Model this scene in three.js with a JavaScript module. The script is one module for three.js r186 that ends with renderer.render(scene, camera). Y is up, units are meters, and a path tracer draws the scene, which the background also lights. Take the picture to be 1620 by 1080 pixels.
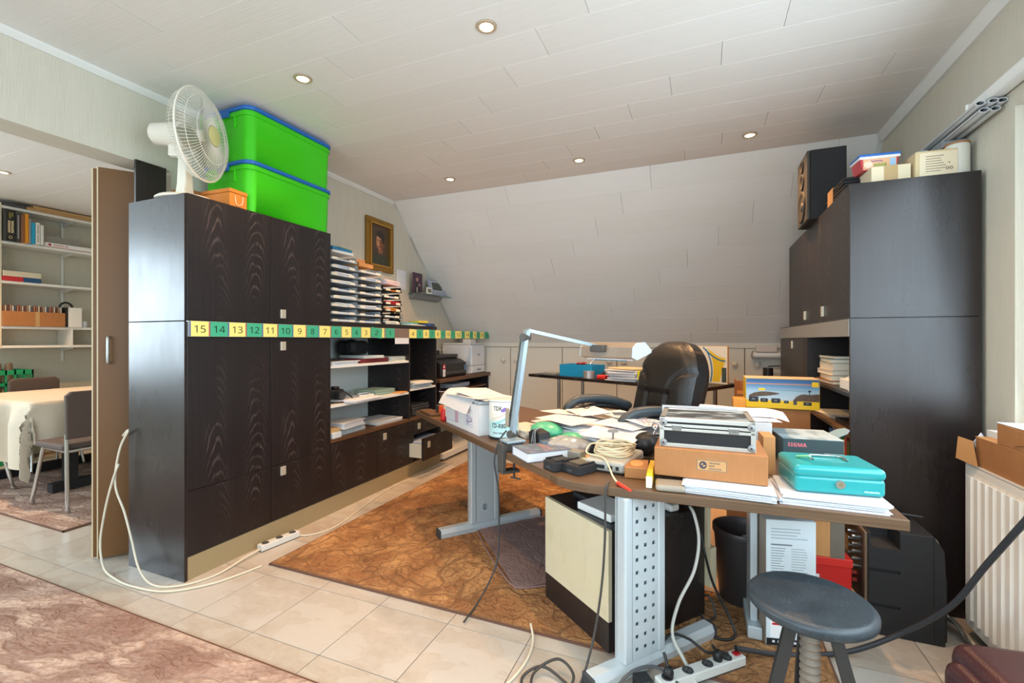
import * as THREE from 'three';
import { RoundedBoxGeometry } from 'three/addons/geometries/RoundedBoxGeometry.js';
import { mergeGeometries } from 'three/addons/utils/BufferGeometryUtils.js';
import { Brush, Evaluator, SUBTRACTION } from 'three-bvh-csg';
import { RectAreaLightUniformsLib } from 'three/addons/lights/RectAreaLightUniformsLib.js';

// ---------------------------------------------------------------- camera, sky, daylight, exposure
const scene = new THREE.Scene();
const camera = new THREE.PerspectiveCamera(2 * Math.atan(540 / 725) * 180 / Math.PI, 1.5, 0.05, 60);
camera.position.set(0, 1.35, 0);
camera.rotation.y = Math.atan(300 / 725);
camera.setViewOffset(1620, 1080, 0, 2, 1620, 1080);
scene.add(camera);
const renderer = new THREE.WebGLRenderer({ antialias: true });
renderer.toneMapping = THREE.LinearToneMapping;
renderer.toneMappingExposure = 0.88;
renderer.shadowMap.enabled = true;
RectAreaLightUniformsLib.init();
scene.background = new THREE.Color().setRGB(1.75, 2.15, 2.4);

function daylight(w, h, pos, look, power, color = 0xd5e9f7) {   // sky light entering through a window opening
  const l = new THREE.RectAreaLight(color, power, w, h);
  l.position.set(...pos); l.lookAt(...look); scene.add(l);
}
daylight(3.0, 1.3, [1.21, 1.66, -1.08], [0, 1.5, -1.08], 6.2);
daylight(3.0, 1.4, [-0.9, 1.65, 2.12], [-0.9, 1.5, 0], 9.2);
daylight(2.2, 1.65, [-7.22, 1.78, 0.75], [-5, 1.78, 0.75], 20);

// ---------------------------------------------------------------- helpers
let seed = 20;
const rnd = () => { seed = (seed * 1664525 + 1013904223) >>> 0; return seed / 4294967296; };
const rr = (a, b) => a + (b - a) * rnd();
const used = {};
const numbered = n => { const k = used[n] = (used[n] ?? -1) + 1; return k ? `${n}_${String(k).padStart(3, '0')}` : n; };
const V = (x, y, z) => new THREE.Vector3(x, y, z);

function uvBox(g, ou = 0, ov = 0) {      // uv in metres, by the way each face points
  const p = g.attributes.position, n = g.attributes.normal, u = new Float32Array(p.count * 2);
  for (let i = 0; i < p.count; i++) {
    const ax = Math.abs(n.getX(i)), ay = Math.abs(n.getY(i)), az = Math.abs(n.getZ(i));
    const [a, b] = ax > ay && ax > az ? [p.getZ(i), p.getY(i)] : ay > az ? [p.getX(i), p.getZ(i)] : [p.getX(i), p.getY(i)];
    u[2 * i] = a + ou; u[2 * i + 1] = b + ov;
  }
  g.setAttribute('uv', new THREE.BufferAttribute(u, 2));
  return g;
}
function bx(x0, x1, y0, y1, z0, z1, r = 0) {
  const w = Math.abs(x1 - x0), h = Math.abs(y1 - y0), d = Math.abs(z1 - z0);
  const g = r ? new RoundedBoxGeometry(w, h, d, 2, Math.min(r, w / 2.01, h / 2.01, d / 2.01)) : new THREE.BoxGeometry(w, h, d);
  g.translate((x0 + x1) / 2, (y0 + y1) / 2, (z0 + z1) / 2);
  return uvBox(g);
}
const cb = (w, h, d, x = 0, y = 0, z = 0, r = 0) => bx(x - w / 2, x + w / 2, y, y + h, z - d / 2, z + d / 2, r);  // stands on y
function cyl(r0, r1, h, x = 0, y = 0, z = 0, seg = 24) { const g = new THREE.CylinderGeometry(r1, r0, h, seg); g.translate(x, y + h / 2, z); return g; }
function rod(a, b, r, seg = 8, r2 = r) {      // a bar from a to b
  const A = V(...a), B = V(...b), L = A.distanceTo(B), g = new THREE.CylinderGeometry(r2, r, L, seg);
  g.translate(0, L / 2, 0);
  g.applyQuaternion(new THREE.Quaternion().setFromUnitVectors(V(0, 1, 0), B.clone().sub(A).normalize()));
  g.translate(...a); return g;
}
function beam(a, b, w, t) {                    // a square bar from a to b
  const A = V(...a), B = V(...b), L = A.distanceTo(B), g = new THREE.BoxGeometry(w, L, t);
  g.translate(0, L / 2, 0);
  g.applyQuaternion(new THREE.Quaternion().setFromUnitVectors(V(0, 1, 0), B.clone().sub(A).normalize()));
  g.translate(...a); return uvBox(g);
}
const tube = (pts, r, n = 48, seg = 8, closed = false) => new THREE.TubeGeometry(new THREE.CatmullRomCurve3(pts.map(p => V(...p)), closed, 'centripetal'), n, r, seg, closed);
const lathe = (prof, seg = 40) => new THREE.LatheGeometry(prof.map(p => new THREE.Vector2(...p)), seg);
function extr(pts, depth, bevel = 0, holes = [], seg = 2) {   // outline in xy, pushed along z from 0 to depth
  const s = new THREE.Shape(pts.map(p => new THREE.Vector2(...p)));
  for (const h of holes) s.holes.push(new THREE.Path(h.map(p => new THREE.Vector2(...p))));
  const g = new THREE.ExtrudeGeometry(s, { depth: depth - 2 * bevel, bevelEnabled: bevel > 0, bevelThickness: bevel, bevelSize: bevel, bevelOffset: -bevel, bevelSegments: seg, curveSegments: 12 });
  g.translate(0, 0, bevel);
  return uvBox(g);
}
const rotg = (g, x = 0, y = 0, z = 0) => g.rotateX(x).rotateY(y).rotateZ(z);
function mg(list) {
  const l = (Array.isArray(list) ? list : [list]).map(g => {
    g = g.index ? g.toNonIndexed() : g;
    for (const k of Object.keys(g.attributes)) if (!['position', 'normal', 'uv'].includes(k)) g.deleteAttribute(k);
    if (!g.attributes.uv) uvBox(g);
    g.morphAttributes = {}; g.clearGroups?.();
    return g;
  });
  return l.length > 1 ? mergeGeometries(l) : l[0];
}
function mesh(name, geo, mat, parent = scene) {
  const m = new THREE.Mesh(Array.isArray(geo) ? mg(geo) : geo, mat);
  m.name = parent === scene ? numbered(name) : name;
  m.castShadow = m.receiveShadow = true; parent.add(m); return m;
}
function thing(name, label, category, [x, y, z] = [0, 0, 0], turn = 0, group) {
  const o = new THREE.Group(); o.name = numbered(name); scene.add(o);
  o.position.set(x, y, z); o.rotation.y = turn; o.userData = { label, category };
  if (group) o.userData.group = group;
  return o;
}
function one(name, label, category, geo, mat, pos = [0, 0, 0], turn = 0, group) {   // a thing that is one mesh
  const m = mesh(name, geo, mat); m.position.set(...pos); m.rotation.y = turn; m.userData = { label, category };
  if (group) m.userData.group = group;
  return m;
}
function struct(name, geo, mat, parent = scene) { const m = mesh(name, geo, mat, parent); if (parent === scene) m.userData = { kind: 'structure' }; return m; }
function copy(root, pos, turn, label) {
  const r = root.clone(); r.name = numbered(root.name.replace(/_\d{3}$/, '')); r.userData = { ...root.userData }; scene.add(r);
  r.position.set(...pos); if (turn !== undefined) r.rotation.y = turn; if (label) r.userData.label = label;
  return r;
}

// ---------------------------------------------------------------- procedural textures
const hash = (x, y, s) => { let h = (x * 374761393 + y * 668265263 + s * 974634533) | 0; h = Math.imul(h ^ (h >>> 13), 1274126177); return ((h ^ (h >>> 16)) >>> 0) / 4294967296; };
function vnoise(x, y, px, py, s) {             // periodic value noise
  const x0 = Math.floor(x), y0 = Math.floor(y), fx = x - x0, fy = y - y0, u = fx * fx * (3 - 2 * fx), v = fy * fy * (3 - 2 * fy);
  const w = (a, n) => ((a % n) + n) % n, X0 = w(x0, px), X1 = w(x0 + 1, px), Y0 = w(y0, py), Y1 = w(y0 + 1, py);
  return (hash(X0, Y0, s) * (1 - u) + hash(X1, Y0, s) * u) * (1 - v) + (hash(X0, Y1, s) * (1 - u) + hash(X1, Y1, s) * u) * v;
}
function fbm(u, v, fx, fy, oct, s) {           // u, v in 0..1, tiles
  let a = 0, k = 0.5, t = 0;
  for (let o = 0; o < oct; o++) { a += k * vnoise(u * fx, v * fy, fx, fy, s + o); t += k; k *= 0.5; fx *= 2; fy *= 2; }
  return a / t;
}
function tex(w, h, size, fn, srgb = true) {    // fn(u, v) -> [r, g, b] 0..1 or a number; size: [metres across, metres up]
  const d = new Uint8Array(w * h * 4);
  for (let y = 0; y < h; y++) for (let x = 0; x < w; x++) {
    let c = fn((x + 0.5) / w, (y + 0.5) / h); if (typeof c === 'number') c = [c, c, c];
    const i = 4 * (y * w + x);
    for (let k = 0; k < 3; k++) d[i + k] = Math.max(0, Math.min(255, c[k] * 255));
    d[i + 3] = 255;
  }
  const t = new THREE.DataTexture(d, w, h); t.wrapS = t.wrapT = THREE.RepeatWrapping;
  t.magFilter = THREE.LinearFilter; t.minFilter = THREE.LinearMipmapLinearFilter; t.generateMipmaps = true;
  if (srgb) t.colorSpace = THREE.SRGBColorSpace;
  if (size) t.repeat.set(1 / size[0], 1 / size[1]);
  t.needsUpdate = true; return t;
}
const mixc = (a, b, t) => [a[0] + (b[0] - a[0]) * t, a[1] + (b[1] - a[1]) * t, a[2] + (b[2] - a[2]) * t];
const hex = h => [(h >> 16 & 255) / 255, (h >> 8 & 255) / 255, (h & 255) / 255];
const sm = (a, b, x) => { x = Math.max(0, Math.min(1, (x - a) / (b - a))); return x * x * (3 - 2 * x); };
function canvasTex(w, h, draw) {
  const c = document.createElement('canvas'); c.width = w; c.height = h;
  const g = c.getContext('2d'); draw(g, w, h);
  const t = new THREE.CanvasTexture(c); t.colorSpace = THREE.SRGBColorSpace; return t;
}
const std = (color, roughness = 0.6, o = {}) => new THREE.MeshStandardMaterial({ color, roughness, ...o });
const phys = (color, roughness, o = {}) => new THREE.MeshPhysicalMaterial({ color, roughness, ...o });

// dark wenge veneer: fine vertical pores and cathedral arches, .56 x 1.3 m
const wengeLine = (u, v) => {
  let l = 0;
  for (const [c, o] of [[0.2, 0], [0.66, 0.37]]) {
    const du = Math.abs(u - c - 0.02 * Math.sin(v * 6.283 + o * 9)), wob = fbm(u, v, 5, 4, 3, 7 + o * 10) * 0.22;
    const ph = (v * 1.3 + o + 9 * du * du + wob) * 13, fade = 1 - sm(0.07, 0.17, du);
    l += (1 - sm(0.02, 0.22, Math.abs((ph % 1) - 0.5))) * fade * (0.25 + 0.75 * vnoise(u * 110, v * 10, 110, 10, 2)) * sm(0.3, 0.65, fbm(u, v, 4, 5, 2, 17));
  }
  return Math.min(1, l);
};
const wengeStraight = (u, v) => fbm(u, v, 150, 4, 3, 3);
const wengeMap = tex(512, 1024, [0.56, 1.3], (u, v) => {
  const s = wengeStraight(u, v), l = wengeLine(u, v), big = fbm(u, v, 5, 3, 3, 11);
  let c = mixc(hex(0x171314), hex(0x262021), s * 0.75 + (big - 0.5) * 0.35);
  return mixc(c, hex(0x7a6c66), l * 0.6);
});
const wengeBump = tex(512, 1024, [0.56, 1.3], (u, v) => 0.5 + (wengeStraight(u, v) - 0.5) * 0.7 + wengeLine(u, v) * 0.25, false);
const wengePlainMap = tex(512, 512, [0.4, 0.9], (u, v) => {
  const s = fbm(u, v, 180, 3, 3, 23), b = fbm(u, v, 4, 2, 3, 31);
  return mixc(hex(0x1f1918), hex(0x332b2a), s * 0.7 + (b - 0.5) * 0.4);
});
const wengeScuff = tex(512, 512, [1.1, 1.3], (u, v) => {       // old polish marks: gloss varies in streaks
  const a = fbm(u, v, 40, 9, 5, 51), b = fbm(u, v, 5, 5, 3, 57);
  return [0, 0.27 + 0.05 * a + 0.1 * (b - 0.5), 0];
}, false);
const M = {};
M.wenge = std(0xffffff, 0.42, { map: wengeMap, bumpMap: wengeBump, bumpScale: 0.0006 });
M.wengeSide = std(0xffffff, 1, { map: wengePlainMap, roughnessMap: wengeScuff });
M.wengeIn = std(0x221a19, 0.5);
M.alu = std(0xb9b9b4, 0.38, { metalness: 0.75 });
M.cream = std(0xd9d0b8, 0.55);
M.creamPanel = std(0xd6c9a9, 0.5, { map: tex(256, 256, [0.5, 0.5], (u, v) => { const b = fbm(u, v, 4, 4, 4, 77), s = sm(0.62, 0.75, fbm(u, v, 9, 3, 4, 83)); return mixc([1, 1, 1], [0.86, 0.83, 0.78], 0.3 * b + 0.15 * s); }) });
M.steelPlate = std(0xc8c3b2, 0.4, { metalness: 0.4 });

// floor tiles: pale cream marbling
const tileMap = tex(1024, 1024, [1.2, 1.2], (u, v) => {
  const w = fbm(u, v, 5, 5, 4, 91), a = fbm(u + 0.06 * w, v + 0.1 * w, 7, 12, 5, 93), f = fbm(u, v, 60, 60, 2, 95);
  const vein = 1 - sm(0, 0.06, Math.abs(a - 0.5));
  let c = mixc(hex(0xd9d2c9), hex(0xccc0b3), sm(0.35, 0.8, a));
  c = mixc(c, hex(0xc6b4a3), vein * 0.3); return mixc(c, hex(0xe2dfd9), (f - 0.5) * 0.3 + 0.1);
});
M.tile = phys(0xe6e2dd, 0.24, { map: tileMap, specularIntensity: 0.8 });
M.tileWarm = phys(0xe2dbd2, 0.26, { map: tileMap, specularIntensity: 0.8 });
M.grout = std(0x6f675e, 0.9);
// ceiling boards: white foil with a faint long grain
const boardGrain = (u, v) => fbm(u, v, 8, 150, 3, 101);
const boardMap = tex(512, 512, [1.2, 0.46], (u, v) => mixc(hex(0xe8e6e2), hex(0xe3e0db), boardGrain(u, v) * 0.8 + 0.3 * (fbm(u, v, 5, 8, 3, 103) - 0.5)));
const boardBump = tex(512, 512, [1.2, 0.46], boardGrain, false);
M.board = std(0xffffff, 0.5, { map: boardMap, bumpMap: boardBump, bumpScale: 0.0004 });
M.boardB = std(0xfdfdfc, 0.5, { map: boardMap, bumpMap: boardBump, bumpScale: 0.0004 });
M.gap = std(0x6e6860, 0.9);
// wallpaper: fine vertical threads
const paperBump = tex(256, 256, [0.12, 0.5], (u, v) => fbm(u, v, 60, 6, 3, 111), false);
const paperMap = tex(256, 256, [0.12, 0.5], (u, v) => mixc(hex(0xc6c4b8), hex(0xd4d2c7), fbm(u, v, 60, 6, 3, 111)));
M.wall = std(0xfdf8f1, 0.85, { map: paperMap, bumpMap: paperBump, bumpScale: 0.0006 });
M.wallPlain = std(0xd2d0c6, 0.85);
M.white = std(0xe8e8e4, 0.45);
M.trim = std(0xe2e2dd, 0.4);
M.knee = std(0xd6d2c6, 0.5);
// rugs: sculpted brown pile with curled creases
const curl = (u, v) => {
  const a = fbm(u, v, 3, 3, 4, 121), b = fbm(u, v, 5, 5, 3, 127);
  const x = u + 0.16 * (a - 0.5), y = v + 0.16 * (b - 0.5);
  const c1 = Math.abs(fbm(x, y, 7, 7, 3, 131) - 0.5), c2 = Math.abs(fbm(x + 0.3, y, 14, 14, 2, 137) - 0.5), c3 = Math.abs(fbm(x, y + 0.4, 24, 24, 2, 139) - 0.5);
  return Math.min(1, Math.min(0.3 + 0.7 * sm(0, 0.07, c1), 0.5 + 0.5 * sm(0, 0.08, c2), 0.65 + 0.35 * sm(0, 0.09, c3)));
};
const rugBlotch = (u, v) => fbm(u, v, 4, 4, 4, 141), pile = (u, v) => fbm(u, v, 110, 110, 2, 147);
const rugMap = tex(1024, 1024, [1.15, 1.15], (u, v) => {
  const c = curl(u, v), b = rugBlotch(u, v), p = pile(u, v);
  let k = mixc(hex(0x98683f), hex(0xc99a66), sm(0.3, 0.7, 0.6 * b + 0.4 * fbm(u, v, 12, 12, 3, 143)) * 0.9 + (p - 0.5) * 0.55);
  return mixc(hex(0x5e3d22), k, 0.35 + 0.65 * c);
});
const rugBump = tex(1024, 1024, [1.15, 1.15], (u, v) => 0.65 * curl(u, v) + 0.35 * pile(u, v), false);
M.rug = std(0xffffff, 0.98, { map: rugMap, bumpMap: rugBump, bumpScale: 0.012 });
const fold = (u, v) => {                      // brushed pile lying in slanting folds
  const a = fbm(u, v, 4, 4, 3, 151) - 0.5, b = fbm(u, v, 9, 9, 2, 155) - 0.5, x = u + v * 1 + 0.12 * a, y = v + 0.05 * b;
  const f1 = fbm(x, y, 9, 22, 4, 153), f2 = fbm(x + 0.37, y, 18, 44, 3, 159);
  return [f1, Math.min(0.25 + 0.75 * sm(0, 0.14, Math.abs(f1 - 0.5)), 0.5 + 0.5 * sm(0, 0.13, Math.abs(f2 - 0.48)))];
};
const rugPaleMap = tex(1024, 1024, [1.5, 1.5], (u, v) => {
  const [f, c] = fold(u, v), b = fbm(u, v, 5, 5, 4, 157), p = pile(u, v);
  const k = mixc(hex(0x927060), hex(0xccb19e), sm(0.3, 0.72, 0.5 * b + 0.5 * f) + (p - 0.5) * 0.5);
  return mixc(hex(0x76584a), k, 0.5 + 0.5 * c);
});
const rugPaleBump = tex(1024, 1024, [1.5, 1.5], (u, v) => 0.6 * fold(u, v)[1] + 0.4 * pile(u, v), false);
M.rugPale = std(0xffffff, 0.98, { map: rugPaleMap, bumpMap: rugPaleBump, bumpScale: 0.01 });
M.rugEdge = std(0x6b4a3a, 0.9);
M.mauve = std(0xffffff, 0.98, { map: tex(512, 512, [0.6, 0.6], (u, v) => mixc(hex(0x6d5450), hex(0xa58d88), fbm(u, v, 5, 5, 3, 161) * 0.6 + 0.5 * (pile(u, v) - 0.2))), bumpMap: rugBump, bumpScale: 0.006 });
// desk laminate: greyed oak, grain along its length
const oakGrain = (u, v) => fbm(u, v, 5, 90, 3, 171);
const oakMap = tex(512, 512, [1.1, 0.5], (u, v) => mixc(hex(0x553e2a), hex(0x765b43), oakGrain(u, v) * 0.9 + 0.25 * (fbm(u, v, 3, 7, 3, 173) - 0.5)));
M.oak = std(0xffffff, 0.42, { map: oakMap });
M.oakPale = std(0xf4e6d4, 0.5, { map: oakMap });
M.deskMetal = std(0xc4cdd1, 0.4, { metalness: 0.15 });
M.black = std(0x1a1a1b, 0.45);
M.blackMatt = std(0x202022, 0.75);
M.darkGrey = std(0x3a3b3d, 0.55);
M.grey = std(0x8b8e90, 0.5);
M.chrome = std(0xc9ccce, 0.18, { metalness: 1 });
M.paper = std(0xdcdee2, 0.75, { side: THREE.DoubleSide });
M.paperCream = std(0xe9e2cf, 0.8, { side: THREE.DoubleSide });
// cardboard: brown kraft with a faint corrugation
const kraftMap = tex(256, 256, [0.12, 0.3], (u, v) => mixc(hex(0xb8895c), hex(0xc99d70), 0.5 * fbm(u, v, 30, 2, 2, 181) + 0.5 * fbm(u, v, 4, 8, 3, 183)));
M.kraft = std(0xe2cab2, 0.8, { map: kraftMap, side: THREE.DoubleSide });
M.kraftPale = std(0xfff0d8, 0.8, { map: kraftMap, side: THREE.DoubleSide });
M.tape = std(0xb99a6a, 0.35);
M.leather = std(0x1b1b1c, 0.36, { bumpMap: tex(256, 256, [0.08, 0.08], (u, v) => fbm(u, v, 24, 24, 3, 191), false), bumpScale: 0.0008 });
M.glass = phys(0xffffff, 0.02, { transmission: 1, thickness: 0, ior: 1.45 });
// ================================================================ THE ROOM
const XL = -3.18, XR = 1.26, YC = 2.89, ZR = -4.2, ZK = -5.69, YK = 1.32, ZB = 2.2, XF = -7.3, WT = 0.2;

// floor: grout bed, tiles laid one by one where the camera looks
const floor = struct('floor', [bx(XF - 0.2, XR + 0.2, -0.12, -0.003, ZK - 0.2, ZB + 0.2)], M.grout);
{
  const P = 0.3995, geos = [];
  for (let k = 0; k < 8; k++) { const g = bx(-P / 2 + 0.002, P / 2 - 0.002, -0.004, 0, -0.2 + 0.002, 0.2 - 0.002); uvBox(g, rr(0, 1.2), rr(0, 1.2)); geos.push(g); }
  let n = 0;
  for (let i = -14; i < 8; i++) for (let j = -1; j < 11; j++) {
    const x = -1.917 + P * (i + 0.5), z = -1.5 - 0.4 * (j - 0.5);
    if (x < XF + 0.1 || x > XR + 0.1 || z < ZK || (x < -3.3 && z < -4.2)) continue;
    if (x < -6.2 && z > -1.6) continue;
    const t = mesh('floor_tile', geos[n % 8], n % 3 ? M.tile : M.tileWarm, floor); t.position.set(x, 0, z); t.rotation.y = (n % 2) * Math.PI; n++;
  }
  mesh('floor_far_tiles', [bx(XF, XR, -0.004, 0, -0.9 + 0.002, ZB)], M.tile, floor);
}
// ceiling: boards on battens, each a piece, staggered joints
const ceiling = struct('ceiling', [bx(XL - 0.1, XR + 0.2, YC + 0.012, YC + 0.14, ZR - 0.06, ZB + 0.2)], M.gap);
const bevelBoard = (w, d) => extr([[-w / 2, 0], [w / 2, 0], [w / 2, 0.01], [-w / 2, 0.01]], d, 0.0012, [], 1).translate(0, 0, -d / 2);
{
  const P = 0.229, L = 1.408, cache = {};
  for (let i = 0; i < 28; i++) {
    const z0 = ZR + P * i; let xs = [XL];
    for (let m = -9; m < 5; m++) { const x = -1.538 + 0.273 * i + L * m; if (x > XL + 0.05 && x < XR - 0.05) xs.push(x); }
    xs.push(XR); xs.sort((a, b) => a - b);
    for (let k = 0; k + 1 < xs.length; k++) {
      const w = xs[k + 1] - xs[k] - 0.0022; if (w < 0.03) continue;
      const d = Math.min(P, ZB - z0) - 0.0002, key = w.toFixed(3) + d.toFixed(3);
      const g = cache[key] ??= uvBox(bevelBoard(w, d), rr(0, 1), rr(0, 1));
      const b = mesh('ceiling_board', g, (i + k) % 2 ? M.board : M.boardB, ceiling); b.position.set((xs[k] + xs[k + 1]) / 2, YC, z0 + P / 2);
    }
  }
}
// sloping roof side, boarded the same way
const SA = Math.atan2(YC - YK, ZR - ZK), SL = Math.hypot(YC - YK, ZR - ZK);
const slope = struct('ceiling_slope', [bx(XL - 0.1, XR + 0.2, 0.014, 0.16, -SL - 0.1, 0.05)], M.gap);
{ // local frame: -z runs down the slope, x across the room
  slope.position.set(0, YC, ZR); slope.rotation.x = -SA;
  const P = 0.2225, L = 1.4;
  for (let k = 0; k < 10; k++) {
    const s0 = P * k, s1 = Math.min(P * (k + 1), SL); let xs = [XL];
    for (let m = -3; m < 6; m++) { const x = -1.823 - 0.277 * k + L * m; if (x > XL + 0.05 && x < XR - 0.05) xs.push(x); }
    xs.push(XR); xs.sort((a, b) => a - b);
    for (let j = 0; j + 1 < xs.length; j++) {
      const w = xs[j + 1] - xs[j] - 0.0022; if (w < 0.03) continue;
      const b = mesh('ceiling_board', uvBox(bevelBoard(w, s1 - s0 - 0.0004), rr(0, 1), rr(0, 1)), (j + k) % 2 ? M.board : M.boardB, slope);
      b.position.set((xs[j] + xs[j + 1]) / 2, 0, -(s0 + s1) / 2);
    }
  }
}
// gable walls (outline in z-y), with openings
const gable = (holes, x0, x1) => {
  const g = extr([[ZB, -0.05], [ZB, YC + 0.01], [ZR, YC + 0.01], [ZK - 0.02, YK], [ZK - 0.02, -0.05]].map(([z, y]) => [z, y]), x1 - x0, 0, holes);
  g.rotateY(-Math.PI / 2); g.translate(x1, 0, 0);      // shape x -> world z
  return uvBox(g);
};
struct('wall_left', gable([[[-1.9, -0.049], [0.9, -0.049], [0.9, 2.44], [-1.9, 2.44]]], XL - WT, XL), M.wall);
struct('wall_right', gable([[[-2.68, 0.95], [0.42, 0.95], [0.42, 2.37], [-2.68, 2.37]]], XR, XR + 0.28), M.wall);
struct('wall_back', [bx(XL - WT, XR + 0.28, 0, YK + 0.06, ZK - 0.2, ZK - 0.02)], M.wallPlain);
const holeWall = (x0, x1, y1, holes) => extr([[x0, 0], [x1, 0], [x1, y1], [x0, y1]], 0.2, 0, holes);
struct('wall_front', holeWall(XF - 0.2, XR + 0.28, YC + 0.1, [[[-2.4, 0.9], [0.6, 0.9], [0.6, 2.4], [-2.4, 2.4]]]).translate(0, 0, ZB), M.wall);
// next room
struct('wall_far', (() => { const g = extr([[-4.4, 0], [ZB, 0], [ZB, YC + 0.1], [-4.4, YC + 0.1]], 0.2, 0, [[[-0.4, 0.9], [1.9, 0.9], [1.9, 2.65], [-0.4, 2.65]]]); g.rotateY(-Math.PI / 2); g.translate(XF, 0, 0); return uvBox(g); })(), M.wall);
struct('wall_side', [bx(XF - 0.2, XL - WT, 0, YC + 0.1, -4.4, -4.2)], M.wall);
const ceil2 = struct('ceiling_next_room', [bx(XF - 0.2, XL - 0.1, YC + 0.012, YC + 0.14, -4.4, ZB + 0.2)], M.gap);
for (let i = 0; i < 28; i++) {
  let xs = [XF, -5.9 + 0.27 * (i % 5), -4.5 + 0.27 * (i % 5), XL - WT]; xs = xs.filter((x, k) => k === 0 || x <= XL - WT);
  for (let k = 0; k + 1 < xs.length; k++) { const w = xs[k + 1] - xs[k] - 0.0022; if (w > 0.03) mesh('ceiling_board', uvBox(bevelBoard(w, 0.2286), rr(0, 1), rr(0, 1)), M.board, ceil2).position.set((xs[k] + xs[k + 1]) / 2, YC, -4.2 + 0.229 * (i + 0.5)); }
}
// windows outside the frame: white frames, panes, sills
function windowUnit(name, w, h, parts, [x, y, z], turn) {
  const g = new THREE.Group(); g.name = name; g.userData = { kind: 'structure' }; scene.add(g); g.position.set(x, y, z); g.rotation.y = turn;
  mesh('window_frame', [bx(-w / 2, w / 2, 0, 0.06, -0.04, 0.04), bx(-w / 2, w / 2, h - 0.06, h, -0.04, 0.04), ...Array.from({ length: parts + 1 }, (_, k) => { const c = -w / 2 + 0.03 + (w - 0.06) * k / parts; return bx(c - 0.03, c + 0.03, 0.06, h - 0.06, -0.04, 0.04); })], M.white, g);
  for (let k = 0; k < parts; k++) { const a = -w / 2 + 0.06 + (w - 0.06) * k / parts; mesh('window_pane', [bx(a, a + (w - 0.06) / parts - 0.06, 0.06, h - 0.06, -0.003, 0.003)], M.glass, g); }
  mesh('window_sill', [bx(-w / 2 - 0.03, w / 2 + 0.03, -0.03, 0, -0.05, 0.2)], M.white, g);
}
windowUnit('window_1', 3.1, 1.42, 3, [XR + 0.12, 0.95, -1.13], -Math.PI / 2);
windowUnit('window_2', 3.0, 1.5, 3, [-0.9, 0.9, ZB + 0.1], Math.PI);
windowUnit('window_3', 2.3, 1.75, 2, [XF - 0.1, 0.9, 0.75], Math.PI / 2);
// cornices
struct('trim_1', extr([[0, 0], [0.035, 0], [0.035, -0.012], [0.012, -0.035], [0, -0.035]], ZB - ZR, 0).translate(XL, YC, ZR), M.trim);
struct('trim_2', extr([[0, 0], [-0.05, 0], [-0.05, -0.015], [-0.02, -0.06], [0, -0.06]], ZB - ZR, 0).translate(XR, YC, ZR), M.trim);
for (const [n, x, s] of [['trim_3', XL, 1], ['trim_4', XR, -1]]) {
  const t = struct(n, extr([[0, 0], [s * 0.035, 0], [s * 0.035, 0.03], [0, 0.03]], SL - 0.02, 0).translate(0, 0, -SL + 0.01), M.trim);
  t.position.set(x, YC, ZR); t.rotation.x = -SA;
}
// knee wall: rail above a row of cupboard doors with wooden knobs
struct('trim_5', [bx(XL, XR, 1.262, YK, ZK - 0.02, ZK + 0.02)], M.knee);
{
  const bars = [-3.1, -2.372, -1.651, -0.96, -0.26, 0.441, 1.14], knobs = [[], [-2.372 - 0.09], [-2.372 + 0.09], [-0.96 - 0.09], [-0.96 + 0.09], [0.441 - 0.1], [0.441 + 0.12]];
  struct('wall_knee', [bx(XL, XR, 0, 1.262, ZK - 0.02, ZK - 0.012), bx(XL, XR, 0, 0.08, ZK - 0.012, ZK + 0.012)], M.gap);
  for (let k = 0; k + 1 < bars.length; k++) {
    const d = struct('door_' + (k + 1), [bx(bars[k] + 0.004, bars[k + 1] - 0.004, 0.085, 1.256, ZK - 0.012, ZK + 0.012, 0.003)], M.knee);
    for (const x of knobs[k + 1]) mesh('door_knob', lathe([[0, 0], [0.012, 0], [0.012, 0.012], [0.026, 0.022], [0.03, 0.034], [0.024, 0.046], [0, 0.05]], 20).rotateX(Math.PI / 2).translate(x, 1.088, ZK + 0.012), M.knee, d);
  }
}
// folding door parked in the opening
{
  const d = new THREE.Group(); d.name = 'door_7'; d.userData = { kind: 'structure' }; scene.add(d);
  d.position.set(-3.43, 0.012, -1.632); d.rotation.y = Math.atan2(0.218, 0.16) ;
  const panelM = std(0x6f4a22, 0.5), edgeM = std(0xd9cba8, 0.5);
  mesh('door_leaf', [bx(0.002, 0.3, 0, 2.4, -0.016, 0.016)], panelM, d);
  mesh('leaf_edge', [bx(-0.004, 0.002, 0, 2.4, -0.016, 0.016)], edgeM, d);
  mesh('door_leaf', [bx(-0.03, 0.27, 0, 2.4, -0.048, -0.026)], panelM, d);
  mesh('leaf_edge', [bx(-0.036, -0.03, 0, 2.4, -0.048, -0.026)], edgeM, d);
  for (const y of [0.3, 0.85, 1.62, 2.32]) mesh('hinge', [bx(-0.008, -0.004, y, y + 0.06, -0.03, -0.01)], std(0xb08a4a, 0.35, { metalness: 0.7 }), d);
  const h = mesh('door_handle', [tube([[0.055, 1.2, 0.016], [0.055, 1.2, 0.05], [0.055, 1.215, 0.056], [0.055, 1.34, 0.056], [0.055, 1.355, 0.05], [0.055, 1.355, 0.016]], 0.008, 30)], M.alu, d);
}
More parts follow.
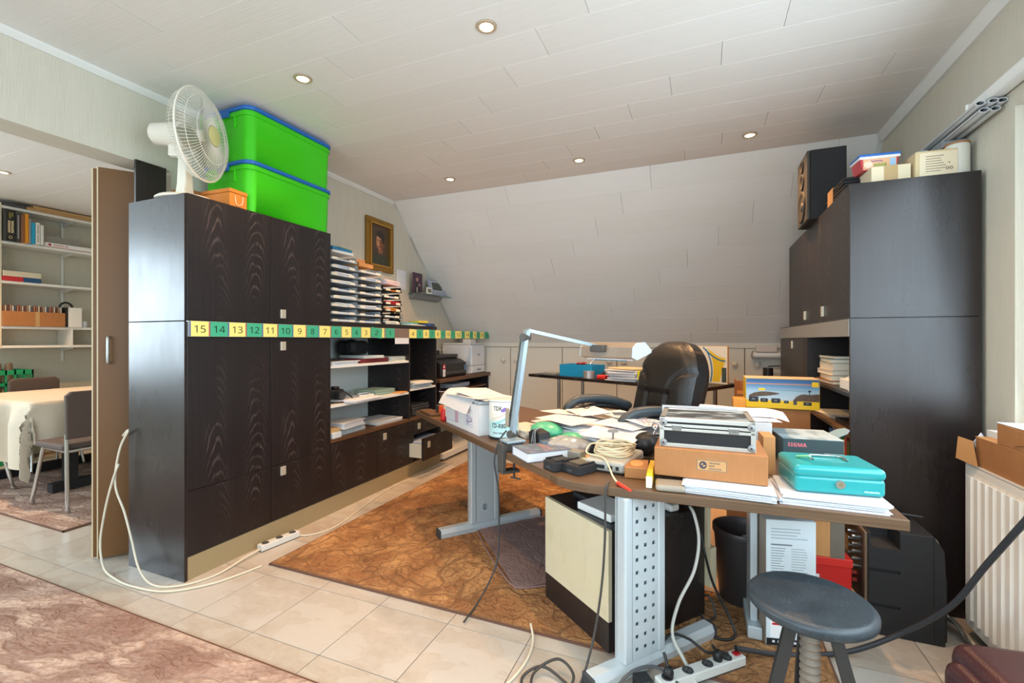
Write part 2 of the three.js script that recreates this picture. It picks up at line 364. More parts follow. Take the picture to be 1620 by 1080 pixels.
// recessed ceiling spots: chrome ring, glowing lamp, and the warm light they give
M.brass = std(0xcbb9a0, 0.45, { metalness: 0.4 });
function spot(x, z, label, on = 9.5) {
  const t = thing('recessed_spotlight', label, 'spotlight', [x, YC, z], 0, 'recessed ceiling spotlights');
  mesh('trim_ring', lathe([[0.033, 0.0], [0.036, -0.008], [0.05, -0.005], [0.052, 0], [0.033, 0.0]], 32), M.brass, t);
  mesh('lamp_face', cyl(0.033, 0.033, 0.004, 0, -0.005, 0, 28), std(0xfff0d0, 0.4, { emissive: 0xffdca8, emissiveIntensity: 12 }), t);
  const l = new THREE.SpotLight(0xffc384, on, 0, 1.05, 0.9, 2); l.position.set(x, YC - 0.02, z); l.target.position.set(x, 0, z);
  l.castShadow = true; l.shadow.radius = 1.4; scene.add(l); scene.add(l.target);
}
spot(-2.167, -2.02, 'ceiling spotlight above the green storage boxes', 6.5);
spot(-0.976, -2.03, 'ceiling spotlight with the widest glow, straight above the desk lamp', 7);
spot(-2.221, -3.82, 'ceiling spotlight by the corner of wall and sloping roof', 12);
spot(-0.969, -3.84, 'ceiling spotlight close to the ridge, above the office chair', 13);
spot(0.333, -3.856, 'ceiling spotlight close to the tall black loudspeaker', 13);
spot(0.333, -2.03, 'ceiling spotlight over the desk with the teal cash box', 6);
spot(-5.911, -2.096, 'ceiling spotlight of the adjoining dining room', 17);
// rugs
function rug(name, label, x0, x1, z0, z1, mat, y = 0) {
  const t = thing(name, label, 'rug', [(x0 + x1) / 2, y, (z0 + z1) / 2]); const w = x1 - x0, d = z1 - z0;
  mesh('pile', [bx(-w / 2 + 0.008, w / 2 - 0.008, 0.001, 0.016, -d / 2 + 0.008, d / 2 - 0.008, 0.007)], mat, t);
  mesh('binding', [bx(-w / 2, w / 2, 0.001, 0.011, -d / 2, -d / 2 + 0.009), bx(-w / 2, w / 2, 0.001, 0.011, d / 2 - 0.009, d / 2), bx(-w / 2, -w / 2 + 0.009, 0.001, 0.011, -d / 2, d / 2), bx(w / 2 - 0.009, w / 2, 0.001, 0.011, -d / 2, d / 2)], M.rugEdge, t);
  return t;
}
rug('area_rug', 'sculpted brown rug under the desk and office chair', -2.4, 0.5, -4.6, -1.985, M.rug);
rug('area_rug', 'faded brown rug lying before the folding door opening', -5.0, -0.9, -1.368, 0.6, M.rugPale);
rug('area_rug', 'faded brown rug under the dining table', -6.4, -4.14, -3.7, -1.765, M.rugPale);
{
  const t = thing('door_mat', 'small mauve mat lying on the brown rug beside the cream pedestal', 'mat', [-0.92, 0.016, -2.27], 0);
  t.rotation.y = Math.atan2(0.653, -0.556) ; 
  mesh('pile', [bx(0, 0.87, 0.001, 0.012, 0, 0.7, 0.005)], M.mauve, t);
  mesh('binding', [tube([[0.03, 0.006, 0], [0.85, 0.006, 0], [0.87, 0.006, 0.03], [0.87, 0.006, 0.67], [0.85, 0.006, 0.7], [0.03, 0.006, 0.7], [0, 0.006, 0.67], [0, 0.006, 0.03]], 0.006, 120, 6, true)], std(0x8d6f68, 0.9), t);
}
one('chair_mat', 'glossy beige plastic floor mat under the office chair', 'chair mat', bx(-0.62, 0.62, 0, 0.004, -0.75, 0.75, 0.002), phys(0xd2b394, 0.25), [-0.27, 0.0165, -3.4]);
M.plinth = std(0xa08f6c, 0.5);
// ================================================================ LEFT CABINET WALL
const CF = -2.66, CB = XL + 0.006;     // front and back of the cabinets
const handlePlate = (p, x, y, z, nx = 1) => mesh('handle', [bx(x, x + nx * 0.012, y - 0.03, y + 0.03, z - 0.02, z + 0.02, 0.003)], M.steelPlate, p);
{ // two tall cupboards
  const mk = (z0, z1, label, side) => {
    const t = thing('tall_cabinet', label, 'cabinet', [(CF + CB) / 2, 0, (z0 + z1) / 2]);
    const hx = (CF - CB) / 2, hz = Math.abs(z1 - z0) / 2;
    mesh('body', [bx(-hx, hx - 0.022, 0.06, 1.455, -hz, hz - (side ? 0.004 : 0)), bx(-hx, hx - 0.022, 1.462, 2.17, -hz, hz - (side ? 0.004 : 0))], M.wengeIn, t);
    if (side) {
      mesh('side_panel', [bx(-hx, hx - 0.001, 0, 1.456, hz - 0.004, hz + 0.014, 0.0015)], M.wengeSide, t);
      mesh('side_panel', [bx(-hx, hx - 0.001, 1.46, 2.172, hz - 0.004, hz + 0.014, 0.0015)], M.wengeSide, t);
    }
    mesh('plinth', [bx(-hx, hx - 0.004, 0, 0.13, -hz, hz)], M.plinth, t);
    const F = (n, y0, y1) => { const d = mesh(n, [uvBox(bx(hx - 0.021, hx, y0, y1, -hz + 0.002, hz - 0.002, 0.0015), hz, 0.1)], M.wenge, t); return d; };
    const d1 = F('drawer_front', 0.134, 0.499), d2 = F('door', 0.503, 1.366), d3 = F('door', 1.464, 2.17);
    if (!side) { handlePlate(d1, hx, 0.455, hz - 0.09); handlePlate(d2, hx, 1.31, hz - 0.09); handlePlate(d3, hx, 1.53, hz - 0.09); }
    mesh('top', [bx(-hx, hx - 0.001, 2.17, 2.176, -hz, hz)], M.wengeSide, t);
  };
  mk(-1.674, -2.216, 'tall dark wenge cupboard carrying the electric fan, its side panel bare', true);
  mk(-2.216, -2.75, 'tall dark wenge cupboard with square steel handles, under the green boxes', false);
}
{ // open shelving above three low fronts
  const z0 = -2.75, z1 = -4.37, t = thing('shelf_unit', 'low dark wenge wall unit with open shelves full of papers and cameras', 'shelf unit', [(CF + CB) / 2, 0, (z0 + z1) / 2]);
  const X0 = CB - (CF + CB) / 2, X1 = -X0, Z = z => z - (z0 + z1) / 2;
  mesh('back_panel', [bx(X0, X0 + 0.008, 0.56, 1.37, Z(-4.28), Z(z0))], std(0xd8dcd8, 0.6), t);
  mesh('counter_top', [bx(X0, X1, 1.46, 1.498, Z(-4.29), Z(z0))], M.wenge, t);
  mesh('top_rail', [bx(X0, X1 - 0.012, 1.37, 1.46, Z(-4.285), Z(z0))], M.wengeIn, t);
  for (const z of [-3.79, -4.28]) mesh('side_panel', [bx(X0, X1 - 0.002, 0.56, 1.37, Z(z) - 0.009, Z(z) + 0.009)], M.wenge, t);
  for (const y of [1.15, 0.84]) mesh('shelf', [bx(X0 + 0.01, X1 - 0.004, y - 0.02, y, Z(-3.781), Z(z0 - 0.002), 0.002)], M.trim, t);
  mesh('shelf', [bx(X0 + 0.01, X1 - 0.004, 0.845, 0.865, Z(-4.27), Z(-3.8), 0.002)], M.trim, t);
  mesh('shelf', [bx(X0 + 0.01, X1 - 0.002, 0.545, 0.575, Z(-4.29), Z(z0 - 0.001), 0.002)], M.oakPale, t);
  for (const z of [-3.2]) mesh('upright', [bx(X0 + 0.008, X0 + 0.02, 0.58, 1.36, Z(z) - 0.012, Z(z) + 0.012)], M.wengeIn, t);
  mesh('base', [bx(X0, X1 - 0.022, 0.1, 0.543, Z(-3.86), Z(z0)), bx(X0, X0 + 0.02, 0.1, 0.543, Z(z1), Z(-3.86)), bx(X0, X1 - 0.022, 0.1, 0.54, Z(-3.88), Z(-3.86)), bx(X0, X1 - 0.022, 0.1, 0.54, Z(z1), Z(z1) + 0.018), bx(X0, X1 - 0.022, 0.52, 0.543, Z(z1), Z(-3.86)), bx(X0, X1 - 0.022, 0.1, 0.13, Z(z1), Z(-3.86))], M.wengeIn, t);
  mesh('plinth', [bx(X0, X1 - 0.004, 0, 0.13, Z(z1), Z(z0))], M.plinth, t);
  for (const [a, b] of [[-2.752, -3.3], [-3.304, -3.858]]) { const d = mesh('door', [uvBox(bx(X1 - 0.021, X1, 0.134, 0.54, Z(b), Z(a), 0.0015), 0.2, 0.3)], M.wenge, t); if (b < -3.5) handlePlate(d, X1, 0.478, Z(-3.4)); }
  const d = mesh('drawer_front', [uvBox(bx(X1 - 0.021, X1, 0.402, 0.54, Z(-4.366), Z(-3.862), 0.0015), 0.1, 0.2)], M.wenge, t); handlePlate(d, X1, 0.478, Z(-3.945));
  const o = mesh('drawer_front', [uvBox(bx(X1 + 0.15, X1 + 0.171, 0.18, 0.396, Z(-4.33), Z(-3.77), 0.0015), 0.3, 0.6)], M.wenge, t); handlePlate(o, X1 + 0.171, 0.325, Z(-3.86));
  mesh('drawer_box', [bx(X0 + 0.1, X1 + 0.15, 0.2, 0.215, Z(-4.31), Z(-3.79)), bx(X0 + 0.1, X1 + 0.15, 0.2, 0.33, Z(-3.80), Z(-3.785)), bx(X0 + 0.1, X1 + 0.15, 0.2, 0.33, Z(-4.315), Z(-4.3))], M.cream, t);
}
{ // aluminium rail with the numbered cards
  const L = [['15', 300, 331], ['14', 331, 361], ['13', 361, 389], ['12', 389, 415], ['11', 415, 439], ['10', 439, 463], ['9', 463, 484], ['8', 484, 504], ['7', 504, 523], ['6', 523, 540], ['5', 540, 556], ['4', 556, 571], ['3', 571, 586], ['2', 586, 604], ['Y', 603, 608], ['1', 610, 624], ['4', 647, 659], ['5', 659, 669], ['6', 669, 679], ['7', 679, 688], ['8', 688, 697], ['9', 697, 704], ['10', 705, 713], ['11', 713, 720], ['12', 720, 730], ['13', 730, 735], ['14', 735, 743], ['15', 743, 748], ['16', 748, 754], ['17', 754, 759], ['18', 759, 766], ['19', 766, 773]];
  const zAt = [[300, -1.681], [331, -1.792], [361, -1.908], [389, -2.024], [415, -2.141], [439, -2.257], [463, -2.381], [484, -2.498], [504, -2.617], [523, -2.737], [540, -2.851], [556, -2.965], [571, -3.078], [586, -3.198], [608, -3.386], [624, -3.534], [647, -3.764], [659, -3.893], [669, -4.006], [679, -4.124], [688, -4.236], [697, -4.352], [704, -4.446], [713, -4.571], [720, -4.673], [730, -4.825], [735, -4.904], [743, -5.035], [749, -5.137], [754, -5.224], [760, -5.333], [766, -5.445], [773, -5.581]];
  const zOf = p => { for (let k = 0; k + 1 < zAt.length; k++) if (p <= zAt[k + 1][0]) { const [a, b] = [zAt[k], zAt[k + 1]]; return a[1] + (b[1] - a[1]) * (p - a[0]) / (b[0] - a[0]); } return -5.58; };
  const t = thing('number_rail', 'long aluminium rail with yellow and green number cards along the cupboard fronts', 'number strip', [-2.656, 1.37, -3.6]);
  mesh('rail', [bx(-0.014, 0.006, 0, 0.09, -2.0, 1.925, 0.001)], M.alu, t);
  mesh('blank_plate', [bx(0.006, 0.008, 0.002, 0.088, -0.16, 0.06)], std(0x7d6a5e, 0.5), t);
  mesh('paper_tag', [bx(0.0065, 0.0075, -0.055, 0.01, -0.16, 0.06)], M.paper, t);
  const names = [...new Set(L.map(l => l[0]))].filter(n => n !== 'Y');
  const cardTex = canvasTex(1024, 512, (g) => {
    g.fillStyle = '#fff'; g.fillRect(0, 0, 1024, 512);
    names.forEach((n, i) => { g.fillStyle = '#1f2a28'; g.font = '84px sans-serif'; g.textAlign = 'center'; g.textBaseline = 'middle'; g.fillText(n, (i % 8) * 128 + 64, Math.floor(i / 8) * 128 + 66); });
  });
  const yel = std(0xf0e684, 0.6, { map: cardTex }), gre = std(0x3fae86, 0.6, { map: cardTex });
  const bleu = std(0x4a5fae, 0.6), red = std(0xc04a58, 0.6);
  let green = false;
  L.forEach(([n, a, b], i) => {
    const za = zOf(a) - 0.006, zb = zOf(b) + 0.004, w = za - zb;
    if (w <= 0) return;
    const g = new THREE.BoxGeometry(0.0016, 0.086, w), uv = g.attributes.uv, k = Math.max(0, names.indexOf(n));
    const cx = (k % 8) / 8, cy = 1 - (Math.floor(k / 8) + 1) / 4;
    for (let q = 0; q < uv.count; q++) { const face = q < 4; uv.setXY(q, n === 'Y' || !face ? 0.001 : cx + uv.getX(q) / 8, n === 'Y' || !face ? 0.001 : cy + uv.getY(q) / 4); }
    const isG = n === 'Y' ? false : (i < 14 ? i % 2 === 1 : i < 16 ? true : i % 2 === 1);
    const m = mesh('number_card', g, isG ? gre : yel, t); m.position.set(n === '2' && i < 14 ? 0.009 : 0.0072, 0.045, (za + zb) / 2 + 3.6);
    if (n === '2' && i < 14) m.rotation.x = -0.12; else if (i > 15) m.rotation.x = [0.06, -0.04, 0.02][i % 3];
    if (i < 10) { const s = mesh('card_border', [bx(0.006, 0.0075, 0.004, 0.086, za + 3.6 + 0.001, za + 3.6 + 0.006)], i % 2 ? red : bleu, t); }
  });
}
{ // printer table against the knee wall
  const t = thing('printer_stand', 'grey topped open stand holding two printers under the sloping roof', 'printer stand', [-2.9, 0, -5.0]);
  const x0 = -0.26, x1 = 0.24, z0 = -0.66, z1 = 0.62;
  mesh('top', [bx(x0, x1, 0.875, 0.918, z0, z1, 0.004)], M.oakPale, t);
  for (const y of [0.74, 0.44]) mesh('shelf', [bx(x0, x1 - 0.05, y, y + 0.022, z0 + 0.02, z1 - 0.02, 0.002)], M.oakPale, t);
  mesh('shelf', [bx(x0, x1 + 0.02, 0.03, 0.09, z0, z1 - 0.02, 0.003)], M.trim, t);
  for (const z of [z0 + 0.012, z1 - 0.03]) mesh('side_panel', [bx(x0, x1 - 0.03, 0.09, 0.875, z - 0.01, z + 0.01)], M.wenge, t);
}
// ================================================================ RIGHT CABINET WALL
const RF = 0.717, RB = XR - 0.02, RZ = -2.889;
{
  const cx = (RF + RB) / 2, hx = (RB - RF) / 2;
  const t = thing('wall_cabinet', 'dark wenge cabinet wall with steel strip and open book niche, beside the radiator', 'cabinet', [cx, 0, -4.0]);
  const Z = z => z + 4.0;
  mesh('side_panel', [bx(-hx, hx, 0, 1.463, Z(-2.907), Z(RZ), 0.0015)], M.wengeSide, t);
  mesh('side_panel', [bx(-hx, hx, 1.467, 2.166, Z(-2.907), Z(RZ), 0.0015)], M.wengeSide, t);
  mesh('upper_body', [bx(-hx + 0.022, hx, 1.467, 2.164, Z(-4.69), Z(-2.908))], M.wengeIn, t);
  for (const [a, b, hz] of [[-2.91, -3.53, -3.45], [-3.534, -4.148, -3.987], [-4.152, -4.69, 0]]) {
    const d = mesh('door', [uvBox(bx(-hx, -hx + 0.02, 1.47, 2.166, Z(b), Z(a), 0.0015), 0.25, 0.2)], M.wenge, t);
    if (hz) mesh('handle', [bx(-hx - 0.014, -hx, 1.5, 1.565, Z(hz) - 0.018, Z(hz) + 0.018, 0.003)], M.steelPlate, d);
  }
  mesh('steel_strip', [bx(-hx - 0.002, -hx + 0.02, 1.37, 1.462, Z(-4.08), Z(-2.908))], M.alu, t);
  mesh('steel_strip', [bx(-hx - 0.002, -hx + 0.02, 1.37, 1.462, Z(-5.17), Z(-4.084))], M.alu, t);
  mesh('counter', [bx(-hx, hx, 1.462, 1.472, Z(-5.17), Z(-2.91))], M.wengeSide, t);
  mesh('niche_back', [bx(hx - 0.01, hx, 0.05, 1.462, Z(-5.17), Z(-2.908))], M.wengeIn, t);
  mesh('niche_side', [bx(-hx, hx - 0.01, 0.05, 1.462, Z(-4.09), Z(-3.95))], M.wengeIn, t);
  for (const [y, m] of [[1.068, M.wenge], [0.85, M.oak], [0.6, M.oak], [0.34, M.wenge]]) mesh('shelf', [bx(-hx + 0.004, hx - 0.01, y - 0.02, y, Z(-3.95), Z(-2.908), 0.002)], m, t);
  mesh('lower_door', [uvBox(bx(-hx, -hx + 0.02, 0.08, 1.366, Z(-5.17), Z(-4.094), 0.0015), 0.1, 0.4)], M.wenge, t);
  mesh('handle', [bx(-hx - 0.012, -hx, 1.28, 1.345, Z(-4.54), Z(-4.51), 0.003)], M.steelPlate, t);
  mesh('lower_body', [bx(-hx + 0.021, hx - 0.01, 0.05, 1.37, Z(-5.17), Z(-4.1))], M.wengeIn, t);
}
// ================================================================ DESK
const DU = [-0.7802, -0.6255], DN = [0.6255, -0.7802], DY = 0.765, DL = 0.0165, DT = 0.037;   // along and across the slanted wing
{
  const t = thing('corner_desk', 'large angled office desk with worn oak laminate top and grey perforated legs', 'desk', [-0.3, 0.0165, -2.2]);
  // outline x, z of the top in world
  const A = [-2.182, -3.196], out = [[0.625, -1.868], [0.625, -2.88], [-0.02, -2.88], [-0.14, -2.91], [-0.24, -2.99], [A[0] + DN[0] * 0.88, A[1] + DN[1] * 0.88], A, [-0.62, -1.937], [-0.57, -1.885], [-0.5, -1.85], [-0.43, -1.84], [-0.3, -1.84]];
  const top = extr(out.map(([x, z]) => [x + 0.3, -(z + 2.2)]).reverse(), DT, 0.003);
  top.rotateX(-Math.PI / 2); top.translate(0, DY - DT - DL, 0); uvBox(top);
  mesh('table_top', top, M.oak, t);
  // T legs: foot bar, hollow column with cover plate
  const leg = (cx, cz, f0, f1, perforated) => {   // f0, f1: reach of the foot along DN from the column's centre
    const g = mesh('leg', [], M.deskMetal, t);
    const W = (a, b) => [cx + DN[0] * a + DU[0] * b + 0.3, cz + DN[1] * a + DU[1] * b + 2.2];
    const ang = Math.atan2(-DN[1], DN[0]);
    const put = geo => { geo.rotateY(ang); geo.translate(cx + 0.3, 0, cz + 2.2); return geo; };
    const h = DY - DT - DL;
    g.geometry.dispose();
    g.geometry = mg([put(bx(-0.11, 0.11, 0.055, h, -0.03, -0.004, 0.006)), put(bx(-0.11, -0.07, 0.055, h, -0.03, 0.034, 0.008)), put(bx(0.07, 0.11, 0.055, h, -0.03, 0.034, 0.008)), put(extr([[-0.03, 0.0], [-0.034, 0.03], [-0.02, 0.058], [0.024, 0.058], [0.038, 0.03], [0.034, 0.0]], f1 - f0, 0.004).rotateY(Math.PI / 2).translate(f0, 0, 0))]);
    const holes = [];
    if (perforated) for (let r = 0; r < 13; r++) for (let c = 0; c < 3; c++) { const x = -0.045 + 0.045 * c, y = 0.1 + 0.051 * r; holes.push([[x - 0.0075, y - 0.0075], [x + 0.0075, y - 0.0075], [x + 0.0075, y + 0.0075], [x - 0.0075, y + 0.0075]]); }
    else holes.push(Array.from({ length: 20 }, (_, i) => [-0.0 + 0.018 * Math.cos(i / 10 * Math.PI), 0.16 + 0.022 * Math.sin(i / 10 * Math.PI)]));
    mesh('cover_plate', put(extr([[-0.069, 0.06], [0.069, 0.06], [0.069, h - 0.002], [-0.069, h - 0.002]], 0.003, 0, holes).translate(0, 0, 0.027)), M.deskMetal, g);
    mesh('hollow', put(bx(-0.068, 0.068, 0.06, h - 0.002, -0.003, 0.002)), M.deskMetal, g);
    for (const s of [f0 - 0.012, f1]) mesh('foot_cap', put(bx(s, s + 0.014, 0.0, 0.056, -0.035, 0.035, 0.006)), M.darkGrey, g);
  };
  leg(-0.233, -1.934, -0.26, 0.42, true);
  leg(-1.433, -2.933, -0.33, 0.46, false);
  const g3 = mesh('leg', [bx(0.505, 0.535, 0.055, DY - DT - DL, -0.35, -0.15, 0.004)], M.deskMetal, t);
  mesh('foot_bar', [bx(0.49, 0.55, 0.0, 0.056, -0.5, -0.1, 0.006)], M.deskMetal, g3);
  mesh('cross_rail', [beam([-0.08 + 0.0, 0.68, -0.05], [-0.9, 0.68, -0.6], 0.03, 0.05), bx(-0.05, 0.52, 0.67, 0.72, -0.28, -0.25)], M.darkGrey, t);
}
{ // pedestal under the desk: cream side, dark body
  const t = thing('drawer_pedestal', 'low cream and dark pedestal cupboard standing under the desk corner', 'pedestal', [-0.751, 0.017, -2.273]);
  t.rotation.y = Math.atan2(-0.314, 0.386);            // local x along the cream face, local -z away from it
  const w = 0.4976, d = 0.6;
  mesh('cream_side', [bx(0, w, 0.13, 0.52, -0.018, 0.002, 0.0015)], M.creamPanel, t);
  mesh('plinth', [bx(0, w, 0, 0.128, -0.02, 0.0, 0.001)], M.wengeSide, t);
  mesh('body', [bx(0, w, 0, 0.5, -d, -0.02, 0.001)], M.wengeSide, t);
  mesh('top', [bx(-0.001, w + 0.001, 0.5, 0.52, -d, -0.018, 0.0015)], M.wenge, t);
  mesh('drawer_front', [bx(0.0, w + 0.02, 0.33, 0.53, -d - 0.02, -d, 0.002)], M.creamPanel, t);
  mesh('drawer_front', [bx(0.0, w + 0.035, 0.14, 0.33, -d - 0.04, -d, 0.002)], M.creamPanel, t);
}
{ // radiator below the window
  const t = thing('radiator', 'white ribbed panel radiator below the window', 'radiator', [1.16, 0, -2.0]);
  const pts = []; const n = 26, pitch = 0.0567, z0 = -0.72;
  for (let k = 0; k < n; k++) { const z = z0 + k * pitch; pts.push([z, 0], [z + 0.012, 0], [z + 0.02, -0.012], [z + 0.048, -0.012]); }
  pts.push([z0 + n * pitch, 0], [z0 + n * pitch, 0.012], [z0, 0.012]);
  const g = extr(pts.map(([z, x]) => [z, x]), 0.64); g.rotateX(-Math.PI / 2); // z-up
  // shape (z, x) pushed up: x' = z-axis along wall
  g.rotateY(-Math.PI / 2); uvBox(g);
  const b = g; b.computeBoundingBox();
  b.translate(-0.04 , 0.1 - b.boundingBox.min.y, 0);
  const sheet = std(0xf4efe5, 0.35);
  mesh('ribbed_panel', b, sheet, t);
  mesh('casing', [bx(-0.04, -0.028, 0.054, 0.1, -0.74, 0.76, 0.003), bx(-0.04, -0.028, 0.74, 0.79, -0.74, 0.76, 0.003), bx(-0.04, 0.06, 0.06, 0.79, -0.742, -0.735), bx(-0.04, 0.06, 0.785, 0.793, -0.742, 0.76), bx(0.05, 0.06, 0.06, 0.785, -0.735, 0.76), bx(-0.03, 0.05, 0.06, 0.78, 0.75, 0.76)], sheet, t);
  mesh('pipe', [rod([0.02, 0.0, -0.6], [0.02, 0.07, -0.6], 0.01)], sheet, t);
}
// ================================================================ ON TOP OF THE TALL CUPBOARDS
{ // desk fan
  const t = thing('table_fan', 'cream electric table fan standing on the tall cupboard', 'fan', [-2.855, 2.176, -1.785]);
  const fanM = std(0xe6e1d3, 0.4), N = Math.atan2(0.46, 0.89);   // blows along +x turned towards -z
  mesh('base', [lathe([[0, 0], [0.17, 0], [0.172, 0.012], [0.155, 0.024], [0.06, 0.036], [0.03, 0.05], [0, 0.05]], 40).scale(0.9, 1, 0.75).rotateY(N)], fanM, t);
  const st = extr([[-0.06, 0.02], [0.06, 0.02], [0.042, 0.1], [0.03, 0.26], [0.018, 0.28], [-0.018, 0.28], [-0.03, 0.26], [-0.042, 0.1]], 0.05, 0.01).translate(0, 0, -0.025).rotateY(N + Math.PI / 2);
  mesh('stem', st, fanM, t);
  const head = new THREE.Group(); head.name = 'fan_head'; t.add(head); head.position.set(0.02, 0.395, 0); head.rotation.y = N;
  mesh('motor_housing', [lathe([[0, -0.2], [0.04, -0.2], [0.062, -0.18], [0.068, -0.1], [0.075, -0.02], [0.075, 0], [0, 0]], 28).rotateZ(-Math.PI / 2), bx(-0.1, -0.02, -0.13, -0.04, -0.02, 0.02, 0.01)], fanM, head);
  const R = 0.262, wires = [], back = [];
  for (let k = 0; k < 84; k++) {
    const a = k / 84 * 2 * Math.PI, c = Math.cos(a), s = Math.sin(a);
    wires.push(tube([[0.152, 0.06 * c, 0.06 * s], [0.15, 0.14 * c, 0.14 * s], [0.125, 0.22 * c, 0.22 * s], [0.085, R * c, R * s]], 0.0015, 8, 4));
    back.push(tube([[0.005, 0.075 * c, 0.075 * s], [0.012, 0.18 * c, 0.18 * s], [0.03, 0.235 * c, 0.235 * s], [0.085, R * c, R * s]], 0.0012, 8, 4));
  }
  const ring = (x, r, w) => new THREE.TorusGeometry(r, w, 6, 64).rotateY(Math.PI / 2).translate(x, 0, 0);
  mesh('front_grille', [...wires, ring(0.147, 0.16, 0.0016), ring(0.118, 0.225, 0.0016)], fanM, head);
  mesh('rear_grille', [...back, ring(0.085, R, 0.006), ring(0.02, 0.2, 0.0016)], fanM, head);
  mesh('badge', [lathe([[0, 0.012], [0.055, 0.008], [0.06, 0], [0, 0]], 32).rotateZ(-Math.PI / 2).translate(0.15, 0, 0)], std(0xd8cf8e, 0.4), head);
  for (let k = 0; k < 3; k++) {
    const a = k / 3 * 2 * Math.PI + 0.4, b = extr([[0.03, -0.02], [0.1, -0.07], [0.2, -0.085], [0.225, -0.02], [0.2, 0.055], [0.1, 0.045], [0.03, 0.02]], 0.003).rotateX(0.42).rotateZ(0).rotateY(-Math.PI / 2);
    mesh('blade', b.rotateX(a).translate(0.075, 0, 0), phys(0xd8d8cc, 0.2, { transmission: 0.75, thickness: 0 }), head);
  }
  mesh('hub', [lathe([[0, 0.03], [0.03, 0.03], [0.038, 0], [0, 0]], 24).rotateZ(-Math.PI / 2).translate(0.065, 0, 0)], fanM, head);
}
{ // two green crates with blue lids
  const gM = phys(0x3fc21a, 0.3, { specularIntensity: 0.7 }), bM = phys(0x1e63b4, 0.35);
  const rrect = (w, d, r) => { const o = []; for (const [sx, sz, a0] of [[1, 1, 0], [-1, 1, 1], [-1, -1, 2], [1, -1, 3]]) for (let k = 0; k <= 5; k++) { const a = (a0 + k / 5) * Math.PI / 2; o.push([sx * (w / 2 - r) + r * Math.cos(a), sz * (d / 2 - r) + r * Math.sin(a)]); } return o; };
  const tub = (w, d, h, taper) => {   // open tapered tub with rounded corners
    const ring = [], pos = [], idx = [], N = 24, layers = [[1 - taper, 0], [1, h], [0.985, h], [0.985 - taper, 0.01]];
    for (const [s, y] of layers) for (const [x, z] of rrect(w, d, 0.06)) pos.push(x * s, y, z * (1 - (1 - s) * w / d * 0.8));
    for (let l = 0; l < 3; l++) for (let k = 0; k < N; k++) { const a = l * N + k, b = l * N + (k + 1) % N; idx.push(a, a + N, b, b, a + N, b + N); }
    for (let k = 1; k + 1 < N; k++) { idx.push(0, k, k + 1); idx.push(3 * N, 3 * N + k + 1, 3 * N + k); }
    const g = new THREE.BufferGeometry(); g.setAttribute('position', new THREE.Float32BufferAttribute(pos, 3)); g.setIndex(idx);
    const q = g.toNonIndexed(); q.computeVertexNormals(); const sg = g.clone(); sg.computeVertexNormals(); return sg;
  };
  const mk = (y, h, label) => {
    const t = thing('storage_box', label, 'storage box', [-2.9, y, -2.425], 0, 'green plastic storage boxes');
    mesh('tub', uvBox(tub(0.44, 0.715, h, 0.045)), gM, t);
    const rim = extr(rrect(0.455, 0.73, 0.066), 0.03, 0.006).rotateX(Math.PI / 2).translate(0, h - 0.018, 0);
    mesh('rim', uvBox(rim), gM, t);
    const lid = extr(rrect(0.468, 0.742, 0.07), 0.026, 0.008).rotateX(Math.PI / 2).translate(0, h + 0.012, 0);
    const l = mesh('lid', uvBox(lid), bM, t);
    for (const s of [-1, 1]) {
      mesh('clip', [bx(-0.055, 0.055, h - 0.05, h - 0.006, s * 0.366, s * 0.378, 0.006)], bM, l);
      mesh('grip', [bx(-0.095, 0.095, h - 0.1, h - 0.045, s * 0.345, s * 0.352, 0.004), bx(-0.1, -0.088, h - 0.12, h - 0.03, s * 0.344, s * 0.366, 0.004), bx(0.088, 0.1, h - 0.12, h - 0.03, s * 0.344, s * 0.366, 0.004)], gM, t);
    }
  };
  mk(2.177, 0.325, 'bright green plastic storage box with blue lid, standing directly on the cupboard');
  mk(2.517, 0.335, 'bright green plastic storage box with blue lid, stacked on another one');
}
{ // small orange wooden chest with a string
  const t = thing('wooden_box', 'small orange wooden box with string handle between fan and green boxes', 'wooden box', [-2.8, 2.177, -1.99], 0.06);
  const m = std(0xcf7f33, 0.35);
  mesh('body', [bx(-0.12, 0.12, 0, 0.085, -0.06, 0.06, 0.002)], m, t); mesh('lid', [bx(-0.123, 0.123, 0.087, 0.11, -0.063, 0.063, 0.003)], m, t);
  mesh('string', [tube([[0.122, 0.075, -0.03], [0.128, 0.03, -0.02], [0.126, 0.015, 0.0], [0.128, 0.02, 0.02], [0.122, 0.07, 0.025]], 0.0018, 20, 6)], M.paperCream, t);
}
one('leaning_board', 'black board leaning on the wall behind the fan', 'board', bx(-0.009, 0.009, 0, 0.262, -0.085, 0.085, 0.001), M.wengeSide, [-3.15, 2.177, -1.765]);
one('cardboard_sheet', 'small brown carton lying behind the fan and green boxes', 'carton', bx(-0.07, 0.07, 0, 0.13, -0.1, 0.1, 0.003), M.kraft, [-3.06, 2.177, -1.97]);

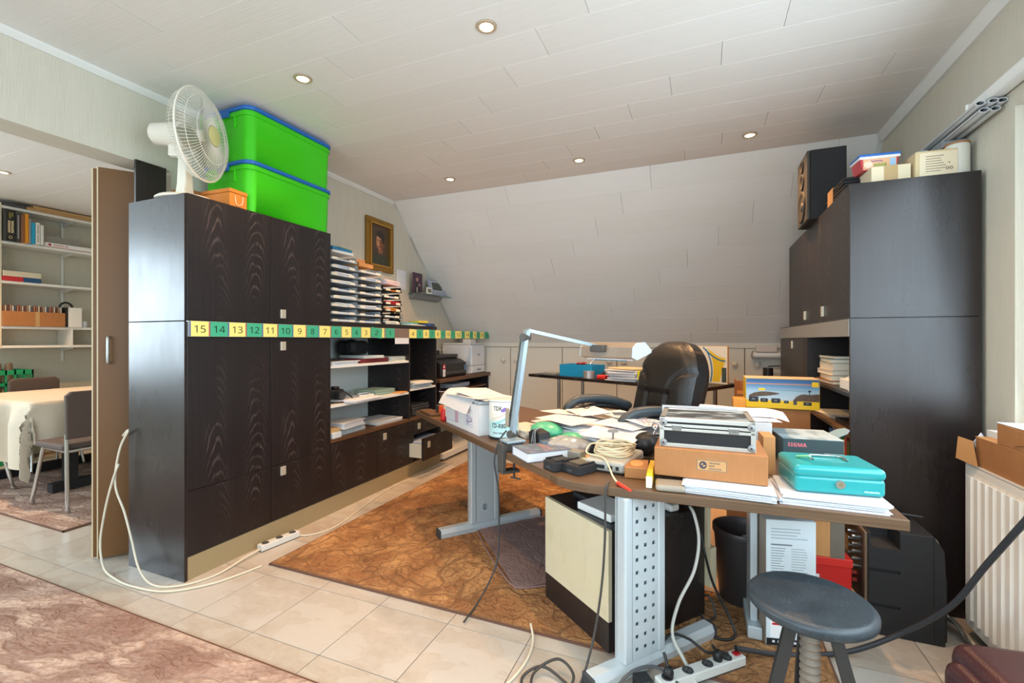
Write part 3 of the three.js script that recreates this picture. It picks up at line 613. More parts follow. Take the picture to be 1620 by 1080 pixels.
// ================================================================ COUNTER: LETTER TRAYS
const NTH = ['lowest', 'second lowest', 'third from below', 'fourth from below', 'fifth from below', 'sixth from below', 'seventh from below', 'eighth from below', 'ninth from below'];
function sheetGeo(w, d, wave = 0.004, s = 1, nx = 6, nz = 8) {        // a sheet of paper, a little wavy, with its back
  const g = new THREE.PlaneGeometry(w, d, nx, nz).rotateX(-Math.PI / 2), p = g.attributes.position;
  for (let i = 0; i < p.count; i++) p.setY(i, wave * (fbm(p.getX(i) / 1.3 + 0.5, p.getZ(i) / 1.3 + 0.5, 4, 4, 2, 300 + s) - 0.25) + 0.0004);
  g.computeVertexNormals(); return g;
}
function stackGeo(w, d, h, n, jit = 0.008) {                          // n jittered leaves filling height h
  const l = [];
  for (let k = 0; k < n; k++) l.push(bx(-w / 2, w / 2, h * k / n, h * (k + 0.82) / n, -d / 2, d / 2).rotateY(rr(-jit, jit) * 4).translate(rr(-jit, jit), 0, rr(-jit, jit)));
  return l;
}
{
  const smoke = phys(0xc3ccd2, 0.25, { transmission: 0.45, thickness: 0 }), blackT = std(0x18181a, 0.35), tab = std(0xe6e0cb, 0.6);
  const trayShell = w => [bx(-0.16, 0.16, 0, 0.003, -w / 2, w / 2), bx(-0.16, 0.15, 0.003, 0.05, -w / 2, -w / 2 + 0.003), bx(-0.16, 0.15, 0.003, 0.05, w / 2 - 0.003, w / 2), bx(-0.16, -0.157, 0.003, 0.05, -w / 2, w / 2), bx(0.15, 0.16, 0.003, 0.016, -w / 2, -w / 2 + 0.09), bx(0.15, 0.16, 0.003, 0.016, w / 2 - 0.09, w / 2)];
  const gS = mg(trayShell(0.315)), gB = mg(trayShell(0.27)), tabG = mg([bx(0.158, 0.163, 0.002, 0.022, -0.032, 0.032, 0.001)]);
  const pg = [1, 2, 3, 4].map(k => mg(stackGeo(0.3, 0.21, 0.006 + 0.006 * k, 3 + k, 0.01)));
  const papers = [M.paper, std(0xdfe3ea, 0.8), std(0xf1efe8, 0.8), std(0xcfd8e6, 0.8)];
  const column = (z, n, w, g, mat, lab, grp) => {
    for (let k = 0; k < n; k++) {
      const t = thing('letter_tray', `${lab}, ${NTH[k]}`, 'letter tray', [-2.87 + rr(-0.012, 0.012), 1.499 + 0.0622 * k, z + rr(-0.004, 0.004)], rr(-0.015, 0.015), grp);
      mesh('shell', g, mat, t);
      for (const s of [-1, 1]) mesh('label_tab', tabG, tab, t).position.z = s * (w / 2 - 0.06);
      const m = mesh('papers', pg[Math.floor(rr(0, 4))], mat === blackT && k > 1 ? [std(0xc02028, 0.6), papers[0], std(0xe08a2c, 0.6)][k % 3] : papers[Math.floor(rr(0, 4))], t); m.position.set(0.005, 0.003, rr(-0.02, 0.02)); m.rotation.y = rr(-0.06, 0.06); m.userData.kind = 'stuff';
    }
  };
  column(-2.945, 9, 0.315, gS, smoke, 'clear letter tray in the stack touching the tall cupboard', 'clear letter trays next to the tall cupboard');
  column(-3.275, 8, 0.315, gS, smoke, 'clear letter tray in the stack beside the black trays', 'clear letter trays beside the black trays');
  column(-3.585, 6, 0.27, gB, blackT, 'black letter tray in the stack beside the desk speaker', 'black letter trays');
}
{
  const fold = (label, w, d, h, c, pos, ry) => one('document_folder', label, 'folder', mg(stackGeo(w, d, h, 3, 0.006)), std(c, 0.6), pos, ry);
  fold('blue document folder on top of the clear letter trays', 0.3, 0.24, 0.022, 0x2f86b4, [-2.87, 2.082, -2.93], 0.1);
  fold('white papers lying under the blue folder on the letter trays', 0.31, 0.23, 0.02, 0xe8eae6, [-2.87, 2.0595, -2.95], -0.05);
  fold('pale green folder above the white papers on the letter trays', 0.28, 0.2, 0.008, 0xb9c9ae, [-2.86, 2.106, -2.96], 0.18);
  one('small_carton', 'flat cardboard box topmost on the letter trays', 'carton', bx(-0.11, 0.11, 0, 0.035, -0.1, 0.1, 0.002), M.kraftPale, [-2.87, 1.998, -3.27], 0.05);
  one('small_carton', 'smaller cardboard box lying on a flat carton before the painting', 'carton', bx(-0.08, 0.08, 0, 0.035, -0.07, 0.07, 0.002), M.kraftPale, [-2.89, 2.034, -3.25], -0.1);
  one('small_carton', 'small brown parcel on the blue folder', 'carton', bx(-0.06, 0.06, 0, 0.02, -0.08, 0.08, 0.002), M.kraft, [-2.9, 2.1155, -3.0], 0.2);
  one('document_folder', 'pink and white papers lying across the black letter trays', 'papers', mg(stackGeo(0.31, 0.22, 0.045, 7, 0.012)), std(0xe9d9dc, 0.7), [-2.87, 1.873, -3.58], 0.08).userData.kind = 'stuff';
  // desk phone-like black bits and books at the far end
  const t = thing('desk_speaker', 'black rounded desk speaker behind the letter trays', 'speaker', [-2.9, 1.499, -3.88], 0.3);
  mesh('body', [lathe([[0, 0], [0.07, 0], [0.085, 0.03], [0.08, 0.11], [0.05, 0.15], [0, 0.16]], 28).scale(0.7, 1, 1)], M.black, t); mesh('front', [bx(0.05, 0.066, 0.02, 0.12, -0.05, 0.05, 0.006)], M.grey, t);
  let y = 1.499;
  for (const [lab, w, d, h, c, x, z, ry] of [['white folded plan beside the black desk speaker', 0.26, 0.4, 0.012, 0xe8e8e4, -2.84, -4.05, 0.1], ['teal paperback lying on the counter end', 0.15, 0.2, 0.02, 0x6aa6ac, -2.8, -3.98, 0.3], ['yellow and blue booklet at the counter end', 0.15, 0.14, 0.022, 0xc9b93a, -2.78, -4.12, -0.2]]) {
    one('booklet', lab, 'booklet', bx(-w / 2, w / 2, 0, h, -d / 2, d / 2, 0.002), std(c, 0.6), [x, y, z], ry); y += h;
  }
  one('booklet', 'dark blue booklet hanging over the counter end', 'booklet', bx(-0.08, 0.08, 0, 0.03, -0.06, 0.06, 0.003), std(0x2e4a7a, 0.5), [-2.76, 1.499, -4.23], 0.2);
}
{ // portrait in a gilt frame
  const t = thing('framed_painting', 'oil portrait of a man in a gilt frame on the gable wall', 'painting', [XL + 0.004, 2.08, -3.965]);
  const W = 0.44, Hh = 0.55, prof = (a, b, c, d, r) => [bx(0, 0.03, a, a + 0.06, c, d, 0.006), bx(0, 0.03, b - 0.06, b, c, d, 0.006), bx(0, 0.03, a + 0.06, b - 0.06, c, c + 0.06, 0.006), bx(0, 0.03, a + 0.06, b - 0.06, d - 0.06, d, 0.006)];
  const gold = std(0x9a7434, 0.35, { metalness: 0.75, bumpMap: rugBump, bumpScale: 0.002 });
  mesh('frame', prof(0, Hh, -W / 2, W / 2), gold, t);
  mesh('inner_frame', [bx(0.002, 0.04, 0.052, 0.064, -W / 2 + 0.05, W / 2 - 0.05), bx(0.002, 0.04, Hh - 0.064, Hh - 0.052, -W / 2 + 0.05, W / 2 - 0.05), bx(0.002, 0.04, 0.06, Hh - 0.06, -W / 2 + 0.052, -W / 2 + 0.064), bx(0.002, 0.04, 0.06, Hh - 0.06, W / 2 - 0.064, W / 2 - 0.052)], std(0xc79a4a, 0.3, { metalness: 0.8 }), t);
  const pt = canvasTex(256, 340, (g, w, h) => {
    g.fillStyle = '#4a3626'; g.fillRect(0, 0, w, h);
    const s = (n, f) => { for (let i = 0; i < n; i++) f(rnd()); };
    s(500, () => { g.fillStyle = `rgba(${60 + rnd() * 40},${45 + rnd() * 25},${25 + rnd() * 20},0.25)`; g.fillRect(rnd() * w, rnd() * h, 8 + rnd() * 24, 3 + rnd() * 8); });
    g.fillStyle = '#39402f'; g.beginPath(); g.moveTo(30, h); g.quadraticCurveTo(50, 240, 110, 225); g.lineTo(170, 225); g.quadraticCurveTo(235, 240, 250, h); g.fill();
    g.fillStyle = '#8c5435'; g.fillRect(112, 190, 55, 50);
    g.fillStyle = '#b07248'; g.beginPath(); g.ellipse(132, 138, 46, 66, 0.08, 0, 7); g.fill();
    g.fillStyle = '#7c452a'; g.beginPath(); g.ellipse(160, 145, 26, 58, 0.1, 0, 7); g.fill();
    g.fillStyle = '#c98f60'; g.beginPath(); g.ellipse(118, 112, 22, 18, 0, 0, 7); g.ellipse(112, 160, 16, 20, 0, 0, 7); g.fill();
    g.fillStyle = '#2b211b'; g.beginPath(); g.ellipse(140, 82, 52, 28, 0.18, 0, 7); g.ellipse(176, 110, 18, 40, 0.1, 0, 7); g.fill();
    g.fillStyle = '#3a2418'; g.fillRect(100, 122, 24, 5); g.fillRect(138, 122, 24, 5); g.fillRect(106, 176, 34, 5);
    g.fillStyle = '#9a5d3a'; g.fillRect(122, 128, 10, 32);
    s(700, () => { g.fillStyle = `rgba(${rnd() * 90},${rnd() * 80},${rnd() * 60},0.12)`; g.fillRect(40 + rnd() * 200, 225 + rnd() * 110, 6 + rnd() * 18, 3 + rnd() * 5); });
  });
  const cg = new THREE.PlaneGeometry(W - 0.1, Hh - 0.1).rotateY(Math.PI / 2).translate(0.012, Hh / 2, 0);
  mesh('canvas', cg, std(0xffffff, 0.4, { map: pt }), t);
}
{ // glass wall shelf with a photograph, frame and display
  const t = thing('glass_shelf', 'small glass wall shelf with grey bracket near the roof slope', 'shelf', [XL + 0.004, 1.87, -4.85]);
  mesh('glass_plate', [bx(0, 0.2, 0.02, 0.03, -0.42, 0.36, 0.002)], phys(0xa9c4bb, 0.05, { transmission: 0.7, thickness: 0 }), t);
  mesh('bracket', [extr([[0, -0.035], [0.05, -0.02], [0.09, 0.02], [0, 0.02]], 0.6, 0.003).translate(0, 0, -0.26)], M.grey, t);
  const d = thing('display_panel', 'grey flat display leaning on the glass shelf', 'display', [XL + 0.15, 1.901, -4.93], Math.PI / 2 - 0.1);
  const tilt = g => g.rotateX(-0.25);
  mesh('housing', tilt(bx(-0.15, 0.15, 0, 0.2, -0.02, 0, 0.006)), std(0x9a9fb0, 0.4), d); mesh('screen', tilt(bx(-0.095, 0.095, 0.07, 0.17, 0, 0.002)), std(0x4d5348, 0.25), d);
  mesh('bezel', tilt(bx(-0.105, 0.105, 0.06, 0.18, -0.001, 0.001)), std(0xc9ccd2, 0.4), d);
  const f = thing('photo_frame', 'tiny white picture frame on the glass shelf', 'frame', [XL + 0.19, 1.901, -4.66], Math.PI / 2);
  mesh('frame', [bx(-0.055, 0.055, 0, 0.075, -0.01, 0, 0.003)], M.white, f); mesh('picture', [bx(-0.04, 0.04, 0.014, 0.06, 0, 0.001)], std(0x6b6f60, 0.5), f);
  const p = one('photograph', 'dark photograph standing against the wall on the glass shelf', 'photo', bx(-0.1, 0.1, 0, 0.24, -0.002, 0), std(0xffffff, 0.3, { map: canvasTex(64, 80, (g, w, h) => { g.fillStyle = '#4a2a44'; g.fillRect(0, 0, w, h); g.fillStyle = '#2b2430'; g.fillRect(14, 34, 36, 46); g.fillStyle = '#b58a78'; g.beginPath(); g.arc(30, 26, 8, 0, 7); g.arc(44, 46, 6, 0, 7); g.fill(); g.fillStyle = '#cfc8b8'; g.fillRect(26, 56, 6, 20); }) }), [XL + 0.09, 1.901, -4.56], Math.PI / 2);
  { const g = p.geometry, uv = g.attributes.uv, q = g.attributes.position; for (let i = 0; i < uv.count; i++) uv.setXY(i, (q.getX(i) + 0.1) / 0.2, q.getY(i) / 0.24); }
  one('pinned_note', 'white paper with a blue mark pinned beside the painting', 'note', bx(0, 0.002, 0, 0.22, -0.09, 0.09), M.paper, [XL + 0.004, 1.93, -4.36]);
  one('pale_board', 'pale board standing behind the letter trays below the painting', 'board', bx(0, 0.012, 0, 0.5, -0.1, 0.1), std(0xdfe4e4, 0.5), [XL + 0.004, 1.505, -4.1]);
}
// ================================================================ PRINTERS
{
  const t = thing('inkjet_printer', 'black inkjet printer with a red A3 sticker on the grey stand', 'printer', [-2.93, 0.919, -4.74]);
  mesh('body', [extr([[-0.2, 0], [0.22, 0], [0.235, 0.03], [0.23, 0.16], [0.16, 0.2], [0.1, 0.215], [-0.2, 0.215]], 0.6, 0.012).translate(0, 0, -0.3)], M.black, t);
  mesh('scanner_lid', [bx(-0.2, 0.12, 0.216, 0.262, -0.29, 0.29, 0.012)], std(0x2a2a2c, 0.3), t);
  mesh('rear_feed', [bx(-0.21, -0.1, 0.262, 0.31, -0.22, 0.26, 0.01)], M.darkGrey, t);
  mesh('paper_slot', [bx(0.19, 0.237, 0.075, 0.15, -0.2, 0.2)], M.black, t);
  mesh('output_tray', [bx(0.2, 0.25, 0.04, 0.07, -0.22, 0.22, 0.006)], M.darkGrey, t);
  const st = canvasTex(64, 160, (g, w, h) => { g.fillStyle = '#f2f2f2'; g.fillRect(0, 0, w, h); g.fillStyle = '#b01c3c'; g.fillRect(0, 0, w, 70); g.fillStyle = '#fff'; g.font = 'bold 40px sans-serif'; g.textAlign = 'center'; g.fillText('A3', 32, 48); g.fillStyle = '#888'; for (let k = 0; k < 6; k++) g.fillRect(8, 84 + k * 12, 40, 4); });
  mesh('sticker', new THREE.PlaneGeometry(0.055, 0.14).rotateY(Math.PI / 2).translate(0.2375, 0.09, 0.24), std(0xffffff, 0.4, { map: st }), t);
  mesh('sticker', new THREE.PlaneGeometry(0.06, 0.07).rotateY(Math.PI / 2).translate(0.2375, 0.1, -0.26), std(0x5577a0, 0.4), t);
  const sh = one('printer_paper', 'white sheet lying on the black printer', 'paper', sheetGeo(0.3, 0.22, 0.008, 4), M.paper, [-2.95, 1.232, -4.7], 0.3);
}
{
  const t = thing('laser_printer', 'white laser printer standing against the knee wall', 'printer', [-2.93, 0.919, -5.4]);
  const w = std(0xdfe3e6, 0.4);
  mesh('body', [bx(-0.22, 0.22, 0.1, 0.37, -0.19, 0.19, 0.014), bx(-0.22, 0.2, 0, 0.36, -0.18, 0.18, 0.01)], w, t);
  mesh('paper_drawer', [bx(0.19, 0.222, 0.008, 0.096, -0.185, 0.185, 0.008)], w, t);
  mesh('top_cover', [bx(-0.22, 0.19, 0.372, 0.395, -0.18, 0.18, 0.01)], w, t);
  mesh('drawer_grip', [bx(0.218, 0.224, 0.04, 0.06, -0.06, 0.06, 0.002)], M.grey, t);
  mesh('badge', [bx(0.218, 0.2235, 0.235, 0.248, -0.03, 0.02)], M.darkGrey, t);
  one('network_box', 'small white box lying on the laser printer', 'router', bx(-0.06, 0.06, 0, 0.05, -0.07, 0.07, 0.006), M.white, [-2.84, 1.315, -5.38]);
  one('paper_ream', 'papers on the shelf under the black printer', 'papers', mg(stackGeo(0.3, 0.42, 0.05, 8)), M.paper, [-2.95, 0.763, -5.1]).userData.kind = 'stuff';
  one('card_box', 'white and red carton on the bottom board of the printer stand', 'carton', bx(-0.1, 0.1, 0, 0.07, -0.13, 0.13, 0.003), std(0xd9c9b8, 0.6), [-2.8, 0.091, -4.6]);
  one('card_box', 'yellow folder on the lower shelf of the printer stand', 'folder', bx(-0.12, 0.12, 0, 0.03, -0.2, 0.2, 0.003), std(0xd6c24a, 0.6), [-2.88, 0.463, -5.2]);
}
// ================================================================ WHAT LIES ON THE OPEN SHELVES
{
  const flat = (n, lab, cat, w, d, h, c, x, y, z, ry, leaves = 0) => { const m = one(n, lab, cat, leaves ? mg(stackGeo(w, d, h, leaves, 0.01)) : bx(-w / 2, w / 2, 0, h, -d / 2, d / 2, 0.003), std(c, 0.65), [x, y, z], ry); if (leaves) m.userData.kind = 'stuff'; return m; };
  // upper shelf y 1.15
  flat('papers', 'white papers on the upper shelf beside the tall cupboard', 'papers', 0.3, 0.3, 0.03, 0xe4e8ea, -2.82, 1.1505, -2.93, 0.05, 5);
  flat('file_case', 'dark red flat case on the upper open shelf', 'case', 0.24, 0.42, 0.04, 0x6d1f26, -2.84, 1.1505, -3.34, 0.06);
  flat('papers', 'papers lying on the dark red case', 'papers', 0.3, 0.24, 0.024, 0xdfe2dc, -2.84, 1.1915, -3.32, -0.1, 4);
  flat('papers', 'papers and folders next to the divider on the upper shelf', 'papers', 0.32, 0.22, 0.045, 0xd9dccf, -2.85, 1.1505, -3.66, 0.1, 6);
  const bag = thing('camera_bag', 'black camera bag with a loop strap on the upper shelf', 'bag', [-3.0, 1.216, -3.38], 0.2);
  mesh('body', [bx(-0.09, 0.09, 0, 0.13, -0.14, 0.14, 0.04)], M.blackMatt, bag); mesh('strap', [tube([[0.02, 0.02, 0.15], [0.06, 0.1, 0.2], [0.03, 0.135, 0.12], [0.02, 0.12, -0.02], [0.05, 0.06, 0.02], [0.08, 0.01, 0.17]], 0.008, 50, 6)], M.black, bag);
  const cable = one('cable_bundle', 'black cable lying on the upper shelf papers', 'cable', tube([[-2.78, 1.186, -2.8], [-2.72, 1.19, -2.9], [-2.8, 1.195, -3.0], [-2.86, 1.19, -2.9], [-2.8, 1.19, -2.82], [-2.74, 1.19, -2.98]], 0.006, 60, 6), M.black);
  // middle shelf y .84
  const cam = thing('camera', 'black camera with lens and strap on the middle shelf', 'camera', [-2.82, 0.841, -2.96], Math.PI / 2 - 0.2);
  mesh('body', [bx(-0.07, 0.07, 0.02, 0.1, -0.03, 0.03, 0.012), bx(-0.025, 0.03, 0.1, 0.125, -0.025, 0.025, 0.008)], M.black, cam); mesh('lens', [rod([0, 0.055, 0.03], [0, 0.055, 0.1], 0.034, 24), rod([0, 0.055, 0.1], [0, 0.055, 0.105], 0.03, 24)], M.darkGrey, cam);
  mesh('strap', [tube([[0.07, 0.085, 0], [0.11, 0.05, 0.03], [0.13, 0.012, 0.07], [0.06, 0.008, 0.12], [-0.06, 0.008, 0.13], [-0.12, 0.012, 0.06], [-0.1, 0.06, 0.02], [-0.07, 0.085, 0]], 0.006, 60, 6)], M.black, cam);
  const cam2 = copy(cam, [-2.98, 0.841, -2.93], Math.PI / 2, 'black camera at the back of the middle shelf behind another camera');
  flat('papers', 'white papers hanging over the middle shelf edge', 'papers', 0.25, 0.4, 0.02, 0xe2e7ee, -2.73, 0.841, -3.12, 0.06, 4);
  flat('papers', 'green edged papers piled on the middle shelf', 'papers', 0.24, 0.3, 0.05, 0xa9c0ac, -2.86, 0.841, -3.52, 0.05, 7);
  flat('document_folder', 'orange folder under the papers on the middle shelf', 'folder', 0.2, 0.14, 0.008, 0xd99a4e, -2.76, 0.841, -3.69, 0.2);
  one('earphones', 'white earphone lead lying on the middle shelf papers', 'earphones', tube([[-2.74, 0.866, -3.16], [-2.7, 0.872, -3.24], [-2.76, 0.88, -3.3], [-2.82, 0.872, -3.24], [-2.76, 0.868, -3.2], [-2.7, 0.868, -3.3]], 0.005, 50, 6), M.white);
  // lower shelf y .575
  flat('papers', 'plastic sleeves of papers on the bottom open shelf', 'papers', 0.32, 0.4, 0.055, 0xc9d2d6, -2.88, 0.576, -3.02, 0.08, 6);
  flat('papers', 'flat papers on the bottom shelf next to the divider', 'papers', 0.3, 0.36, 0.03, 0xd4dadd, -2.86, 0.576, -3.55, -0.06, 4);
  const bind = thing('ring_binder', 'white ring binder lying open edged on the bottom shelf', 'binder', [-2.78, 0.632, -3.02], 0.15);
  mesh('cover', [bx(-0.11, 0.11, 0, 0.003, -0.15, 0.15), bx(-0.11, 0.11, 0.042, 0.045, -0.15, 0.15), bx(-0.113, -0.11, 0, 0.045, -0.15, 0.15)], M.white, bind); mesh('pages', stackGeo(0.2, 0.28, 0.036, 8, 0.003).map(g => g.translate(0, 0.004, 0)), M.paper, bind);
  flat('tissue_box', 'white and blue box at the tall cupboard end of the bottom shelf', 'carton', 0.14, 0.1, 0.045, 0xd5dde2, -2.735, 0.576, -2.82, 0.05);
  flat('tissue_box', 'cardboard box lying on the white and blue box', 'carton', 0.13, 0.12, 0.03, 0xb99b6c, -2.75, 0.622, -2.82, -0.1);
  const hp = thing('headphones', 'black headphones leaning by the bottom shelf edge', 'headphones', [-2.88, 0.632, -2.81], 0.2);
  mesh('band', [new THREE.TorusGeometry(0.07, 0.008, 8, 30, Math.PI).rotateY(Math.PI / 2).translate(0, 0.02, 0)], M.black, hp); mesh('ear_pad', [cyl(0.03, 0.03, 0.02).rotateX(Math.PI / 2).translate(0, 0.03, 0.06)], M.blackMatt, hp); mesh('ear_pad', [cyl(0.03, 0.03, 0.02).rotateX(Math.PI / 2).translate(0, 0.03, -0.07)], M.blackMatt, hp);
  // second bay
  flat('papers', 'grey papers on the shelf of the narrow bay', 'papers', 0.34, 0.34, 0.04, 0xc4ccd0, -2.84, 0.866, -4.03, 0.04, 6);
  flat('papers', 'papers with a white edge at the narrow bay front', 'papers', 0.2, 0.3, 0.02, 0xe8e6dd, -2.74, 0.907, -4.02, -0.05, 3);
  for (let k = 0; k < 5; k++) one('document_tray', 'flat dark tray in the narrow bay pile, ' + NTH[k], 'tray', bx(-0.17, 0.17, 0, 0.018, -0.16, 0.16, 0.004), M.darkGrey, [-2.86 + 0.01 * (k % 2), 0.576 + 0.024 * k, -4.02], 0.02 * (k % 3), 'dark trays in the narrow bay');
  flat('papers', 'papers filling the open drawer', 'papers', 0.4, 0.44, 0.12, 0x9fb0c8, -2.72, 0.216, -4.05, 0.02, 12);
}
// ================================================================ ON THE DESK
const DA = -0.676, wp = (a, b, y = DY) => [-2.182 + 0.7802 * a + 0.6255 * b, y + 0.0005, -3.196 + 0.6255 * a - 0.7802 * b];
const faceUV = (g, w, h, x0, y0) => { const uv = g.attributes.uv, p = g.attributes.position, n = g.attributes.normal; for (let i = 0; i < uv.count; i++) uv.setXY(i, (p.getX(i) - x0) / w, (p.getY(i) - y0) / h); return g; };
function decal(name, w, h, tex0, parent, pos, ry = 0, rx = 0, rough = 0.5) {       // flat print on a face
  const m = mesh(name, new THREE.PlaneGeometry(w, h), std(0xffffff, rough, { map: tex0 }), parent); m.position.set(...pos); m.rotation.set(rx, ry, 0, 'YXZ'); return m;
}
const lines = (g, x, y, w, n, step, c = '#556') => { g.fillStyle = c; for (let k = 0; k < n; k++) g.fillRect(x, y + k * step, w * (0.6 + 0.4 * rnd()), Math.max(1, step * 0.28)); };
{ // open white carton stuffed with papers
  const t = thing('paper_carton', 'white carton with pink printed stripes, overflowing with papers', 'carton', wp(0.88, 0.17), DA);
  mesh('carton', [bx(-0.28, 0.28, 0, 0.185, 0.125, 0.13), bx(-0.28, 0.28, 0, 0.185, -0.13, -0.125), bx(-0.28, -0.275, 0, 0.185, -0.125, 0.125), bx(0.275, 0.28, 0, 0.185, -0.125, 0.125), bx(-0.28, 0.28, 0, 0.004, -0.125, 0.125)], M.paper, t);
  mesh('flap', [extr([[-0.28, 0], [-0.33, 0.01], [-0.36, 0.06], [-0.28, 0.15]], 0.004).translate(0, 0.03, 0.12)], M.paperCream, t);
  const pr = canvasTex(512, 170, (g, w, h) => { g.fillStyle = '#eef0f4'; g.fillRect(0, 0, w, h); g.strokeStyle = '#9fb0cc'; g.lineWidth = 2; g.strokeRect(20, 14, 150, 130); for (let k = 0; k < 8; k++) { g.fillStyle = '#cc4a7c'; g.fillRect(150, 62 + k * 11, 54, 5); } g.fillStyle = '#7a5a98'; for (let k = 0; k < 50; k++) g.fillRect(330 + rnd() * 80, 70 + rnd() * 56, 5 + rnd() * 9, 4); g.strokeStyle = '#8ea6d0'; g.strokeRect(318, 40, 110, 95); });
  decal('printed_side', 0.55, 0.18, pr, t, [0, 0.092, 0.1306]);
  const inside = mesh('papers', stackGeo(0.5, 0.23, 0.2, 14, 0.012).map(g => g.translate(0, 0.006, 0)), M.paper, t); inside.userData.kind = 'stuff';
  for (const [x, y, z, w, d, ry, rz, s] of [[0.02, 0.212, 0.03, 0.5, 0.24, 0.05, 0.02, 5], [-0.12, 0.217, -0.02, 0.36, 0.28, -0.15, -0.03, 6], [0.1, 0.222, 0.0, 0.42, 0.25, 0.1, -0.05, 7]]) { const m = mesh('loose_sheet', sheetGeo(w, d, 0.02, s), M.paper, t); m.position.set(x, y, z); m.rotation.set(0, ry, rz); }
  const hang = mesh('loose_sheet', (() => { const g = new THREE.PlaneGeometry(0.44, 0.26, 8, 10).rotateX(-Math.PI / 2), p = g.attributes.position; for (let i = 0; i < p.count; i++) { const z = p.getZ(i), k = Math.max(0, z + 0.02); p.setY(i, -k * k * 4.5 - 0.01 * Math.sin(p.getX(i) * 9)); p.setZ(i, z - k * 0.35); } g.computeVertexNormals(); return g; })(), M.paper, t); hang.position.set(-0.06, 0.232, 0.1); hang.rotation.y = 0.06;
}
one('magazine_pile', 'flat pile of magazines between white carton and disc tub', 'magazines', mg(stackGeo(0.26, 0.2, 0.04, 7, 0.012)), std(0xd9d4cc, 0.6), wp(1.21, 0.34), DA + 0.1).userData.kind = 'stuff';
{ // tub of blank discs
  const t = thing('disc_tub', 'large round tub of blank discs with pale blue printed sleeve', 'disc tub', wp(1.262, 0.157));
  const cv = canvasTex(1024, 300, (g, w, h) => {
    const gr = g.createLinearGradient(0, 0, 0, h); gr.addColorStop(0, '#eef2ee'); gr.addColorStop(0.45, '#e9e6da'); gr.addColorStop(0.7, '#b4dfe2'); gr.addColorStop(1, '#c9e6ea'); g.fillStyle = gr; g.fillRect(0, 0, w, h);
    for (let r = 0; r < 2; r++) { const o = r * 512 + 20;
      g.lineWidth = 16; g.strokeStyle = 'rgba(90,190,200,0.55)'; g.beginPath(); g.moveTo(o, 190); g.quadraticCurveTo(o + 160, 180, o + 270, 60); g.stroke();
      g.lineWidth = 8; g.strokeStyle = 'rgba(205,170,140,0.6)'; g.beginPath(); g.moveTo(o, 150); g.quadraticCurveTo(o + 150, 130, o + 260, 40); g.stroke();
      g.fillStyle = '#8a6fc0'; g.beginPath(); g.ellipse(o + 150, 70, 34, 16, -0.4, 0, 7); g.fill();
      g.fillStyle = '#15181c'; g.font = 'bold 52px sans-serif'; g.fillText('TDK', o + 28, 78); g.font = 'bold 50px sans-serif'; g.fillText('CD-R80', o + 2, 222); g.font = '20px sans-serif'; g.fillText('UP TO', o + 205, 200); g.fillText('52x SPEED', o + 205, 222); g.font = 'bold 20px sans-serif'; g.fillText('80min 700MB', o + 20, 272); g.font = 'bold 26px sans-serif'; g.fillText('100Pcs', o + 200, 274); }
  });
  const sl = new THREE.CylinderGeometry(0.0885, 0.0885, 0.21, 48, 1, true).translate(0, 0.122, 0); 
  const m = mesh('sleeve', sl, std(0xffffff, 0.3, { map: cv, side: THREE.DoubleSide }), t); m.rotation.y = -0.62;
  mesh('base', [cyl(0.09, 0.091, 0.017, 0, 0, 0, 48)], M.black, t); mesh('lid', [lathe([[0, 0.232], [0.086, 0.232], [0.09, 0.228], [0.09, 0.222], [0, 0.222]], 48)], phys(0xe8eeee, 0.2), t);
  mesh('disc_core', [cyl(0.08, 0.08, 0.2, 0, 0.018, 0, 32)], std(0xcfd8dc, 0.4), t);
}
{ // small things at the far desk end
  const can = thing('spray_can', 'white spray can with red cap beside the white carton', 'spray can', wp(0.47, 0.1), 0);
  mesh('body', [lathe([[0, 0], [0.03, 0], [0.031, 0.006], [0.031, 0.16], [0.024, 0.175], [0.012, 0.18], [0, 0.18]], 28)], M.white, can); mesh('cap', [cyl(0.013, 0.012, 0.034, 0, 0.18, 0, 16)], std(0xcc1f2a, 0.4), can); mesh('tube', [rod([-0.07, 0.2, 0.01], [0.02, 0.2, 0], 0.0015, 6)], M.white, can);
  mesh('label', [new THREE.CylinderGeometry(0.0313, 0.0313, 0.08, 28, 1, true).translate(0, 0.1, 0)], std(0xe0a23a, 0.5), can);
  const can2 = thing('spray_can', 'second can with green and red label behind the white spray can', 'spray can', wp(0.52, 0.19), 0);
  mesh('body', [lathe([[0, 0], [0.03, 0], [0.031, 0.006], [0.031, 0.15], [0.02, 0.165], [0, 0.17]], 28)], std(0x4e8f86, 0.4), can2); mesh('cap', [cyl(0.02, 0.018, 0.03, 0, 0.166, 0, 16)], std(0x5a6a72, 0.5), can2);
  one('lighter', 'red plastic cylinder before the spray can', 'bottle', lathe([[0, 0], [0.022, 0], [0.024, 0.01], [0.024, 0.07], [0.018, 0.085], [0, 0.088]], 24), std(0xd2242c, 0.35), wp(0.54, 0.045));
  one('small_box', 'maroon upright box between red cylinder and white carton', 'box', bx(-0.03, 0.03, 0, 0.13, -0.04, 0.04, 0.003), std(0x9a3a40, 0.5), wp(0.585, 0.1), DA);
  const bb = thing('battery_box', 'grey and orange box at the far desk end', 'box', wp(0.28, 0.14), DA); mesh('body', [bx(-0.05, 0.05, 0, 0.075, -0.05, 0.05, 0.003)], M.darkGrey, bb); mesh('sleeve', [bx(0.02, 0.051, 0, 0.076, -0.051, 0.051, 0.003)], std(0xdd5a26, 0.5), bb);
  one('wooden_tray', 'pale wooden strip at the far desk end', 'tray', bx(-0.14, 0.14, 0, 0.02, -0.05, 0.05, 0.004), M.oakPale, wp(0.2, 0.06), DA);
}
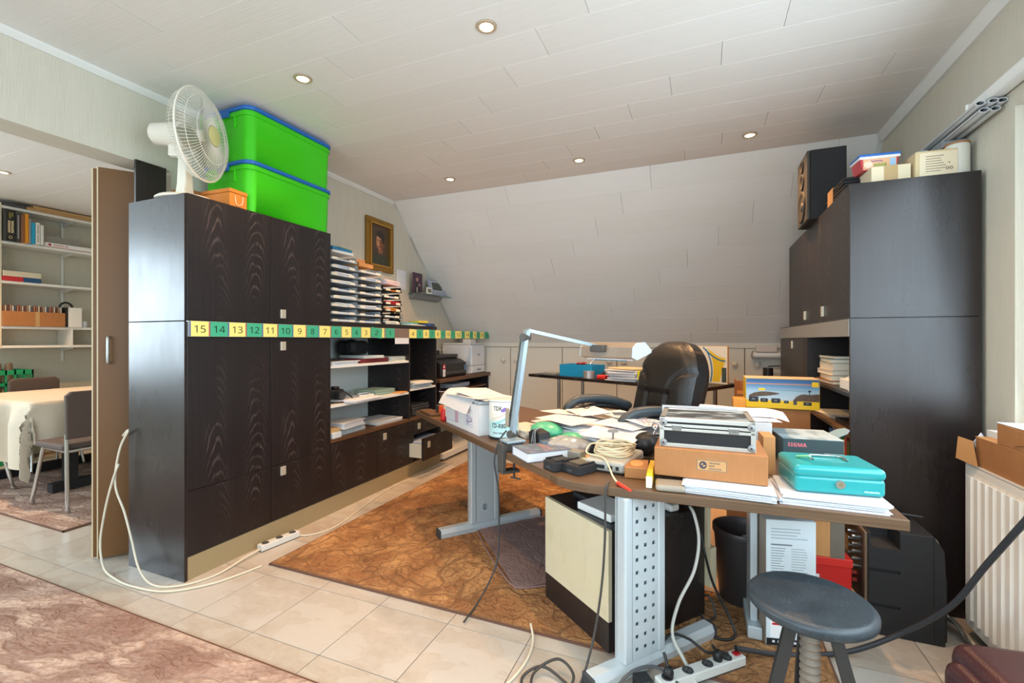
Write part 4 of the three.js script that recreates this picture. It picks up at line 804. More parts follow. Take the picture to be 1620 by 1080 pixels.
{ // clamp lamp
  const t = thing('desk_lamp', 'grey jointed clamp lamp with flat angular head, reaching over the papers', 'lamp', wp(1.562, 0.05), DA);
  const grey = std(0x9fb2be, 0.35, { metalness: 0.3 }), dark = std(0x4a4743, 0.5);
  const inv = p => { const c = Math.cos(-DA), s = Math.sin(-DA), [bx0, by0, bz0] = wp(1.562, 0.05), x = p[0] - bx0, z = p[2] - bz0; return [x * c + z * s, p[1] - by0, -x * s + z * c]; };
  mesh('clamp', [bx(-0.035, 0.035, 0, 0.045, -0.05, 0.03, 0.005), bx(-0.03, 0.03, -0.1, 0.04, 0.053, 0.075, 0.004), bx(-0.03, 0.03, -0.115, -0.1, -0.03, 0.075, 0.004), bx(-0.03, 0.03, 0, 0.04, 0.02, 0.06, 0.004)], dark, t);
  mesh('clamp_screw', [rod([0, -0.15, -0.01], [0, -0.045, -0.01], 0.006, 12), rod([-0.02, -0.15, 0.0], [0.05, -0.145, -0.02], 0.004, 8)], M.darkGrey, t);
  mesh('clamp_plate', [bx(-0.04, 0.05, 0.045, 0.058, -0.055, 0.055, 0.004)], grey, t);
  const p0 = [0, 0.085, 0], p1 = inv([-0.868, 1.365, -2.284]), p2 = inv([-0.857, 1.402, -2.29]), p3 = inv([-0.566, 1.315, -2.66]);
  mesh('lower_arm', [beam(p0, p1, 0.035, 0.022)], grey, t); mesh('arm_cover', [beam([p0[0] - 0.024, 0.12, p0[2]], [p1[0] - 0.024, p1[1], p1[2]], 0.014, 0.026)], dark, t);
  mesh('spring_clip', [beam([-0.025, 0.12, 0.018], [-0.022, 0.22, 0.018], 0.014, 0.016)], std(0xa5967f, 0.5), t);
  const knob = (p, r) => { const g = cyl(r, r, 0.05, 0, -0.025, 0, 20).rotateX(Math.PI / 2); g.rotateY(0.3); g.translate(...p); return g; };
  mesh('joint_knob', [knob(p0, 0.02)], dark, t); mesh('joint_knob', [knob(p1, 0.022)], dark, t);
  mesh('elbow', [beam(p1, p2, 0.034, 0.024)], grey, t);
  mesh('upper_arm', [beam(p2, p3, 0.022, 0.018)], grey, t);
  const h = new THREE.Group(); h.name = 'lamp_head'; t.add(h);
  const a = inv([-0.671, 1.262, -2.70]), b = inv([-0.343, 1.285, -2.509]); h.position.set(...a.map((v, k) => (v + b[k]) / 2));
  h.rotation.y = Math.atan2(-(b[2] - a[2]), b[0] - a[0]);
  const prof = [[-0.005, -0.012], [0.035, -0.022], [0.16, 0.004], [0.165, 0.014], [0.105, 0.045], [0.03, 0.042], [0, 0.025]].map(([z, y]) => [-z, y * 1.45]);
  mesh('shade', [extr(prof, 0.375, 0.002).rotateY(-Math.PI / 2).translate(0.187, 0, 0).scale(1, 1, 1).rotateY(0)], std(0x8c7f70, 0.4), h);
  mesh('end_cap', [extr(prof, 0.006, 0.001).rotateY(-Math.PI / 2).translate(0.195, 0, 0)], std(0xb9cad6, 0.35), h); mesh('end_cap', [extr(prof, 0.006, 0.001).rotateY(-Math.PI / 2).translate(-0.188, 0, 0)], std(0xb9cad6, 0.35), h);
  mesh('diffuser', [extr([[-0.03, -0.0345], [-0.15, -0.0005], [-0.15, 0.003], [-0.03, -0.028]], 0.34).rotateY(-Math.PI / 2).translate(0.17, 0, 0)], std(0xe4eaf2, 0.35), h);
  mesh('swivel', [bx(-0.09, 0.01, 0.01, 0.05, -0.012, 0.03, 0.005)], dark, h);
  mesh('cable', [tube([[-0.03, 0.1, 0.02], [-0.05, 0.05, 0.05], [-0.045, -0.05, 0.085], [-0.03, -0.2, 0.07], [-0.04, -0.4, 0.06], [-0.03, -0.6, 0.08], [0.03, -0.72, 0.2], [0.12, -0.755, 0.33]], 0.0045, 60, 6)], M.darkGrey, t);
}
{ // book by the lamp
  const t = thing('thick_book', 'thick grey paperback lying beside the lamp clamp', 'book', [-0.745, DY + 0.0005, -2.19], -0.77);
  mesh('pages', [bx(-0.09, 0.088, 0.003, 0.042, -0.118, 0.118)], M.paper, t);
  mesh('cover', [bx(-0.094, 0.092, 0.0425, 0.046, -0.121, 0.121, 0.001), bx(-0.094, 0.092, 0, 0.003, -0.121, 0.121, 0.001), bx(-0.094, -0.0905, 0, 0.046, -0.121, 0.121, 0.001)], std(0x6d7480, 0.35), t);
  const cv = canvasTex(128, 160, (g, w, h) => { g.fillStyle = '#6b7480'; g.fillRect(0, 0, w, h); for (let k = 0; k < 90; k++) { g.fillStyle = `rgba(${90 + rnd() * 90},${90 + rnd() * 90},${105 + rnd() * 90},0.5)`; g.fillRect(rnd() * w, rnd() * h, 10 + rnd() * 26, 4 + rnd() * 10); } g.fillStyle = '#c9766a'; g.fillRect(14, 60, 90, 6); g.fillRect(14, 74, 70, 4); });
  decal('cover_print', 0.18, 0.235, cv, t, [0, 0.0466, 0], 0, -Math.PI / 2, 0.3);
}
{ // black chargers, grey box with coiled cable, blocks
  const ch = (lab, w, d, h, pos, ry, slot) => { const t = thing('battery_charger', lab, 'charger', pos, ry); mesh('body', [bx(-w / 2, w / 2, 0, h, -d / 2, d / 2, 0.006)], M.blackMatt, t); mesh('battery_bay', [bx(-w * 0.36, w * 0.36, h - 0.001, h + 0.003, -d * 0.36, d * 0.2, 0.001)], slot, t); mesh('rail', [bx(-w * 0.45, -w * 0.38, h, h + 0.008, -d * 0.4, d * 0.4), bx(w * 0.38, w * 0.45, h, h + 0.008, -d * 0.4, d * 0.4)], M.black, t); mesh('socket', [bx(-0.014, 0.014, h * 0.25, h * 0.5, d / 2 - 0.001, d / 2 + 0.001, 0.0008)], M.darkGrey, t); };
  ch('black battery charger at the front desk edge beside the grey paperback', 0.085, 0.12, 0.042, [-0.6, DY + 0.0005, -2.01], -0.62, M.darkGrey);
  ch('wide black battery charger next to the grey modem', 0.11, 0.12, 0.04, [-0.505, DY + 0.0005, -2.0], -0.5, std(0x5c564c, 0.6));
  ch('black charger cradle lying before the loose papers', 0.14, 0.11, 0.035, [-0.56, DY + 0.0005, -2.42], -0.5, std(0x4c463e, 0.6));
  const md = thing('modem', 'grey flat modem with a cable coiled on top, at the desk edge', 'modem', [-0.375, DY + 0.0005, -2.165], -0.16);
  mesh('case', [bx(-0.095, 0.095, 0.006, 0.055, -0.15, 0.15, 0.016)], std(0xa9a9a0, 0.4), md); mesh('foot', [bx(-0.08, 0.08, 0, 0.008, -0.13, 0.13, 0.003)], M.darkGrey, md);
  for (const [x, w] of [[-0.045, 0.05], [0.02, 0.02], [0.055, 0.014]]) mesh('port', [bx(x, x + w, 0.02, 0.036, 0.149, 0.1515)], M.black, md);
  const co = []; for (let k = 0; k <= 70; k++) { const a = k / 70 * 5 * 2 * Math.PI; co.push([0.085 * Math.cos(a) * (1 + 0.1 * Math.sin(k * 1.3)), 0.008 + 0.0085 * Math.floor(k / 14) + 0.003 * Math.sin(k * 2.1), 0.1 * Math.sin(a) * (1 + 0.08 * Math.cos(k * 0.9))]); }
  const cc = thing('coiled_cable', 'coil of cream network cable with red plug on the grey modem', 'cable', [-0.375, DY + 0.0555, -2.17], -0.2);
  mesh('lead', [tube(co, 0.0042, 220, 6), tube([[0.085, 0.05, 0], [-0.02, 0.06, 0.09], [-0.1, 0.04, 0.06], [-0.1, 0.012, 0.1], [0.0, 0.008, 0.14], [0.09, -0.035, 0.25], [0.13, -0.05, 0.29]], 0.0042, 60, 6)], std(0xd8ccab, 0.5), cc);
  mesh('plug', [rod([0.12, -0.047, 0.28], [0.19, -0.05, 0.33], 0.009, 10, 0.006)], std(0xd2402e, 0.4), cc);
  const cl = thing('camera_clamp', 'small steel camera clamp with round plate standing on the chargers', 'clamp', [-0.42, DY + 0.001, -2.37], 0.3);
  mesh('base', [bx(-0.07, 0.07, 0, 0.03, -0.04, 0.04, 0.006)], M.blackMatt, cl); mesh('screw', [cyl(0.022, 0.016, 0.035, 0, 0.03, 0, 16), cyl(0.006, 0.006, 0.05, 0, 0.065, 0, 12)], M.chrome, cl); mesh('plate', [cyl(0.028, 0.026, 0.007, 0, 0.115, 0, 24)], M.grey, cl);
  one('grey_adapter', 'small grey adapter block behind the black chargers', 'adapter', bx(-0.045, 0.045, 0, 0.04, -0.03, 0.03, 0.006), std(0x8d8a80, 0.5), [-0.58, DY + 0.0005, -2.22], -0.3);
  one('memo_pad', 'pale green memo pad under the grey adapter', 'notepad', bx(-0.05, 0.05, 0, 0.012, -0.05, 0.05, 0.001), std(0xb9cdb0, 0.7), [-0.5, DY + 0.0005, -2.15], -0.2);
  const wb = thing('wooden_sanding_block', 'brown wooden block with a carved hollow beside the kraft box', 'wood block', [-0.255, DY + 0.0005, -2.045], 0.12);
  mesh('block', [bx(-0.055, 0.045, 0, 0.048, -0.08, 0.06, 0.005)], std(0xa8703c, 0.5), wb); mesh('hollow', [lathe([[0, 0], [0.026, 0.0], [0.028, 0.003], [0, 0.004]], 20).scale(1, 1, 1.9).translate(-0.005, 0.046, -0.01)], std(0xd39a5c, 0.5), wb);
  const lv = thing('spirit_level', 'yellow spirit level standing on edge beside the kraft box', 'spirit level', [-0.196, DY + 0.0005, -2.01], 0.03);
  mesh('body', [bx(-0.011, 0.011, 0, 0.055, -0.1, 0.12, 0.003)], std(0xe8bd1c, 0.4), lv); mesh('end_cap', [bx(-0.012, 0.012, 0, 0.045, 0.12, 0.132, 0.003)], M.paperCream, lv);
  one('bubble_pack', 'clear bag of small parts under the kraft box corner', 'bag', bx(-0.06, 0.05, 0, 0.026, -0.05, 0.05, 0.012), phys(0xbfb6a4, 0.2, { transmission: 0.4, thickness: 0 }), [-0.11, DY + 0.0005, -1.905], 0.1);
  const bl = thing('iron_ball', 'black ball weight with a hook beside the flight case', 'weight', [-0.262, DY + 0.0005, -2.42]);
  mesh('ball', new THREE.SphereGeometry(0.06, 32, 20).scale(1, 0.97, 1).translate(0, 0.059, 0), M.black, bl); mesh('hook', [tube([[0.035, 0.105, 0], [0.045, 0.13, 0], [0.03, 0.15, 0], [0.04, 0.17, 0], [0.058, 0.16, 0], [0.05, 0.135, 0]], 0.005, 30, 8)], M.chrome, bl);
  one('cable_tangle', 'thin black leads lying behind the iron ball', 'cable', tube([[-0.32, DY + 0.006, -2.3], [-0.25, DY + 0.006, -2.34], [-0.2, DY + 0.008, -2.28], [-0.27, DY + 0.012, -2.24], [-0.33, DY + 0.008, -2.32], [-0.22, DY + 0.006, -2.22]], 0.004, 60, 6), M.black);
}
// stacks of documents
const pile0 = (lab, w, d, h, n, x, z, ry, j = 0.01) => { const m = one('paper_stack', lab, 'papers', mg(stackGeo(w, d, h, n, j)), M.paper, [x, DY + 0.0005, z], ry); m.userData.kind = 'stuff'; return m; };
pile0('documents stacked under the kraft box', 0.31, 0.22, 0.034, 11, 0.09, -1.98, -0.04, 0.008);
pile0('documents stacked under the teal cash box', 0.32, 0.24, 0.034, 11, 0.42, -2.01, 0.02, 0.009);
{ // kraft spare part box
  const t = thing('kraft_box', 'brown corrugated parts box under the flight case, with printed emblem', 'carton', [0.026, DY + 0.036, -2.11]);
  mesh('carton', [bx(-0.205, 0.205, 0, 0.113, -0.155, 0.155, 0.004)], M.kraft, t);
  const cv = canvasTex(256, 100, (g, w, h) => { g.fillStyle = '#c0925f'; g.fillRect(0, 0, w, h); for (let k = 0; k < 64; k++) { g.fillStyle = k % 2 ? 'rgba(180,134,86,0.35)' : 'rgba(205,160,112,0.25)'; g.fillRect(k * 4, 0, 2, h); } g.strokeStyle = '#343a48'; g.lineWidth = 4; g.strokeRect(4, 6, 248, 88); g.beginPath(); g.arc(56, 50, 30, 0, 7); g.stroke(); g.fillStyle = '#343a48'; g.beginPath(); g.arc(56, 50, 30, 0, 7); g.arc(56, 50, 18, 0, 7, true); g.fill(); g.beginPath(); g.moveTo(56, 50); g.arc(56, 50, 17, -1.57, 0); g.fill(); g.beginPath(); g.moveTo(56, 50); g.arc(56, 50, 17, 1.57, 3.14); g.fill(); g.font = 'bold 20px sans-serif'; g.fillText('ORIGINAL', 104, 36); g.fillText('BMW', 104, 60); g.fillText('ERSATZTEIL', 104, 84); });
  decal('printed_emblem', 0.11, 0.046, cv, t, [0.01, 0.058, 0.1556], 0, 0, 0.8);
}
{ // aluminium flight case
  const t = thing('flight_case', 'black flight case with aluminium edges and ball corners on the kraft box', 'case', [0.015, DY + 0.1495, -2.13], 0.01);
  const w = 0.175, d = 0.145, h = 0.118, alu = std(0xcfcdc6, 0.3, { metalness: 0.7 });
  mesh('panels', [bx(-w + 0.004, w - 0.004, 0.002, 0.076, -d + 0.004, d - 0.004), bx(-w + 0.004, w - 0.004, 0.084, h - 0.002, -d + 0.004, d - 0.004)], M.blackMatt, t);
  mesh('top_panel', [bx(-w + 0.018, w - 0.018, h - 0.002, h, -d + 0.018, d - 0.018)], std(0xffffff, 0.3, { map: tex(256, 256, [0.35, 0.3], (u, v) => mixc(hex(0x3c4448), hex(0xaebabd), sm(0.42, 0.7, fbm(u, v, 5, 9, 5, 401)))) }), t);
  const e = 0.016, bars = [];
  for (const [y0, y1] of [[0, e], [0.066, 0.078], [0.082, 0.094], [h - e, h + 0.001]]) for (const s of [-1, 1]) { bars.push(bx(-w, w, y0, y1, s * d - s * 0.004, s * d + s * 0.002, 0.0015), bx(s * w - s * 0.004, s * w + s * 0.002, y0, y1, -d, d, 0.0015)); }
  for (const s of [-1, 1]) for (const q of [-1, 1]) bars.push(bx(s * w - s * e, s * w + s * 0.002, 0, h, q * d - q * 0.004, q * d + q * 0.002, 0.0015), bx(s * w - s * 0.004, s * w + s * 0.002, 0, h, q * d - q * e, q * d, 0.0015));
  for (const s of [-1, 1]) { bars.push(bx(-w, w, h, h + 0.002, s * d - s * 0.02, s * d), bx(s * w - s * 0.02, s * w, h, h + 0.002, -d, d)); }
  mesh('edge_trim', bars, alu, t);
  for (const s of [-1, 1]) for (const y of [0.018, h - 0.02]) { const k = mesh('ball_corner', [lathe([[0, 0.008], [0.006, 0.006], [0.012, 0.002], [0.015, -0.004], [0, -0.006]], 20).rotateX(Math.PI / 2).translate(s * (w - 0.014), y, d + 0.004)], M.grey, t); mesh('rivet', [new THREE.SphereGeometry(0.004, 10, 8).translate(s * (w - 0.014), y, d + 0.011)], M.black, k); }
  for (const x of [-0.11, 0.1]) { const k = mesh('catch', [bx(x - 0.018, x + 0.018, 0.068, 0.092, d + 0.001, d + 0.007, 0.002)], M.chrome, t); mesh('catch_wire', [rod([x - 0.014, 0.088, d + 0.009], [x + 0.014, 0.088, d + 0.009], 0.002), rod([x - 0.014, 0.073, d + 0.009], [x + 0.014, 0.073, d + 0.009], 0.002)], M.grey, k); }
}
{ // grey carton standing behind, large drawings on it
  const t = thing('grey_carton', 'light grey carton with a small red mark behind the flight case', 'carton', [0.06, DY + 0.0005, -2.52], 0.02);
  mesh('carton', [bx(-0.245, 0.24, 0, 0.2, -0.14, 0.1, 0.003)], std(0xc9cbcc, 0.6), t);
  mesh('standing_flap', [bx(-0.245, 0.1, 0.2, 0.26, 0.094, 0.1)], std(0xc4c6c8, 0.6), t);
  mesh('red_mark', [bx(-0.225, -0.2, 0.215, 0.24, 0.1, 0.1008)], std(0xc23a44, 0.6), t);
  const droop = g => { const p = g.attributes.position; for (let i = 0; i < p.count; i++) { const k = Math.max(0, p.getX(i) - 0.1); p.setY(i, p.getY(i) - k * k * 1.6); } g.computeVertexNormals(); return g; };
  const draw = canvasTex(512, 256, (g, w, h) => { g.fillStyle = '#eef1f6'; g.fillRect(0, 0, w, h); g.strokeStyle = '#b9c2d2'; g.lineWidth = 2; for (let k = 0; k < 14; k++) { g.strokeRect(20 + rnd() * 380, 20 + rnd() * 160, 30 + rnd() * 110, 20 + rnd() * 60); } });
  const m = std(0xffffff, 0.8, { map: draw, side: THREE.DoubleSide });
  one('drawing_sheet', 'large white drawing spread over the grey carton towards the camera box', 'drawing', droop(sheetGeo(0.42, 0.34, 0.02, 11, 10, 8)), m, [0.19, DY + 0.203, -2.72], -0.06);
  one('drawing_sheet', 'white drawing sheet half hidden under the larger drawing', 'drawing', sheetGeo(0.42, 0.3, 0.012, 12, 10, 8), m, [0.12, DY + 0.2005, -2.56], 0.12);
}
{ // lens carton with open flaps
  const t = thing('lens_carton', 'dark green open carton with red lettering behind the cash box', 'carton', [0.478, DY + 0.0005, -2.7], 0.1);
  const m = std(0xffffff, 0.45, { map: tex(128, 128, [0.3, 0.3], (u, v) => mixc(hex(0x2c3f44), hex(0x47605f), fbm(u, v, 4, 4, 4, 411))), side: THREE.DoubleSide });
  mesh('carton', [bx(-0.127, 0.127, 0, 0.11, -0.14, 0.13, 0.002)], m, t);
  mesh('top_face', [bx(-0.128, 0.128, 0.11, 0.112, -0.14, 0.131)], std(0xffffff, 0.4, { map: tex(128, 128, [0.3, 0.3], (u, v) => mixc(hex(0x8fa0a4), hex(0xb8c6c8), sm(0.4, 0.6, fbm(u, v, 6, 5, 4, 413)))) }), t);
  for (const [y, a, z] of [[0.105, 0.5, -0.02], [0.02, -0.35, 0.06]]) mesh('flap', [extr([[0, -0.06], [0.05, -0.06], [0.075, -0.03], [0.075, 0.03], [0.05, 0.06], [0, 0.06]], 0.003).rotateX(-Math.PI / 2).rotateZ(a).translate(0.128, y, z)], std(0x8ba7b0, 0.5), t);
  const cv = canvasTex(256, 110, (g, w, h) => { g.fillStyle = '#30464a'; g.fillRect(0, 0, w, h); g.fillStyle = '#e8707c'; g.font = 'bold 26px sans-serif'; g.fillText('SIGMA', 18, 36); g.fillStyle = '#9fb9bb'; g.fillRect(176, 62, 80, 40); });
  decal('printed_front', 0.25, 0.105, cv, t, [0, 0.054, 0.1308]);
  one('upright_carton', 'narrow cream carton standing between flight case and lens carton', 'carton', bx(-0.024, 0.024, 0, 0.165, -0.06, 0.06, 0.002), M.kraftPale, [0.268, DY + 0.0005, -2.33], 0.06);
}
{ // cash box
  const t = thing('cash_box', 'teal metal cash box with round lock and folding handle', 'cash box', [0.44, DY + 0.036, -2.055], 0.12);
  const m = phys(0x1f9a9c, 0.28, { clearcoat: 0.4 });
  mesh('body', [bx(-0.14, 0.14, 0, 0.062, -0.11, 0.11, 0.014)], m, t);
  mesh('lid', [bx(-0.143, 0.143, 0.056, 0.098, -0.113, 0.113, 0.018)], m, t);
  mesh('handle_well', [bx(-0.06, 0.06, 0.0965, 0.0988, -0.045, 0.025, 0.001)], m, t);
  mesh('handle', [tube([[-0.055, 0.099, 0.02], [-0.055, 0.104, -0.03], [-0.045, 0.105, -0.036], [0.045, 0.105, -0.036], [0.055, 0.104, -0.03], [0.055, 0.099, 0.02]], 0.004, 40, 8)], M.chrome, t);
  const l = mesh('lock', [rod([0.0, 0.038, 0.109], [0.0, 0.038, 0.117], 0.015, 28)], M.chrome, t); mesh('keyhole', [rod([0, 0.038, 0.117], [0, 0.038, 0.1176], 0.006, 16)], std(0x8f8360, 0.4, { metalness: 0.6 }), l);
  const tg = (await0) => canvasTex(256, 64, (g, w, h) => { g.fillStyle = '#1f9a9c'; g.fillRect(0, 0, w, h); g.fillStyle = '#e9f4f4'; g.font = 'bold 40px sans-serif'; g.fillText('brabantia', 30, 46); g.beginPath(); g.arc(16, 32, 9, 0, 7); g.fill(); });
  decal('printed_name', 0.056, 0.013, tg(), t, [0.1, 0.018, 0.1106], 0, 0, 0.3);
  mesh('key_tag', [beam([-0.1, 0.101, -0.01], [-0.07, 0.115, 0.035], 0.012, 0.005)], std(0x8fd0a0, 0.4), t);
}
{ // clutter behind the lamp
  const bag = std(0x4fb58c, 0.35);
  one('green_pouch', 'sea green round pouch under the papers behind the lamp', 'pouch', new THREE.SphereGeometry(0.1, 28, 18).scale(1.15, 0.5, 0.9).translate(0, 0.05, 0), bag, wp(1.42, 0.36), DA);
  one('green_pouch', 'smaller sea green pouch beside the clear plastic bag', 'pouch', new THREE.SphereGeometry(0.07, 28, 18).scale(1.15, 0.5, 0.9).translate(0, 0.035, 0), bag, wp(1.62, 0.4), DA);
  const st = thing('tablet_stand', 'black desk stand wrapped with a grey lead behind the paperback', 'stand', wp(1.6, 0.2), -0.7);
  mesh('body', [extr([[-0.06, 0], [0.06, 0], [0.045, 0.09], [-0.03, 0.1], [-0.065, 0.08]], 0.07, 0.004).translate(0, 0, -0.035)], M.black, st); mesh('side_face', [bx(0.05, 0.1, 0, 0.06, -0.05, 0.04, 0.01)], std(0x53636e, 0.4), st);
  mesh('lead', [tube([[0, 0.02, 0.04], [-0.01, 0.09, 0.035], [0, 0.11, 0], [0.01, 0.1, 0.035], [0.02, 0.02, 0.045], [0.0, 0.01, 0.05], [-0.02, 0.05, 0.04], [-0.015, 0.105, 0.02]], 0.0035, 60, 6)], M.grey, st);
  const pb = new THREE.IcosahedronGeometry(0.1, 5), p = pb.attributes.position; for (let i = 0; i < p.count; i++) { const v = V(p.getX(i), p.getY(i), p.getZ(i)), k = 0.75 + 0.5 * fbm(v.x * 4 + 0.5, v.y * 4 + v.z * 5 + 0.5, 5, 5, 3, 421); p.setXYZ(i, v.x * k * 1.3, Math.max(0, 0.03 + v.y * k * 0.45), v.z * k); } pb.computeVertexNormals();
  one('plastic_bag', 'crumpled clear plastic bag of parts behind the black stand', 'plastic bag', pb, phys(0xd8d4cc, 0.15, { transmission: 0.5, thickness: 0 }), wp(1.72, 0.3), 0.3);
  one('lead', 'thin dark lead winding across the brown papers', 'cable', tube([wp(1.72, 0.16, DY + 0.006), wp(1.78, 0.2, DY + 0.012), wp(1.83, 0.25, DY + 0.012), wp(1.9, 0.24, DY + 0.006), wp(1.96, 0.27, DY + 0.006)], 0.003, 40, 6), M.black);
  one('envelope', 'brown envelope under the dark lead', 'envelope', bx(-0.1, 0.1, 0, 0.003, -0.06, 0.06), std(0xcfa878, 0.8), wp(1.85, 0.27), DA + 0.2);
  // loose documents, sheet by sheet, over a low heap
  const heap = one('document_heap', 'heap of documents covering the middle of the desk', 'papers', mg([...stackGeo(0.62, 0.42, 0.075, 12, 0.03)]), M.paper, wp(1.5, 0.64), DA + 0.1); heap.userData.kind = 'stuff';
  const heap2 = one('document_heap', 'second heap of documents behind the iron ball and camera clamp', 'papers', mg([...stackGeo(0.4, 0.36, 0.05, 9, 0.03)]), M.paper, [-0.36, DY + 0.0005, -2.68], 0.2); heap2.userData.kind = 'stuff';
  const plain = M.paper, printed = k => std(0xffffff, 0.75, { side: THREE.DoubleSide, map: k });
  const t1 = canvasTex(256, 360, (g, w, h) => { g.fillStyle = '#eff1f5'; g.fillRect(0, 0, w, h); lines(g, 24, 40, 200, 24, 12, '#aab2c2'); g.fillStyle = '#d0525e'; g.fillRect(30, 20, 60, 8); g.fillRect(150, 330, 60, 6); });
  const t2 = canvasTex(256, 180, (g, w, h) => { g.fillStyle = '#e9edf3'; g.fillRect(0, 0, w, h); for (let k = 0; k < 260; k++) { g.fillStyle = ['#6f9fc6', '#8fb7d6', '#5a7396', '#d77a86', '#dfe8f2'][k % 5]; g.globalAlpha = 0.6; g.fillRect(40 + rnd() * 180, 30 + rnd() * 110, 6 + rnd() * 20, 3 + rnd() * 8); } g.globalAlpha = 1; });
  const mats = [plain, printed(t1), plain, printed(t1), printed(t2)];
  const S = [ // label, a, b, y, w, d, turn, tilt, material
    ['white sheet lying over the heap edge towards the plastic bag', 1.82, 0.52, 0.085, 0.3, 0.21, 0.5, 0.1, 1],
    ['printed sheet beneath the blue printed brochure', 1.72, 0.68, 0.1, 0.3, 0.21, 0.15, 0.04, 1],
    ['brochure with a blue city picture on the heap', 1.75, 0.8, 0.112, 0.36, 0.2, -0.2, -0.06, 4],
    ['white sheet at the far end of the heap behind the disc tub', 1.22, 0.66, 0.1, 0.3, 0.24, 0.4, -0.08, 0],
    ['printed sheet with a red heading behind the lamp', 1.3, 0.76, 0.12, 0.3, 0.21, -0.3, 0.08, 1],
    ['white envelope sheet lying above the green pouch', 1.42, 0.5, 0.102, 0.34, 0.22, 0.1, 0.05, 2],
    ['plain sheet sliding off the heap behind the camera clamp', 1.85, 0.8, 0.085, 0.3, 0.21, 0.9, 0.08, 0],
    ['printed sheet next to the chair arm', 1.98, 0.86, 0.06, 0.3, 0.21, 0.3, 0.03, 3],
    ['plain sheet at the top of the heap under the lamp head', 1.5, 0.86, 0.115, 0.3, 0.21, -0.1, -0.02, 0],
  ];
  S.forEach(([lab, a, b, y, w, d, ry, tilt, k], i) => { const m = one('loose_sheet', lab, 'paper', sheetGeo(w, d, 0.025, 20 + i), mats[k], wp(a, b, DY + y), DA + ry); m.rotation.order = 'YXZ'; m.rotation.x = tilt; });
  one('phone', 'dark blue folder lying on the papers behind the lamp', 'folder', bx(-0.09, 0.09, 0, 0.006, -0.06, 0.06, 0.002), std(0x5d6a80, 0.5), wp(1.52, 0.9, DY + 0.115), 0.3);
  one('spectacles', 'dark spectacles lying on the papers behind the lamp arm', 'spectacles', mg([new THREE.TorusGeometry(0.026, 0.003, 6, 24).rotateX(-1.3).translate(-0.033, 0.02, 0), new THREE.TorusGeometry(0.026, 0.003, 6, 24).rotateX(-1.3).translate(0.033, 0.02, 0), rod([-0.008, 0.026, 0], [0.008, 0.026, 0], 0.003), rod([0.058, 0.022, 0], [0.02, 0.012, -0.08], 0.003), rod([-0.058, 0.022, 0], [-0.03, 0.012, -0.08], 0.003)]), M.black, wp(1.2, 0.78, DY + 0.115), 0.3);
}
